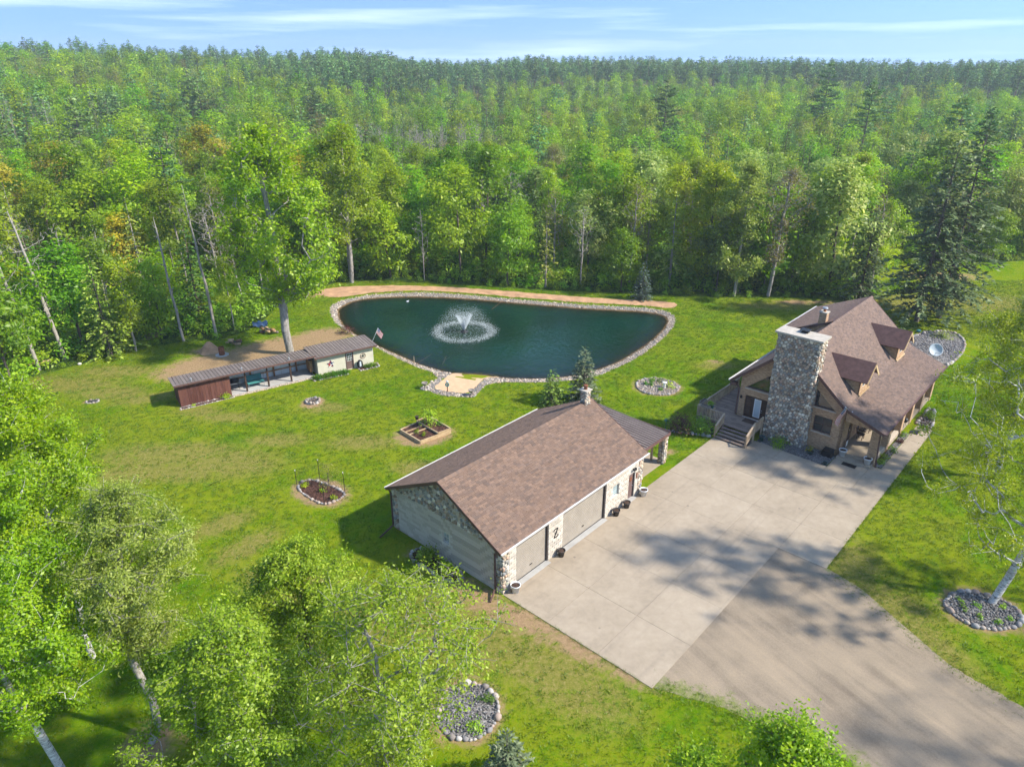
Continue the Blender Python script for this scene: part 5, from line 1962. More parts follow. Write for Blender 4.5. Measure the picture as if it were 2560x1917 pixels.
s, c = hero_broad(4, 9.2, 1.6, 2.9, 'ovoid', 120, 460, .5, .115, .14, None, (0, .3))
put('apple_tree', 'rounded leafy apple tree left of the garage flower bed', 'tree', (-9.3, 24.6), s, c, 'bark', 'leaf_cherry')
s, c = hero_broad(5, 11.4, 3.0, 4.4, 'vase', 200, 150, .5, .125, .17, [(0, 0, 0), (.1, .1, 2), (.2, .3, 4), (.35, .5, 6), (.3, .7, 8), (-.2, .8, 10)], (1.1, .5), .014, .5)
put('cherry_tree', 'open cherry tree with dead top branches at the bottom edge', 'tree', (-5.3, 18.9), s, c, 'pale_bark', 'leaf_cherry')
s, c = hero_broad(6, 10.3, 2.5, 3.0, 'ovoid', 110, 430, .52, .115, .15, None, (0, 0))
put('cherry_tree', 'leafy green cherry between the apple tree and the bottom edge', 'tree', (-10.2, 18.9), s, c, 'pale_bark', 'leaf_cherry')
s, c = hero_broad(7, 9.4, 3.0, 2.2, 'ovoid', 80, 330, .46, .12, .11, None, (0, 0))
put('maple_sapling', 'bright green young maple at the bottom edge beside the gravel drive', 'tree', (8.9, 15.2), s, c, 'bark', 'leaf_yard')
s, c = hero_broad(17, 8.0, 3.0, 1.3, 'ovoid', 40, 300, .42, .12, .09, None, (0, 0))
put('maple_sapling', 'smaller bright green sapling at the bottom edge, left of the young maple', 'tree', (6.2, 15.6), s, c, 'bark', 'leaf_yard')
# dead branches of the cherry
# right side birches
s, c = hero_broad(8, 16.5, 3.4, 5.1, 'ovoid', 150, 230, .48, .125, .21, [(0, 0, 0), (.7, .3, 1.6), (1.2, .4, 3.6), (.8, .5, 6), (.2, .7, 9), (.0, .9, 12), (.2, 1.0, 15)], (.3, 1.0), .016)
put('birch_tree', 'leaning white birch rising from the round rock bed right of the drive', 'tree', (27.1, 31.4), s, c, 'birch', 'leaf_lime')
s, c = hero_broad(9, 15.0, 4.5, 3.6, 'ovoid', 130, 300, .6, .14, .2, None, (-.6, 0))
put('birch_tree', 'yellow-green birch at the right picture edge beyond the walkway', 'tree', (35.6, 44.6), s, c, 'birch', 'leaf_lime')
s, c = hero_broad(10, 17.0, 5, 4.3, 'ovoid', 100, 30, .7, .15, .2)
put('maple_tree', 'tall maple at the right edge shading the driveway', 'tree', (39.5, 29.5), s, c, 'bark', 'leaf_green')
s, c = hero_broad(11, 18.0, 5, 4.6, 'ovoid', 120, 40, .75, .18, .28)
put('maple_tree', 'tall maple outside the right edge shading the gravel drive', 'tree', (35.5, 18.5), s, c, 'bark', 'leaf_green')
s, c = hero_broad(13, 16.0, 4, 4.0, 'ovoid', 100, 40, .7, .17, .24)
put('maple_tree', 'tall maple outside the right edge shading the house roof', 'tree', (49.5, 52.0), s, c, 'bark', 'leaf_green')
# forest edge heroes
s, c = hero_broad(14, 22.5, 6.0, 6.3, 'ovoid', 135, 210, .85, .30, .42, None, (-.6, .2), .03)
put('maple_tree', 'tallest bright green maple standing behind the long open shed', 'tree', (-23.2, 69.0), s, c, 'pale_bark', 'leaf_yard', 8)
s, c = hero_broad(15, 20.5, 6.5, 4.2, 'ovoid', 105, 190, .8, .30, .30, None, (.2, .2), .025)
put('maple_tree', 'golden-green maple beside the bare dirt left of the pond', 'tree', (-22.0, 95.0), s, c, 'pale_bark', 'leaf_lime')
s, c = hero_broad(16, 15.5, 1.5, 4.2, 'ovoid', 95, 190, .75, .30, .2)
put('maple_tree', 'rounded golden-green maple right of the pond corner', 'tree', (26.2, 93.5), s, c, 'bark', 'leaf_lime')
s, c = hero_broad(18, 16.8, 2.5, 3.2, 'column', 85, 170, .7, .28, .2)
put('poplar_tree', 'pale silvery poplar at the forest edge right of the pond', 'tree', (28.9, 88.9), s, c, 'pale_bark', 'leaf_willow')
s, c = hero_broad(19, 16.0, 4.5, 3.0, 'vase', 110, 30, .6, .24, .24, None, (.6, .3), .03)
put('elm_tree', 'thin-leaved tan tree with a thick pale trunk at the lawn edge', 'tree', (33.3, 88.7), s, c, 'pale_bark', 'leaf_olive')
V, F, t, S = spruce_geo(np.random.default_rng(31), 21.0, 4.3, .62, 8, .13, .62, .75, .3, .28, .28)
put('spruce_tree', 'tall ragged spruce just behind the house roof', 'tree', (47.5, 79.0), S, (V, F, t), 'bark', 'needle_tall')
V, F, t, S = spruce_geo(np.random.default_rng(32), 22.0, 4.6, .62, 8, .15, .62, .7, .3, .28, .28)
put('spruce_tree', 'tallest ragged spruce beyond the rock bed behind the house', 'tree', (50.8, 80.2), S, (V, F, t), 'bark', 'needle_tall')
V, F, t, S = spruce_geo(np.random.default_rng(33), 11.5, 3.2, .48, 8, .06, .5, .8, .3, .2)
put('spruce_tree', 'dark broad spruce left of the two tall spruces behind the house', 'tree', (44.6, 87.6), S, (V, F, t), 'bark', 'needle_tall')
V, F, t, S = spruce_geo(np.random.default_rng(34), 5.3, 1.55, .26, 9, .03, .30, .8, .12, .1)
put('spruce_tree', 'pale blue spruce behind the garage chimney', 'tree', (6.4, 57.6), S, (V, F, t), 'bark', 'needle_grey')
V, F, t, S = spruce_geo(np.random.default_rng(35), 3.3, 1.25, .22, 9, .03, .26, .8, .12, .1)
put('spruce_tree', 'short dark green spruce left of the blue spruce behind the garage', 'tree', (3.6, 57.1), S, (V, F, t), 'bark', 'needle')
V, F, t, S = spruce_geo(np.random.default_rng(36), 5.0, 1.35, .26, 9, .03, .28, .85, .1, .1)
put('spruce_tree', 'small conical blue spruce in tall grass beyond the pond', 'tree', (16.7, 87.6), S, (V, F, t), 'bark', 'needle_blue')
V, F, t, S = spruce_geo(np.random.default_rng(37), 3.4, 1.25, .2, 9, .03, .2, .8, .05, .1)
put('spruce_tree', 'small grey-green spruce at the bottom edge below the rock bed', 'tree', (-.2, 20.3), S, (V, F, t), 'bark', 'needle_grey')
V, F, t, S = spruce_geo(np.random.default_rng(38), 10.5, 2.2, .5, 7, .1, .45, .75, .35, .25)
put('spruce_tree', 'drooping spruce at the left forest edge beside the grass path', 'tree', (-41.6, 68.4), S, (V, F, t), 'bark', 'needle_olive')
s, c = hero_broad(41, 9.5, 2.0, 2.1, 'column', 45, 90, .6, .26, .12)
put('maple_sapling', 'slim yellow-green maple beside the drooping spruce at left', 'tree', (-39.6, 69.6), s, c, 'pale_bark', 'leaf_lime')


def snag(seed, H, lab, loc, off=(0, 0), r=.16, ncl=60, rad=2.0, z0=4.5):
    rgn = np.random.default_rng(seed)
    tr = [(off[0] * i / 8 + rgn.normal(0, .05), off[1] * i / 8, H * i / 8) for i in range(9)]
    C = crown_points(rgn, ncl, z0, H, rad, 'vase', .3)
    C[:, 0] += off[0] * C[:, 2] / H
    s = grow(tr, C, rgn, r, .016)
    put('dead_tree', lab, 'dead tree', loc, s[:4], None, 'dead_bark', 'leaf_olive', 5)


snag(51, 14.5, 'bare pale tree at the left forest edge, left of two', (-46.8, 64.6), (-1.2, 0), .2, 90, 2.6, 5)
snag(52, 15.0, 'bare forked pale tree at the left forest edge, right of two', (-46.0, 67.6), (-1.5, 0), .2, 90, 2.6, 5)
snag(53, 13.5, 'leaning bare grey snag left of the dirt patch', (-35.9, 72.6), (-.6, 0), .15, 36, 1.6, 3)
snag(54, 16.5, 'tall bare snag with reddish bark nearer the burn barrel', (-32.6, 73.6), (-.8, 0), .16, 30, 1.3, 5)

# landmark conifers, bare grove and snags standing out of the wood
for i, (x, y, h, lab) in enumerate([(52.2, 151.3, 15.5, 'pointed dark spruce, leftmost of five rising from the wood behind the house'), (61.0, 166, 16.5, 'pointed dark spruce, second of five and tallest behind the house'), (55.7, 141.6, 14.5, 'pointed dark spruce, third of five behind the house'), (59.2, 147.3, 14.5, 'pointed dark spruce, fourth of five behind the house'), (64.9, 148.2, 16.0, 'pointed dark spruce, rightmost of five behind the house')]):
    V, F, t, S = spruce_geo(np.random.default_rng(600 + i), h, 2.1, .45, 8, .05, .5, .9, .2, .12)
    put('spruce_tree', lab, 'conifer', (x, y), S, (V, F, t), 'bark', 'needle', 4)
for i, (x, y, h, lab) in enumerate([(102.5, 250, 25.5, 'tallest layered white pine breaking the skyline at right'), (44.5, 220, 22.5, 'lone tall pine standing above the young wood right of centre'), (94, 200, 22.5, 'tall pine to the right of the skyline pine'), (91, 153, 21.5, 'tall thin pine near the right edge'), (80, 126, 20.5, 'tall ragged pine at the right beyond the lawn'), (-55, 218, 18.5, 'dark pine above the wood left of centre'), (-98, 240, 21, 'tall layered pine in the left wood, one of two'), (-106, 252, 21, 'tall layered pine in the left wood, the other of two')]):
    V, F, t, S = pine_geo(np.random.default_rng(620 + i), h, h * .2, .3, .75, 10)
    put('pine_tree', lab, 'conifer', (x, y), S, (V, F, t), 'bark', 'needle_pine', 5)
for i in range(44):
    a, q = rnd.uniform(0, 2 * pi), math.sqrt(rnd.random())
    x, y = -27 + 24 * q * cos(a), 206 + 10 * q * sin(a)
    HERO_XY.append((x, y))
    t = empty('bare_tree', (x, y, float(ground_z(x, y))), rnd.uniform(0, 6), label='leafless grey tree of the bare grove far behind the pond', cat='bare tree', group='bare grove behind the pond')
    s_ = rnd.uniform(.8, 1.02)
    t.scale = (s_, s_, s_ * .98)
    link(bpy.data.objects.new('trunk', rnd.choice(PROTO['bare'])[0]), t)
for i in range(9):
    x, y = -130 + rnd.uniform(-26, 22), 208 + rnd.uniform(-16, 20)
    t = empty('dead_tree', (x, y, float(ground_z(x, y))), rnd.uniform(0, 6), label='silver snag of the dead stand in the far left wood', cat='dead tree', group='dead stand in the far left wood')
    t.scale = (.6, .6, rnd.uniform(1.2, 1.45))
    link(bpy.data.objects.new('trunk', rnd.choice(PROTO['bare'])[0]), t)
s, c = hero_broad(71, 16, 3, 4.6, 'ovoid', 60, 70, .8, .5, .2)
put('poplar_tree', 'pale silver-leaved tree standing out of the wood right of centre', 'tree', (37.5, 212), s, c, 'pale_bark', 'leaf_willow', 4)

# ---- individual forest trees
def dart(n, spacing, region):
    cell = {}
    out = []
    for _ in range(n):
        x, y = region()
        if x is None:
            continue
        k = (int(x // spacing), int(y // spacing))
        ok = True
        for a in range(k[0] - 1, k[0] + 2):
            for b in range(k[1] - 1, k[1] + 2):
                for q in cell.get((a, b), ()):
                    if (q[0] - x) ** 2 + (q[1] - y) ** 2 < spacing ** 2:
                        ok = False
        if ok:
            cell.setdefault(k, []).append((x, y))
            out.append((x, y))
    return out


rt = random.Random(77)


def view_half(y):
    return .735 * (.91 * y + 11.6) + 5


def edge_y(x):
    return float(np.interp(x, EX, EY))


def reg_near():
    y = math.sqrt(rt.uniform(52 ** 2, 168 ** 2))
    x = rt.uniform(-1, 1) * view_half(y)
    if y < edge_y(x) + .8:
        return None, None
    if min(math.hypot(x - a, y - b) for a, b in PATH) < 2.6 or (x - 63) ** 2 + (y - 94) ** 2 < 11 ** 2:
        return None, None
    for a, b in HERO_XY:
        if (x - a) ** 2 + (y - b) ** 2 < 6.0:
            return None, None
    return x, y


near = sorted(dart(30000, 4.7, reg_near), key=lambda p: p[1] + .15 * abs(p[0]))
CNT = {'broadleaf': 0, 'conifer': 0, 'bare': 0}
LIM = {'broadleaf': 298, 'conifer': 230, 'bare': 90}
GRP = {}
LEAF_KIND = {
    'leaf_green': ('mid-green broadleaf tree', 'green broadleaf trees'),
    'leaf_bright': ('bright green broadleaf tree', 'bright green broadleaf trees'),
    'leaf_yellow': ('yellow-green broadleaf tree', 'yellow-green broadleaf trees'),
    'leaf_gold': ('golden-yellow broadleaf tree', 'golden broadleaf trees'),
    'leaf_pale': ('pale silvery broadleaf tree', 'pale silvery broadleaf trees'),
    'leaf_aspen': ('slim fresh-green aspen', 'slim aspens'),
    'leaf_olive': ('thin-leaved olive-tan tree', 'thin-leaved olive trees'),
    'needle': ('dark green spruce', 'dark spruces'), 'needle_olive': ('thin ragged olive spruce', 'ragged spruces'), 'needle_pine': ('tall layered pine', 'layered pines'),
    'bare': ('leafless grey tree', 'leafless trees'),
}


def zone(x, y):
    e = y - edge_y(x)
    where = 'left of the pond' if x < -27 else ('right of the pond' if x > 22 else 'behind the pond')
    return ('at the forest edge ' if e < 11 else 'deep in the forest ') + where


far_left = []
nobj = 0
for x, y in near:
    e = y - edge_y(x)
    left, right = x < -27, x > 24
    k = rt.random()
    n1 = math.sin(x * .09 + 1.3) * math.cos(y * .07 + .4)
    if left:
        table = [('broad', 'leaf_bright', .20), ('broad', 'leaf_gold', .40 if x < -46 and y < 105 else .03), ('broad', 'leaf_green', .15), ('spruce', 'needle', .12), ('thin', 'needle_olive', .12), ('pine', 'needle_pine', .07 if y > 105 else .0), ('sparse', 'leaf_olive', .09), ('bare', None, .10), ('slim', 'leaf_aspen', .09)]
    elif right:
        table = [('broad', 'leaf_green', .18), ('broad', 'leaf_pale', .17), ('broad', 'leaf_bright', .12), ('slim', 'leaf_aspen', .15), ('spruce', 'needle', .13), ('sparse', 'leaf_olive', .13), ('thin', 'needle_olive', .05), ('pine', 'needle_pine', .05 if y > 120 else 0), ('broad', 'leaf_yellow', .04)]
    else:
        table = [('broad', 'leaf_green', .28), ('broad', 'leaf_bright', .13), ('slim', 'leaf_aspen', .24), ('broad', 'leaf_pale', .09), ('sparse', 'leaf_olive', .07), ('bare', None, .05 if not (120 < y < 140 and x < 5) else .4), ('spruce', 'needle', .07), ('thin', 'needle_olive', .04), ('broad', 'leaf_yellow', .04)]
    tot = sum(q[2] for q in table)
    k *= tot
    for kind, leaf, wgt in table:
        k -= wgt
        if k <= 0:
            break
    fam = 'conifer' if kind in ('spruce', 'thin', 'pine') else ('bare' if kind == 'bare' else 'broadleaf')
    if CNT[fam] >= LIM[fam]:
        far_left.append((x, y))
        continue
    CNT[fam] += 1
    wood, crown, joined = rt.choice(PROTO[kind])
    hs_ = {'broad': rt.choice((rt.uniform(.55, .85), rt.uniform(.8, 1.05), rt.uniform(.95, 1.25))), 'slim': rt.uniform(.8, 1.08), 'sparse': rt.uniform(.8, 1.05), 'bare': rt.uniform(.75, 1.05), 'spruce': rt.uniform(.55, 1.05), 'thin': rt.uniform(.7, 1.05), 'pine': rt.uniform(.8, 1.0)}[kind]
    hs_ *= 1.0 - .20 * float(sstep(12, 55, e)) if not left else 1.0
    if e < 3 and kind in ('broad', 'slim'):
        hs_ *= rt.uniform(.7, 1.0)
    sx = hs_ * rt.uniform(.92, 1.12)
    lk, gk = LEAF_KIND[leaf or 'bare']
    zn = zone(x, y)
    name = {'spruce': 'spruce_tree', 'thin': 'spruce_tree', 'pine': 'pine_tree', 'bare': 'bare_tree', 'slim': 'aspen_tree'}.get(kind, 'broadleaf_tree')
    lab = lk + ' ' + zn
    kw = dict(label=lab, cat='bare tree' if kind == 'bare' else ('conifer' if fam == 'conifer' else 'tree'), group=gk + ' ' + zn)
    gz_ = float(ground_z(x, y)) - .05
    rz_ = rt.uniform(0, 2 * pi)
    tilt = (rt.gauss(0, .025), rt.gauss(0, .025), rz_)
    if e < 16 or kind in ('bare',):
        t = empty(name, (x, y, gz_), 0, **kw)
        t.rotation_euler = tilt
        t.scale = (sx, sx, hs_)
        link(bpy.data.objects.new('trunk', wood), t)
        if kind != 'bare':
            cobj = link(bpy.data.objects.new('crown', crown), t)
            cobj.material_slots[0].link = 'OBJECT'
            cobj.material_slots[0].material = MATS[leaf]
    else:
        o = tag(link(bpy.data.objects.new(name, joined)), **kw)
        o.location, o.rotation_euler, o.scale = (x, y, gz_), tilt, (sx, sx, hs_)
        o.material_slots[1].link = 'OBJECT'
        o.material_slots[1].material = MATS[leaf or 'leaf_olive']
    nobj += 1
ymax = max(p[1] for p in near)

# ---- the far wood: broadleaf and conifer masses
def reg_far():
    y = math.sqrt(rt.uniform(150 ** 2, 720 ** 2))
    x = rt.uniform(-1, 1) * (view_half(y) + 10)
    return x, y


fx = []
for lo, hi, sp, n in ((150, 300, 5.0, 26000), (300, 480, 6.2, 26000), (480, 720, 7.5, 22000)):
    def reg():
        y = math.sqrt(rt.uniform(lo ** 2, hi ** 2))
        return rt.uniform(-1, 1) * (view_half(y) + 10), y
    fx += dart(n, sp, reg)
taken = {(int(a // 3), int(b // 3)) for a, b in near}
lists = {'b': [], 'c': [], 'p': []}
for x, y in fx + far_left:
    if y < 169 and (int(x // 3), int(y // 3)) in taken and (x, y) not in far_left[:0]:
        if (x, y) not in far_left:
            continue
    if y < 166 and (x, y) not in far_left:
        continue
    if ((x + 27) / 26) ** 2 + ((y - 206) / 13) ** 2 < 1:
        continue
    a = x / y
    r = math.hypot(x, y)
    patch = math.sin(x * .021 + 2) * math.cos(y * .017) + .5 * math.sin(x * .05 - y * .04)
    pine_from = 430 if a > -.12 else (380 if a > -.35 else 470)
    if r > pine_from + 40 * math.sin(x * .013):
        k = 'p' if rt.random() < (.9 if a > -.25 else .32) else 'b'
        s = rt.choice((rt.uniform(.7, .95), rt.uniform(.85, 1.05), rt.uniform(.95, 1.18))) * (1 if a > -.25 else .9)
    else:
        pc = .16 + (.18 if a < -.25 else 0) + .12 * patch
        k = 'b' if rt.random() > pc else ('c' if rt.random() < .7 else 'p')
        s = rt.choice((rt.uniform(.55, .85), rt.uniform(.8, 1.0), rt.uniform(.95, 1.25))) * (1.12 if a < -.25 else .93)
        if k == 'p':
            s *= .8
    lists[k].append((x, y, s))
cols = {
    'b': far_collection('far_broadleaf', [('far_broad', 'bark', 'leaf_green'), ('far_broad', 'bark', 'leaf_aspen'), ('far_slim', 'pale_bark', 'leaf_aspen'), ('far_slim', 'pale_bark', 'leaf_green'), ('far_broad', 'bark', 'leaf_bright'), ('far_slim', 'pale_bark', 'leaf_pale'), ('far_slim', 'pale_bark', 'leaf_olive'), ('far_broad', 'bark', 'leaf_shrub')]),
    'c': far_collection('far_spruce', [('far_conifer', 'bark', 'needle'), ('far_conifer', 'bark', 'needle_pine')]),
    'p': far_collection('far_pine', [('far_pine', 'bark', 'needle_pine')]),
}
for k, nm, lab in (('b', 'broadleaf_forest', 'far green broadleaf woodland stretching to the ridge'), ('c', 'spruce_forest', 'dark spruces scattered through the far woodland'), ('p', 'pine_forest', 'dark band of pines along the horizon')):
    q = np.array(lists[k])
    z = ground_z(q[:, 0], q[:, 1]) - .1
    s = np.stack([q[:, 2] * R.uniform(.9, 1.15, len(q)), q[:, 2] * R.uniform(.9, 1.15, len(q)), q[:, 2]], 1)
    rot = np.stack([np.zeros(len(q)), np.zeros(len(q)), R.uniform(0, 6.28, len(q))], 1)
    instance_stuff(nm, np.stack([q[:, 0], q[:, 1], z], 1), s, rot, cols[k], label=lab, cat='forest')

# ---- undergrowth along and inside the forest edge
ucol = bpy.data.collections.new('undergrowth_clumps')
for i, lf in enumerate(('leaf_shrub', 'leaf_green', 'leaf_shrub', 'leaf_aspen')):
    rgn = np.random.default_rng(300 + i)
    C = crown_points(rgn, 12, .1, 1.3, .75, 'ovoid')
    V, F, t = crown_leaves(rgn, C, 20, .3, .24, np.array([0, 0, .2]))
    me = quad_mesh('undergrowth_clump', V, F, {'tint': t})
    me.materials.append(MATS[lf])
    ucol.objects.link(bpy.data.objects.new('undergrowth_clump', me))


def reg_under():
    y = math.sqrt(rt.uniform(52 ** 2, 128 ** 2))
    x = rt.uniform(-1, 1) * view_half(y)
    e = y - edge_y(x)
    if e < .2 or min(math.hypot(x - a, y - b) for a, b in PATH) < 1.5 or ((x - 63) ** 2 + (y - 94) ** 2 < 11 ** 2 and e < 6):
        return None, None
    if e > 14 and rt.random() < .6:
        return None, None
    return x, y


q = np.array(dart(16000, 1.25, reg_under))
z = ground_z(q[:, 0], q[:, 1])
e = q[:, 1] - np.interp(q[:, 0], EX, EY)
sz = R.uniform(.55, 1.25, len(q)) * np.clip(.45 + e / 4, .5, 1.5)
instance_stuff('undergrowth', np.stack([q[:, 0], q[:, 1], z], 1), np.stack([sz, sz, sz * R.uniform(.7, 1.3, len(q))], 1), np.stack([0 * sz, 0 * sz, R.uniform(0, 6.28, len(q))], 1), ucol, label='green undergrowth along the forest edge', cat='undergrowth')

# ---- standing blades over the mown lawn
gcol = bpy.data.collections.new('lawn_tufts')
for i in range(3):
    rgn = np.random.default_rng(330 + i)
    n = 9
    P = np.stack([rgn.normal(0, .06, n), rgn.normal(0, .06, n), np.zeros(n)], 1)
    T = unit(rgn.normal(0, .8, (n, 3)) * np.array([1, 1, 0]) + np.array([0, 0, .8]))
    N = unit(np.cross(T, rgn.normal(0, 1, (n, 3))))
    L = rgn.uniform(.05, .13, n)
    V, F = leaf_quads(P, T, N, L, np.full(n, .011))
    me = quad_mesh('lawn_tuft', V, F, {'tint': np.clip(rgn.normal(.5, .25, n), 0, 1)})
    me.materials.append(MATS['leaf_lawn'])
    gcol.objects.link(bpy.data.objects.new('lawn_tuft', me))
N = 150000
yy = np.sqrt(R.uniform(19 ** 2, 96 ** 2, N))
xx = R.uniform(-1, 1, N) * (.74 * (.91 * yy + 11.6))
ok = (yy < np.interp(xx, EX, EY) + 2) & ~in_poly(xx, yy, RIM) & ~in_poly(xx, yy, DIRT) & ~in_poly(xx, yy, GD)
lu, lv = (xx - YARD[0]) * cos(YA) + (yy - YARD[1]) * sin(YA), -(xx - YARD[0]) * sin(YA) + (yy - YARD[1]) * cos(YA)
ok &= ~((lu > -.1) & (lu < 14.9) & (lv > -10.05) & (lv < 9.8)) & ~((lu > 14) & (lu < 29) & (lv > -13) & (lv < .1)) & ~((lu > 26) & (lu < 46) & (lv > -13) & (lv < 2.4)) & ~((lu > 14) & (lu < 19.4) & (lv > -1) & (lv < 7.3))
su_, sv_ = (xx + 29.25) * cos(.5864) + (yy - 56.34) * sin(.5864), -(xx + 29.25) * sin(.5864) + (yy - 56.34) * cos(.5864)
ok &= ~((su_ > -.3) & (su_ < 18.6) & (sv_ > -1.2) & (sv_ < 2.6))
for cx, cy, rr in ((13.68, 60.7, 2.1), (26.3, 30.85, 2.0), (-2.1, 24.15, 1.7), (-13.6, 42.7, 1.7), (-7.2, 51.8, 1.9), (-17.9, 57.45, .9), (45.5, 70.5, 4.6), (-16.3, 22.3, 1.2)):
    ok &= (xx - cx) ** 2 + (yy - cy) ** 2 > rr ** 2
gi_, gj_ = np.clip(np.searchsorted(gx, xx), 1, len(gx) - 1), np.clip(np.searchsorted(gy, yy), 1, len(gy) - 1)
bare_ = np.maximum(soil, dry * .7)[gj_ * len(gx) + gi_]
ok &= R.uniform(0, 1, N) > bare_ * 1.1
xx, yy = xx[ok], yy[ok]
sz = R.uniform(.7, 1.3, len(xx))
for (a0, b0), (a1, b1), n in (((0, -.4), (.35, -10), 190), ((14.9, -12.98), (29, -12.98), 260), ((29, -12.98), (38.6, -12.98), 160), ((19.6, .06), (25.2, .06), 120)):
    t = R.uniform(0, 1, n)
    d = np.abs(R.normal(0, .10, n)) - .05
    if b0 == b1:
        eu, ev = a0 + (a1 - a0) * t, b0 + (d if b0 > -1 else -d)
    else:
        eu, ev = a0 * 0 - d, b0 + (b1 - b0) * t
    xx = np.concatenate([xx, YARD[0] + eu * cos(YA) - ev * sin(YA)])
    yy = np.concatenate([yy, YARD[1] + eu * sin(YA) + ev * cos(YA)])
    sz = np.concatenate([sz, R.uniform(.4, .75, n)])
e_ = np.array(smooth_poly(GD[3:9], 1, False) + smooth_poly(GD[11:] + GD[:1], 1, False))
k_ = R.integers(0, len(e_) - 1, 1500)
t = R.uniform(0, 1, 1500)[:, None]
q_ = e_[k_] * (1 - t) + e_[k_ + 1] * t + R.normal(0, .4, (1500, 2))
q_ = q_[(q_[:, 1] > 15) & (np.linalg.norm(e_[k_] - e_[k_ + 1], axis=1) < 8)]
xx, yy, sz = np.concatenate([xx, q_[:, 0]]), np.concatenate([yy, q_[:, 1]]), np.concatenate([sz, R.uniform(.35, .7, len(q_))])
instance_stuff('grass', np.stack([xx, yy, np.full(len(xx), .01)], 1), np.stack([sz * 1.3, sz * 1.3, sz], 1), np.stack([0 * sz, 0 * sz, R.uniform(0, 6.28, len(xx))], 1), gcol, label='short standing grass blades over the lawn', cat='grass')
print('tufts', len(xx))

# ------------------------------------------------------------------ air
hz = MB().box(-1500, 1500, -60, 1600, -5, 62)
hzm = bpy.data.materials.new('haze_air')
hzm.use_nodes = True
nt = hzm.node_tree
nt.nodes.clear()
ho = nt.nodes.new('ShaderNodeOutputMaterial')
hv = nt.nodes.new('ShaderNodeVolumePrincipled')
hv.inputs['Color'].default_value = (0.80, 0.90, 1.0, 1)
hv.inputs['Density'].default_value = 0.00029
hv.inputs['Anisotropy'].default_value = 0.1
nt.links.new(hv.outputs[0], ho.inputs['Volume'])
MATS['haze'] = hzm
hzo = hz.build('haze', 'haze', kind='stuff')
print('forest individuals', nobj, CNT, 'far', {k: len(v) for k, v in lists.items()}, 'near n', len(near))

# ------------------------------------------------------------------ deck
ro = random.Random(3)
deck = empty('wooden_deck', (*yw(28, 0), 0), YA, label='weathered timber deck with railing and steps at the house front', cat='deck')
DX, DY, DZ = 28.0, 0.0, .75


def dk(mb, name, mat, **kw):
    mb.v = [(x - DX, y - DY, z) for x, y, z in mb.v]
    return mb.build(name, mat, deck, **kw)


x = 26.5
while x < 34.2:
    y0 = -2.72 if x < 28.85 else .0
    if 28.0 < x < 28.85:
        y0 = -2.72
    dk(MB().box(x, x + .135, y0, 2.3, DZ - .035, DZ), 'deck_board', 'deck')
    x += .143
dk(MB().box(26.48, 26.5, -.1, 2.3, .35, DZ - .02).box(26.48, 34.2, 2.3, 2.33, .35, DZ - .02), 'skirt_board', 'deck')
for k in range(4):
    z = DZ * (4 - k) / 5
    u0 = 26.46 - .32 * (k + 1) + .02
    t = dk(MB().box(u0 - .02, u0 + .32, -2.66, -.16, z - .035, z), 'stair_tread', 'deck')
    dk(MB().box(u0 + .26, u0 + .28, -2.66, -.16, z - .16, z - .036), 'stair_riser', 'dark_wood')


def rail_run(p, q, posts, z0=DZ, z1=DZ, sp=.13):
    """handrail, lower rail, posts and every baluster between p and q"""
    p, q = np.array(p, float), np.array(q, float)
    L = np.linalg.norm(q - p)
    dk(MB().bar((*p, z0 + .95), (*q, z1 + .95), .13, .04), 'handrail', 'rail')
    dk(MB().bar((*p, z0 + .14), (*q, z1 + .14), .05, .08), 'lower_rail', 'rail')
    for t in posts:
        a = p + (q - p) * t
        zz = z0 + (z1 - z0) * t
        dk(MB().box(a[0] - .055, a[0] + .055, a[1] - .055, a[1] + .055, min(zz, DZ) - .72 if zz > .5 else 0.0, zz + 1.0), 'rail_post', 'rail')
    n = int(L / sp)
    for k in range(1, n):
        t = k / n
        a = p + (q - p) * t
        zz = z0 + (z1 - z0) * t
        dk(MB().box(a[0] - .02, a[0] + .02, a[1] - .02, a[1] + .02, zz + .1, zz + .93), 'baluster', 'rail')


rail_run((26.56, 2.25), (26.56, -.08), (0, .5, 1))
rail_run((26.6, 2.25), (34.1, 2.25), (.25, .5, .75, 1))
rail_run((26.5, -.08), (25.25, -.08), (1,), DZ, 0.12)
rail_run((26.5, -2.74), (25.25, -2.74), (1,), DZ, 0.12)
rail_run((28.0, -2.74), (26.56, -2.74), (0, 1))


# ------------------------------------------------------------------ small builders
def plant(name, label, cat, loc, h, rad, n, size, leaf, seed, shape='ovoid', stem=True, group=None, z=0.0, up=.6):
    rgn = np.random.default_rng(seed)
    k = max(4, n // 22)
    C = crown_points(rgn, k, h * .15, h * .9, rad, shape)
    V, F, t = crown_leaves(rgn, C, 22, rad * .28, size, np.array([0, 0, h * .3]), up)
    V[:, 2] = np.maximum(V[:, 2], .02)
    r = empty(name, (*loc, z), 0, label=label, cat=cat, group=group)
    c = quad_mesh('foliage', V, F, {'tint': t})
    c.materials.append(MATS[leaf])
    link(bpy.data.objects.new('foliage', c), r)
    if stem:
        s = grow([(0, 0, 0), (0, 0, h * .25), (0, 0, h * .5)], C[::2], rgn, .02 + h * .012, .006, 2)
        w = wood_mesh('stem', s[:4], 4)
        w.materials.append(MATS['bark'])
        link(bpy.data.objects.new('stem', w), r)
    return r


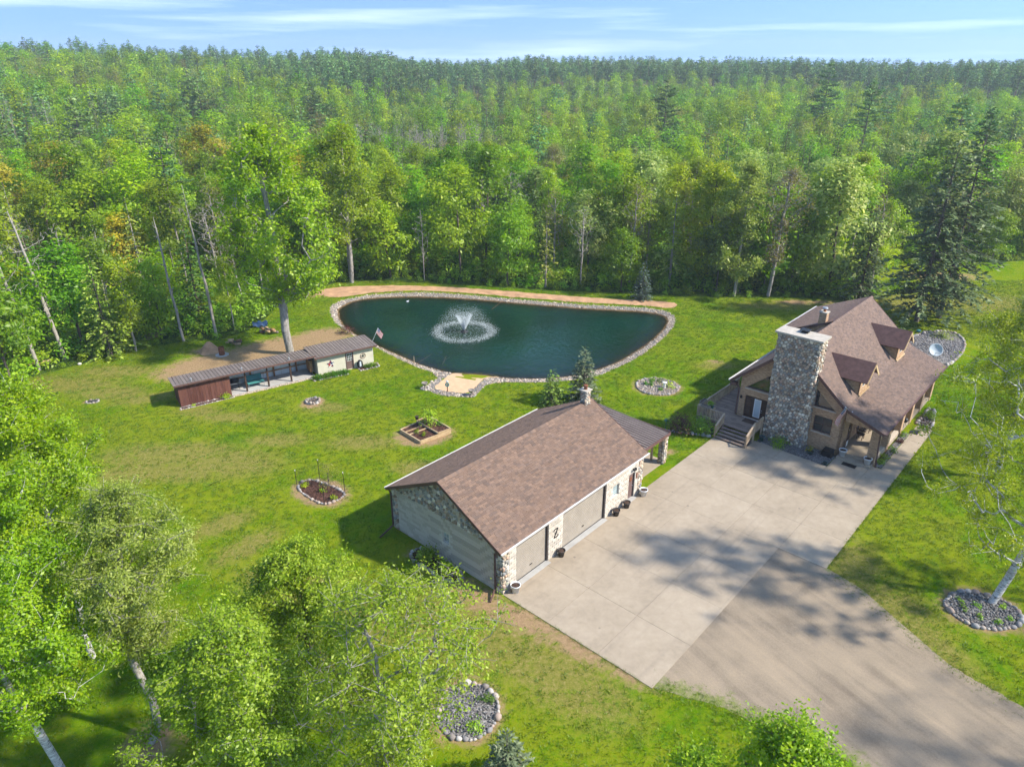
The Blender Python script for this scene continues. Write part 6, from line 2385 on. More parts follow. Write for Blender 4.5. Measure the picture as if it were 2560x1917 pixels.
def blade_plant(name, label, cat, loc, n, L, W, leaf, seed, z=0.0, spread=.8, group=None, area=(0, 0), rz=0.0):
    """clump of arching broad blades"""
    rgn = np.random.default_rng(seed)
    a = rgn.uniform(0, 2 * pi, n)
    el = rgn.uniform(.25, 1.1, n)
    P = np.stack([rgn.uniform(-area[0], area[0], n), rgn.uniform(-area[1], area[1], n), np.full(n, .03)], 1)
    T1 = np.stack([np.cos(a) * np.cos(el), np.sin(a) * np.cos(el), np.sin(el)], 1)
    l = L * rgn.uniform(.7, 1.2, n)[:, None]
    M = P + T1 * l * .6
    T2 = unit(T1 + np.array([0, 0, -.9]))
    E_ = M + T2 * l * .5
    B = unit(np.cross(T1, np.array([0, 0, 1.]))) * W / 2
    V = np.stack([P - B * .4, P + B * .4, M + B, M - B, E_ + B * .15, E_ - B * .15], 1).reshape(-1, 3)
    i = np.arange(n)[:, None] * 6
    F = np.concatenate([i + np.array([[0, 1, 2, 3]]), i + np.array([[3, 2, 4, 5]])])
    me = quad_mesh(name, V, F, {'tint': np.tile(np.clip(rgn.normal(.5, .22, n), 0, 1), 2)})
    me.materials.append(MATS[leaf])
    o = link(bpy.data.objects.new(name, me))
    o.location = (*loc, z)
    o.rotation_euler = (0, 0, rz)
    return tag(o, label, cat, group)


def pot(name, label, loc, r, h, mat, z=.03, plant_mat=None, group=None):
    o = empty(name, (*loc, z), 0, label=label, cat='planter', group=group)
    MB().lathe([(r * .66, 0), (r * .92, h * .86), (r * 1.04, h * .86), (r * 1.06, h), (r * .95, h), (r * .90, h * .84), (r * .3, h * .82)], 18).build('tub', mat, o, True)
    MB().lathe([(r * .9, h * .85), (r * .6, h * .88), (r * .05, h * .90)], 14).build('soil', 'soil', o, True)
    return o


# garage planters
pot('planter', 'weathered white planter at the near garage corner', yw(.66, -.42), .29, .54, 'white_plastic')
pot('planter', 'dark planter under the letter Z between the garage doors', yw(4.98, -.34), .25, .46, 'grey_plastic')
pot('planter', 'dark planter just past the wide garage door', yw(10.85, -.38), .26, .46, 'grey_plastic')
pot('planter', 'dark planter beside the brown garage side door', yw(12.1, -.38), .26, .46, 'grey_plastic')
pot('planter', 'weathered white planter at the far garage corner', yw(14.1, -.45), .29, .54, 'white_plastic')


def bed(name, label, cat, outline, size, fill='mulch', gravel_n=0, pal=GREY_PAL, gsize=(.06, .13), closed=True, z=.03, stones=True):
    """planting bed: ground fill, ring of separate border stones, loose gravel"""
    cx, cy = sum(p[0] for p in outline) / len(outline), sum(p[1] for p in outline) / len(outline)
    loc = [(a - cx, b - cy) for a, b in outline]
    o = empty(name, (cx, cy, 0), 0, label=label, cat=cat)
    f = MB()
    k = len(loc)
    f.add([(a, b, z) for a, b in loc] + [(0, 0, z + .06)], [(i, (i + 1) % k, k) for i in range(k)])
    f.build('bed_fill', fill, o)
    if stones:
        border_stones(o, loc, size, ro, closed=closed)
    if gravel_n:
        pts = []
        lx, ly = [p[0] for p in loc], [p[1] for p in loc]
        while len(pts) < gravel_n:
            x, y = ro.uniform(min(lx), max(lx)), ro.uniform(min(ly), max(ly))
            if in_poly(np.array([x]), np.array([y]), loc)[0]:
                pts.append((x, y, z + .03 + .06 * (1 - math.hypot(x, y) / 2.5)))
        scatter_obj('gravel', pts, R.uniform(*gsize, len(pts)), pal, o, kind='stuff')
    return o


def ring(cx, cy, rx, ry, n=26, rot=0, wob=.05):
    return [(cx + (1 + ro.uniform(-wob, wob)) * (rx * cos(2 * pi * i / n) * cos(rot) - ry * sin(2 * pi * i / n) * sin(rot)),
             cy + (1 + ro.uniform(-wob, wob)) * (rx * cos(2 * pi * i / n) * sin(rot) + ry * sin(2 * pi * i / n) * cos(rot))) for i in range(n)]


# beds
bed('flower_bed', 'mulched flower bed edged with pale stones along the garage gable', 'flower bed', smooth_poly([yw(-.08, 2.7), yw(-1.42, 2.8), yw(-1.45, 4.8), yw(-1.4, 6.8), yw(-.08, 6.85)], 1), .3)
plant('shrub', 'dark shrub in the bed against the garage gable', 'shrub', yw(-.75, 5.6), .9, .75, 700, .15, 'leaf_shrub', 401)
plant('shrub', 'smaller green shrub in the bed against the garage gable', 'shrub', yw(-.7, 4.2), .6, .5, 400, .14, 'leaf_shrub', 402)
bed('rock_garden', 'round bed of pale gravel with plants left of the deck', 'flower bed', ring(13.68, 60.7, 1.98, 1.85), .3, 'grey_gravel', 900)
for i, (dx, dy, h, r, m, lab) in enumerate([(-.5, .2, .35, .32, 'leaf_hosta', 'bright clump of leaves in the middle of the round gravel bed'), (.6, .9, .6, .5, 'leaf_hosta', 'largest leafy clump at the back of the round gravel bed'), (1.1, -.3, .4, .5, 'leaf_bright', 'yellow-green cushion at the right of the round gravel bed'), (-1.1, .4, .25, .2, 'leaf_hosta', 'small sprout at the left of the round gravel bed'), (.1, -1.0, .25, .22, 'leaf_hosta', 'small sprout at the front of the round gravel bed'), (-.2, 1.2, .3, .35, 'leaf_shrub', 'dark low clump at the back left of the round gravel bed')]):
    plant('perennial', lab, 'plant', (13.68 + dx, 60.7 + dy), h, r, 160, .13, m, 410 + i, stem=False, z=.06)
o = MB().lathe([(.14, 0), (.12, .1), (.1, .4), (.2, .48), (.22, .55), (.05, .58)], 10).build('garden_statue', 'white_plastic', loc=(14.25, 60.35, .08), label='small white statue standing in the round gravel bed', cat='statue')
bed('rock_bed', 'round rock bed under the leaning white birch', 'flower bed', ring(26.3, 30.85, 1.9, 1.5), .36, 'grey_gravel', 1100, DARK_PAL, (.07, .17))
for i, (dx, dy, lab) in enumerate([(-.9, .7, 'green tuft at the back left of the birch rock bed'), (-1.1, 0, 'green tuft at the left of the birch rock bed'), (-.6, -.6, 'green tuft at the front left of the birch rock bed'), (.2, -1.0, 'green tuft at the front of the birch rock bed'), (1.0, -.7, 'green tuft at the front right of the birch rock bed'), (1.2, .2, 'green tuft at the right of the birch rock bed'), (-.2, .3, 'green tuft in the middle of the birch rock bed')]):
    plant('perennial', lab, 'plant', (26.3 + dx, 30.85 + dy), .22, .22, 130, .09, 'leaf_shrub', 430 + i, stem=False, z=.07)
bed('rock_bed', 'round gravel bed with pale boulders partly under the cherry tree', 'flower bed', ring(-2.1, 24.15, 1.45, 1.6), .34, 'grey_gravel', 900, DARK_PAL, (.05, .11))
plant('perennial', 'bright green cushion in the gravel bed beside the cherry tree', 'plant', (-1.7, 23.2), .3, .4, 300, .09, 'leaf_bright', 441, stem=False, z=.06)
plant('perennial', 'second green cushion at the back of the gravel bed beside the cherry tree', 'plant', (-1.2, 24.7), .3, .35, 260, .09, 'leaf_hosta', 442, stem=False, z=.06)
ov = smooth_poly([(-15.6, 43.4), (-15.1, 44.45), (-14.2, 44.3), (-11.75, 42.75), (-12.0, 41.9), (-12.85, 41.1), (-14.1, 41.9)], 2)
bed('flower_bed', 'oval mulched bed edged with stones in the open lawn', 'flower bed', ov, .26)
for i, (x, y, lab) in enumerate([(-14.9, 43.5, 'green cushion at the left of the oval mulched bed'), (-13.5, 42.7, 'green cushion in the middle of the oval mulched bed'), (-12.5, 41.9, 'green cushion at the right of the oval mulched bed')]):
    plant('perennial', lab, 'plant', (x, y), .28, .27, 220, .08, 'leaf_bright', 450 + i, stem=False, z=.06)
plant('sapling', 'spindly reddish sapling growing in the oval mulched bed', 'sapling', (-13.2, 43.6), 2.0, .8, 420, .10, 'leaf_olive', 455, z=.05)
nf = empty('net_fence', (-13.6, 42.7, 0), 0, label='thin dark net fence on stakes round the oval mulched bed', cat='fence')
stk = [(-11.84, 42.62, 1.7), (-12.94, 41.19, 1.8), (-15.59, 43.8, 1.15), (-14.05, 44.4, 1.65)]
for x, y, h in stk:
    p = MB().tube([(x + 13.6, y - 42.7, 0), (x + 13.6, y - 42.7, h)], .022, 6).build('stake', 'black', nf)
    MB().tube([(x + 13.6, y - 42.7, h), (x + 13.6, y - 42.7, h + .09)], .03, 6).build('cap', 'white_plastic', p)
net = MB()
for (x0, y0, h0), (x1, y1, h1) in ((stk[1], stk[0]), (stk[0], stk[3]), (stk[3], stk[2])):
    for k in range(5):
        t = .15 + .2 * k
        net.tube([(x0 + 13.6, y0 - 42.7, h0 * t), (x1 + 13.6, y1 - 42.7, h1 * t)], .004, 3)
    n = int(math.hypot(x1 - x0, y1 - y0) / .22)
    for k in range(1, n):
        t = k / n
        x, y, h = x0 + (x1 - x0) * t + 13.6, y0 + (y1 - y0) * t - 42.7, h0 + (h1 - h0) * t
        net.tube([(x, y, .05), (x, y, h * .95)], .003, 3)
net.build('netting', 'black', nf, kind='stuff')
# raised timber bed
rb = empty('raised_bed', (-7.2, 51.5, 0), 0, label='raised garden bed of new timber divided into plots', cat='raised bed')


def tb(a, b, h0, h1, w=.09):
    a, b = (a[0] + 7.2, a[1] - 51.5), (b[0] + 7.2, b[1] - 51.5)
    MB().bar((*a, (h0 + h1) / 2), (*b, (h0 + h1) / 2), w, h1 - h0).build('timber', 'timber', rb)


P0, P1, P2, P3 = (-7.34, 49.75), (-5.06, 51.6), (-7.1, 53.9), (-9.2, 51.7)
P01, P32 = (-6.0, 50.84), (-8.0, 53.0)
for h0, h1 in ((.0, .15), (.155, .30)):
    tb(P0, P1, h0, h1); tb(P3, P0, h0, h1); tb(P2, P3, h0, h1)
for h0, h1 in ((.31, .46), ):
    tb(P01, P1, h0, h1); tb(P32, P2, h0, h1); tb(P1, P2, h0, h1); tb(P32, P01, h0, h1)
tb(P1, P2, .0, .30); tb((-8.35, 50.85), (-7.0, 52.0), .16, .31); tb((-8.75, 51.25), (-7.4, 52.4), .16, .31)
f = MB()
f.add([(x + 7.2, y - 51.5, .24) for x, y in (P0, P01, P32, P3)], [(0, 1, 2, 3)])
f.add([(x + 7.2, y - 51.5, .36) for x, y in (P01, P1, P2, P32)], [(0, 1, 2, 3)])
f.build('soil', 'mulch', rb)
plant('shrub', 'tall leafy currant bush growing in the raised timber bed', 'shrub', (-6.9, 52.3), 1.55, .62, 620, .16, 'leaf_shrub', 460, z=.34)
plant('perennial', 'round green herb in the near plot of the raised bed, left one', 'plant', (-7.75, 51.2), .3, .22, 160, .08, 'leaf_bright', 461, stem=False, z=.25)
plant('perennial', 'round green herb in the near plot of the raised bed, right one', 'plant', (-7.2, 50.7), .3, .24, 160, .08, 'leaf_bright', 462, stem=False, z=.25)
plant('perennial', 'low pale leaves in the far plot of the raised bed', 'plant', (-6.1, 52.6), .25, .4, 160, .1, 'leaf_hosta', 463, stem=False, z=.37)
pot('planter', 'small dark pot on the corner of the raised timber bed', (-8.0, 53.15), .16, .3, 'grey_plastic', .46)
# fire pit
fp = empty('fire_pit', (-17.9, 57.45, 0), 0, label='round stone fire pit in the lawn before the shed', cat='fire pit')
border_stones(fp, ring(0, 0, .62, .58, 18), .27, ro, 'pit_stone')
border_stones(fp, ring(0, 0, .62, .58, 14), .25, ro, 'pit_stone', z=.13)
MB().lathe([(.58, .02), (.3, .06), (.02, .1)], 16, close=False).build('ash', 'ash', fp)
MB().tube([(-.4, -.2, .14), (.35, .25, .2)], .07, 7).tube([(.3, -.25, .12), (-.2, .3, .18)], .06, 7).build('charred_log', 'bark', fp)
# pond details: urns, sign post, flag, reed poles
def urn(lab, loc, h=.64):
    o = empty('urn', (*loc, 0), 0, label=lab, cat='urn')
    MB().lathe([(.17, 0), (.17, .05), (.08, .10), (.06, h * .5), (.14, h * .62), (.25, h * .82), (.30, h), (.26, h), (.2, h * .85), (.02, h * .8)], 16).build('bowl', 'mortar', o, True)
    border_stones(o, ring(0, 0, .34, .34, 10), .24, ro, 'base_stone')
urn('stone urn at the left corner of the sand beach', (-8.15, 60.25))
urn('stone urn at the near right corner of the sand beach', (-3.72, 58.75), .6)
o = empty('garden_sign', (-5.98, 59.65, 0), 0, label='teal life-ring sign on a wooden post in the beach sand', cat='sign')
MB().box(-.04, .04, -.03, .03, 0, .75).build('post', 'copper', o)
MB().lathe([(.09, -.03), (.2, -.03), (.2, .03), (.09, .03), (.09, -.03)], 16, close=False).build('ring', 'teal_cloth', o, loc=(0, -.05, .72)).rotation_euler = (pi / 2, 0, 0)
MB().lathe([(.02, 0), (.12, .06), (.13, .14), (.04, .2)], 12).build('top_float', 'dish', o, loc=(0, 0, .92))
MB().tube([(-2.6, 84.1, -.3), (-1.2, 85.1, .55)], .018, 5).build('reed_pole', 'old_timber', label='long pole leaning in the far water of the pond', cat='pole')
MB().tube([(-9.9, 66.35, -.05), (-9.92, 66.4, .75)], .03, 6).build('reed_pole', 'rail', label='short upright stake on the near pond bank', cat='pole')
MB().tube([(-9.7, 66.9, -.25), (-8.3, 68.0, .35)], .016, 5).tube([(-7.1, 66.6, -.3), (-6.7, 67.2, .5)], .02, 4).tube([(-6.9, 66.9, .1), (-6.3, 66.8, .5)], .015, 4).build('branch', 'bark', label='bare branch sticking out of the near pond water', cat='branch')
d_ = empty('decoy_duck', (-13.4, 87.2, -.25), .4, label='white decoy bird floating near the far pond bank', cat='decoy')
MB().lathe([(.03, 0), (.17, .04), (.19, .12), (.1, .2), (.01, .22)], 10).build('body', 'white_plastic', d_, True).scale = (1.7, 1, 1)
MB().tube([(.22, 0, .15), (.28, 0, .34), (.36, 0, .36)], [.05, .05, .02], 7).build('head', 'white_plastic', d_, True)
d_.scale = (.6, .6, .6)
plant('shrub', 'purple-red barberry shrub on the left pond bank', 'shrub', (-18.5, 75.0), .85, .75, 600, .13, 'leaf_red', 470)


def flag(lab, base, tip, droop, name='flag'):
    """striped national flag on a slanted pole"""
    o = empty(name, base, 0, label=lab, cat='flag')
    b, t = np.zeros(3), np.array(tip) - np.array(base)
    MB().tube([b, t], .018, 6).build('pole', 'white_plastic', o)
    nx, ny = 26, 13
    d = t / np.linalg.norm(t)
    hoist, fly = droop['hoist'], droop['fly']
    fv = np.array(droop['dir'], float)
    side = unit(np.cross(d, fv))
    V = []
    for j in range(ny + 1):
        for i in range(nx + 1):
            a, c = i / nx, j / ny
            p = t - d * hoist * c + fv * fly * a + side * .07 * sin(a * 7 + c * 1.5) * a + np.array([0, 0, -.12 * a * a])
            V.append(p)
    F = [(j * (nx + 1) + i, j * (nx + 1) + i + 1, (j + 1) * (nx + 1) + i + 1, (j + 1) * (nx + 1) + i) for j in range(ny) for i in range(nx)]
    C = []
    for j in range(ny):
        for i in range(nx):
            if j < 7 and i < nx * .4:
                C.append((.75, .75, .75) if (i % 2 == 1 and j % 2 == 1) else (.025, .035, .14))
            else:
                C.append((.46, .035, .04) if j % 2 == 0 else (.72, .70, .68))
    m = MB()
    m.v, m.f, m.c = [tuple(v) for v in V], F, C
    m.build('cloth', MATS['flag_cloth'], o, True)


MATS['flag_cloth'] = tinted('flag_cloth', .8, .1, 8, .06, 0)
flag('striped flag on a leaning white pole beside the pond', (-15.25, 72.5, 0), (-14.55, 72.75, 1.5), dict(hoist=.62, fly=.95, dir=(.55, -.1, -.62)))
hb = yw(28.95, -8.72)
ht = yw(28.05, -8.62)
fd = unit(np.array([cos(YA) * -.15 - sin(YA) * .35, sin(YA) * -.15 + cos(YA) * .35, -1.0]))
flag('striped flag hanging from the house front beside the porch', (*hb, 4.0), (*ht, 4.62), dict(hoist=.85, fly=1.45, dir=tuple(fd)))

# ---- fountain
fo_ = empty('fountain', (-5.45, 76.2, -.25), 0, label='white water fountain spraying in the middle of the pond', cat='fountain')
MB().lathe([(.0, -.15), (.42, -.1), (.5, .02), (.42, .1), (.12, .12), (.1, .25), (.0, .26)], 16).build('float', 'black', fo_, True)
m = MT('water_spray', .25, .5)
m.color((.80, .86, .88))
m.b.inputs['Alpha'].default_value = .8
m.b.inputs['Subsurface Weight'].default_value = 0.0
MATS['spray'] = m.m


def drops(P, s):
    tet = np.array([(1, 1, 1), (1, -1, -1), (-1, 1, -1), (-1, -1, 1)]) * .6
    V = P[:, None] + tet[None] * s[:, None, None] * R.uniform(.6, 1.4, (len(P), 4, 1))
    f = np.array([(0, 1, 2), (0, 3, 1), (0, 2, 3), (1, 3, 2)])
    return V.reshape(-1, 3), (f[None] + (np.arange(len(P)) * 4)[:, None, None]).reshape(-1, 3)


n = 6500
a = R.uniform(0, 2 * pi, n)
jet = np.round(a / (2 * pi) * 30) * 2 * pi / 30
a = np.where(R.uniform(0, 1, n) < .6, jet + R.normal(0, .03, n), a)
T_ = R.uniform(0, 1, n) ** 1.1
reach = np.abs(R.normal(3.1, .4, n))
hmax = R.normal(1.9, .4, n)
r_ = reach * T_ + R.normal(0, .06, n) * T_
z_ = .2 + 4 * hmax * T_ * (1 - T_) + R.normal(0, .06, n)
P = np.stack([r_ * np.cos(a), r_ * np.sin(a), np.maximum(z_, .02)], 1)
s_ = R.uniform(.007, .023, n)
nc = 5200                                   # the dense V-shaped jet in the middle
tc = R.uniform(0, 1, nc) ** .8
ac = np.round(R.uniform(0, 24, nc)) * 2 * pi / 24 + R.normal(0, .05, nc)
rc_ = .05 + 1.0 * tc * R.uniform(.7, 1.0, nc)
P = np.concatenate([P, np.stack([rc_ * np.cos(ac), rc_ * np.sin(ac), .2 + 1.9 * tc], 1)])
s_ = np.concatenate([s_, R.uniform(.014, .038, nc) * (1.25 - .7 * tc)])
nm = 2600
am, rm = R.uniform(0, 2 * pi, nm), 3.2 * np.sqrt(R.uniform(.02, 1, nm))
P = np.concatenate([P, np.stack([rm * np.cos(am), rm * np.sin(am), np.abs(R.normal(0, .12, nm)) + .01], 1)])
s_ = np.concatenate([s_, R.uniform(.006, .02, nm)])
V, F = drops(P, s_)
me = quad_mesh('spray', V, F)
me.materials.append(MATS['spray'])
tag(link(bpy.data.objects.new('spray', me), fo_), kind='stuff')
n = 4600
a = R.uniform(0, 2 * pi, n)
r_ = np.abs(R.normal(3.15, .38, n))
P = np.stack([r_ * np.cos(a), r_ * np.sin(a), np.abs(R.normal(0, .08, n)) + .01], 1)
V, F = drops(P, R.uniform(.008, .034, n))
me = quad_mesh('splash_ring', V, F)
me.materials.append(MATS['spray'])
tag(link(bpy.data.objects.new('splash_ring', me), fo_), kind='stuff')

# ------------------------------------------------------------------ long shed
SA = radians(33.6)
SX, SY = -29.25, 56.34


def sw(u, v):
    return (SX + u * cos(SA) - v * sin(SA), SY + u * sin(SA) + v * cos(SA))


shed = empty('shed', (SX, SY, 0), SA, label='long low shed with brown storage end, open bays and cream room under metal roof', cat='shed')
DP = 2.35
MB().box(.0, 12.2, -.02, DP, .0, .06).build('floor', 'pale_concrete', shed)
# brown board end
for k in range(18):
    MB().box(k * .242 + .004, k * .242 + .234, -.03, .0, .05, 2.12).build('siding_board', 'siding', shed)
for k in range(10):
    MB().box(-.03, .0, k * .235, k * .235 + .228, .05, 2.12).build('siding_board', 'siding', shed)
MB().box(.0, 4.36, .002, .05, .02, 2.1).box(.002, .05, .05, DP, .02, 2.0).box(4.3, 4.36, .05, DP, .02, 2.0).build('end_wall', 'dark_wood', shed)
# back wall: steel sheets and timber frame
for k in range(9):
    MB().box(4.4 + k * .87, 4.4 + k * .87 + .85, DP - .05, DP - .03, .05, 1.95).build('steel_sheet', 'steel', shed)
    for j in range(4):
        MB().box(4.4 + k * .87 + .1 + j * .21, 4.4 + k * .87 + .125 + j * .21, DP - .065, DP - .05, .06, 1.94).build('rib', 'steel', shed) if False else None
for z in (.55, 1.2):
    MB().box(4.4, 12.2, DP - .14, DP - .1, z, z + .13).build('girt', 'old_timber', shed)
for u0 in (6.6, 8.8, 11.0):
    MB().box(u0, u0 + .14, DP - .28, DP - .14, .05, 1.95).build('stud', 'old_timber', shed)
for u0 in (5.75, 7.75, 9.9):
    MB().box(u0 - .07, u0 + .07, .0, .14, .06, 2.12).build('post', 'dark_wood', shed)
MB().box(4.36, 12.2, .02, .1, 2.05, 2.16).build('beam', 'dark_wood', shed)
# cream room
w = MB()
dh = [(15.35, .06), (16.05, .06), (16.05, 1.78), (15.35, 1.78)]
wall_with_holes(w, [(12.45, 0), (18.2, 0), (18.2, 2.02), (12.45, 2.02)], [dh], lambda a, b, d: (a, -.25 + d, b), .1)
w.box(12.45, 12.55, -.15, DP, 0, 2.0).box(18.1, 18.2, -.149, DP, 0, 2.0).box(12.55, 18.1, DP - .1, DP, 0, 1.95)
w.build('wall', 'cream', shed)
dd = MB().box(15.38, 16.02, -.2, -.16, .07, 1.76).build('door', 'brown_door', shed)
MB().box(15.3, 15.37, -.29, -.25, .05, 1.83).box(16.03, 16.1, -.29, -.25, .05, 1.83).box(15.37, 16.03, -.29, -.25, 1.77, 1.83).build('frame', 'brown_trim', dd)
MB().box(15.43, 15.97, -.215, -.2, .92, 1.68).build('window_frame', 'white_plastic', dd)
for i in range(3):
    for j in range(3):
        MB().box(15.46 + i * .17, 15.46 + i * .17 + .135, -.222, -.215, .955 + j * .24, .955 + j * .24 + .2).build('pane', 'glass', dd)
# metal roofs: every sheet between ribs is a piece
def metal_roof(u0, u1, f, b, n):
    """f, b = (v, z) at front and back"""
    st = (u1 - u0) / n
    part = MB().slab([(0, f[0], f[1]), (st - .015, f[0], f[1]), (st - .015, b[0], b[1]), (0, b[0], b[1])], .025)
    d = unit(np.array([0, b[0] - f[0], b[1] - f[1]]))
    part.bar((.03, f[0], f[1] + .018), (.03, b[0], b[1] + .018), .05, .035)
    pm = part.mesh('roof_panel')
    pm.materials.append(MATS['metal_roof'])
    for k in range(n):
        share('roof_panel', pm, shed, (u0 + k * st, 0, 0))
    MB().box(u0, u1, f[0] - .03, f[0] - .005, f[1] - .15, f[1] + .01).build('fascia', 'brown_trim', shed)


metal_roof(-.35, 12.35, (-.38, 2.26), (2.5, 2.02), 42)
metal_roof(12.1, 18.55, (-.65, 2.12), (2.55, 2.22), 21)
for u0 in (1.2, 5.55, 9.9):
    MB().lathe([(.05, 0), (.05, .2), (.09, .21), (.09, .27), (.02, .3)], 8, (u0, .0, 2.24)).build('roof_vent', 'grey_metal', shed)
# ornaments and clutter of the shed, each its own thing
st = empty('star_ornament', (*sw(13.75, -.285), 1.05), SA, label='red, white and blue barn star on the cream shed wall', cat='ornament')
for k in range(5):
    a0, a1 = pi / 2 + k * 4 * pi / 5, pi / 2 + (k + 1) * 4 * pi / 5
    MB().bar((.36 * cos(a0), -.012 * (k % 3), .36 * sin(a0)), (.36 * cos(a1), -.012 * (k % 3), .36 * sin(a1)), .012, .07, up=(0, 0, 1) if abs(sin(a0) - sin(a1)) < .9 * abs(cos(a0) - cos(a1)) else (1, 0, 0)).build('star_bar', ('red', 'white_plastic', 'navy', 'red', 'navy')[k], st)
wr = empty('wreath_ornament', (*sw(17.1, -.285), 1.15), SA, label='round dark metal star wreath right of the shed door', cat='ornament')
MB().lathe([(.24, -.012), (.28, -.012), (.28, .012), (.24, .012), (.24, -.012)], 22, close=False).build('ring', 'copper', wr).rotation_euler = (pi / 2, 0, 0)
for k in range(5):
    a0, a1 = pi / 2 + k * 4 * pi / 5, pi / 2 + (k + 1) * 4 * pi / 5
    MB().bar((.15 * cos(a0), 0, .15 * sin(a0)), (.15 * cos(a1), 0, .15 * sin(a1)), .012, .04, up=(0, 1, 0)).build('star_bar', 'black', wr)
hr = empty('hose_reel', (*sw(16.6, -.55), 0), SA + .3, label='black garden hose coiled beside the shed door', cat='hose')
for k in range(4):
    MB().lathe([(.24, -.03), (.30, 0), (.24, .03), (.2, 0), (.24, -.03)], 18, close=False).build('coil', 'black', hr, loc=(0, .06 * k - .1, .48)).rotation_euler = (pi / 2, 0, 0)
    hr.children[-1].scale = (1, 1.45, 1)
MB().box(-.1, .1, -.1, .12, .25, .75).build('reel', 'dish', hr)
for k in range(9):
    u0 = 11.95 + k * .36
    blade_plant('hosta', '%s lush daylily clump from the left along the cream shed wall' % ('first', 'second', 'third', 'fourth', 'fifth', 'sixth', 'seventh', 'eighth', 'ninth')[k], 'plant', sw(u0 + .1, -.72 - .02 * k), 70, .62, .06, 'leaf_hosta', 500 + k, area=(.2, .2), group='daylilies along the shed wall')
for k, lab in enumerate(('lush daylily clump right of the shed door, left one', 'lush daylily clump at the right shed corner')):
    blade_plant('hosta', lab, 'plant', sw(17.3 + .55 * k, -.75), 70, .55, .06, 'leaf_hosta', 520 + k, area=(.2, .18))
bd = bed('flower_bed', 'stone-edged strip bed along the cream shed wall', 'flower bed', [sw(11.7, -.3), sw(11.7, -1.1), sw(15.1, -1.25), sw(15.1, -.3)], .2)
bed('flower_bed', 'stone-edged bed right of the shed door', 'flower bed', [sw(16.4, -.3), sw(16.4, -1.2), sw(18.4, -1.15), sw(18.5, -.2)], .2)
bed('flower_bed', 'narrow mulched bed along the brown shed end', 'flower bed', [sw(-.1, -.08), sw(-.15, -.55), sw(4.4, -.5), sw(4.4, -.08)], .18)
plant('shrub', 'bright round shrub at the brown shed corner', 'shrub', sw(3.7, -.3), .55, .42, 420, .1, 'leaf_bright', 530)
plant('perennial', 'tiny sprout at the left end of the brown shed bed', 'plant', sw(.9, -.3), .25, .22, 120, .08, 'leaf_bright', 531, stem=False)
scatter_obj('gravel_strip', [(*sw(ro.uniform(4.4, 11.8), ro.uniform(-.42, -.05)), .02) for _ in range(900)], R.uniform(.06, .13, 900), GREY_PAL, kind='stuff', label='strip of loose stones along the open shed floor', cat='gravel')
gl = empty('glider_bench', (*sw(6.75, .95), .06), SA, label='teal canvas lounge cot standing in the open shed bay', cat='cot')
MB().box(-.75, .75, -.45, .5, .42, .47).build('canvas', 'teal_cloth', gl)
MB().slab([(-.75, .42, .47), (.75, .42, .47), (.75, .75, .85), (-.75, .75, .85)], .03).build('backrest', 'teal_cloth', gl)
for sx in (-.7, .7):
    for sy in (-.4, .45):
        MB().tube([(sx, sy, .42), (sx, sy, 0)], .02, 6).build('leg', 'grey_metal', gl)
gr = empty('grill', (*sw(4.95, 1.15), .06), SA, label='black barrel grill in the shed bay beside the brown wall', cat='grill')
MB().lathe([(.02, -.4), (.24, -.38), (.26, 0), (.24, .38), (.02, .4)], 14).build('barrel', 'black', gr, True, loc=(0, 0, .85)).rotation_euler = (0, pi / 2, 0)
for sx in (-.3, .3):
    for sy in (-.2, .2):
        MB().tube([(sx, sy, .7), (sx * 1.1, sy * 1.3, 0)], .018, 6).build('leg', 'black', gr)
MB().box(-.45, .45, -.5, -.28, .72, .75).build('shelf', 'grey_metal', gr)
ct = empty('cart', (*sw(12.0, 1.0), .06), SA, label='dark tool cart leaning by the cream room in the open shed', cat='cart')
MB().box(-.12, .12, -.7, .5, .35, 1.5).build('panel', 'old_timber', ct)
for sy in (-.55, .3):
    MB().lathe([(.04, -.04), (.2, -.04), (.2, .04), (.04, .04)], 14).build('wheel', 'black', ct, loc=(0, sy, .2)).rotation_euler = (0, pi / 2, 0)

# behind the shed
br = empty('burn_barrel', (-30.2, 68.6, 0), 0, label='rusty burn barrel on a slab behind the shed', cat='barrel')
MB().lathe([(.29, 0), (.29, .3), (.31, .31), (.29, .33), (.29, .6), (.31, .61), (.29, .63), (.29, .9), (.25, .9), (.25, .2), (.02, .2)], 16).build('drum', 'copper', br)
MB().lathe([(.7, .004), (.7, .05), (.02, .05)], 8).build('slab', 'pale_concrete', br)
dp = MB()
n = 22
for j, (r_, z_) in enumerate(((1.15, 0), (.95, .18), (.66, .5), (.36, .84), (.12, 1.02))):
    for i in range(n):
        q = 1 + .12 * sin(i * 1.3 + j) + ro.uniform(-.04, .04)
        dp.v.append((r_ * q * cos(2 * pi * i / n), r_ * q * sin(2 * pi * i / n), z_ * ro.uniform(.93, 1.07)))
dp.f = [(j * n + i, j * n + (i + 1) % n, (j + 1) * n + (i + 1) % n, (j + 1) * n + i) for j in range(4) for i in range(n)] + [tuple(4 * n + i for i in range(n))]
dp.c = [(.3, .2, .1)] * len(dp.f)
dp.build('dirt_pile', 'dirt', None, True, loc=(-31.9, 69.7, 0), label='conical pile of tan dirt left of the burn barrel', cat='dirt pile')


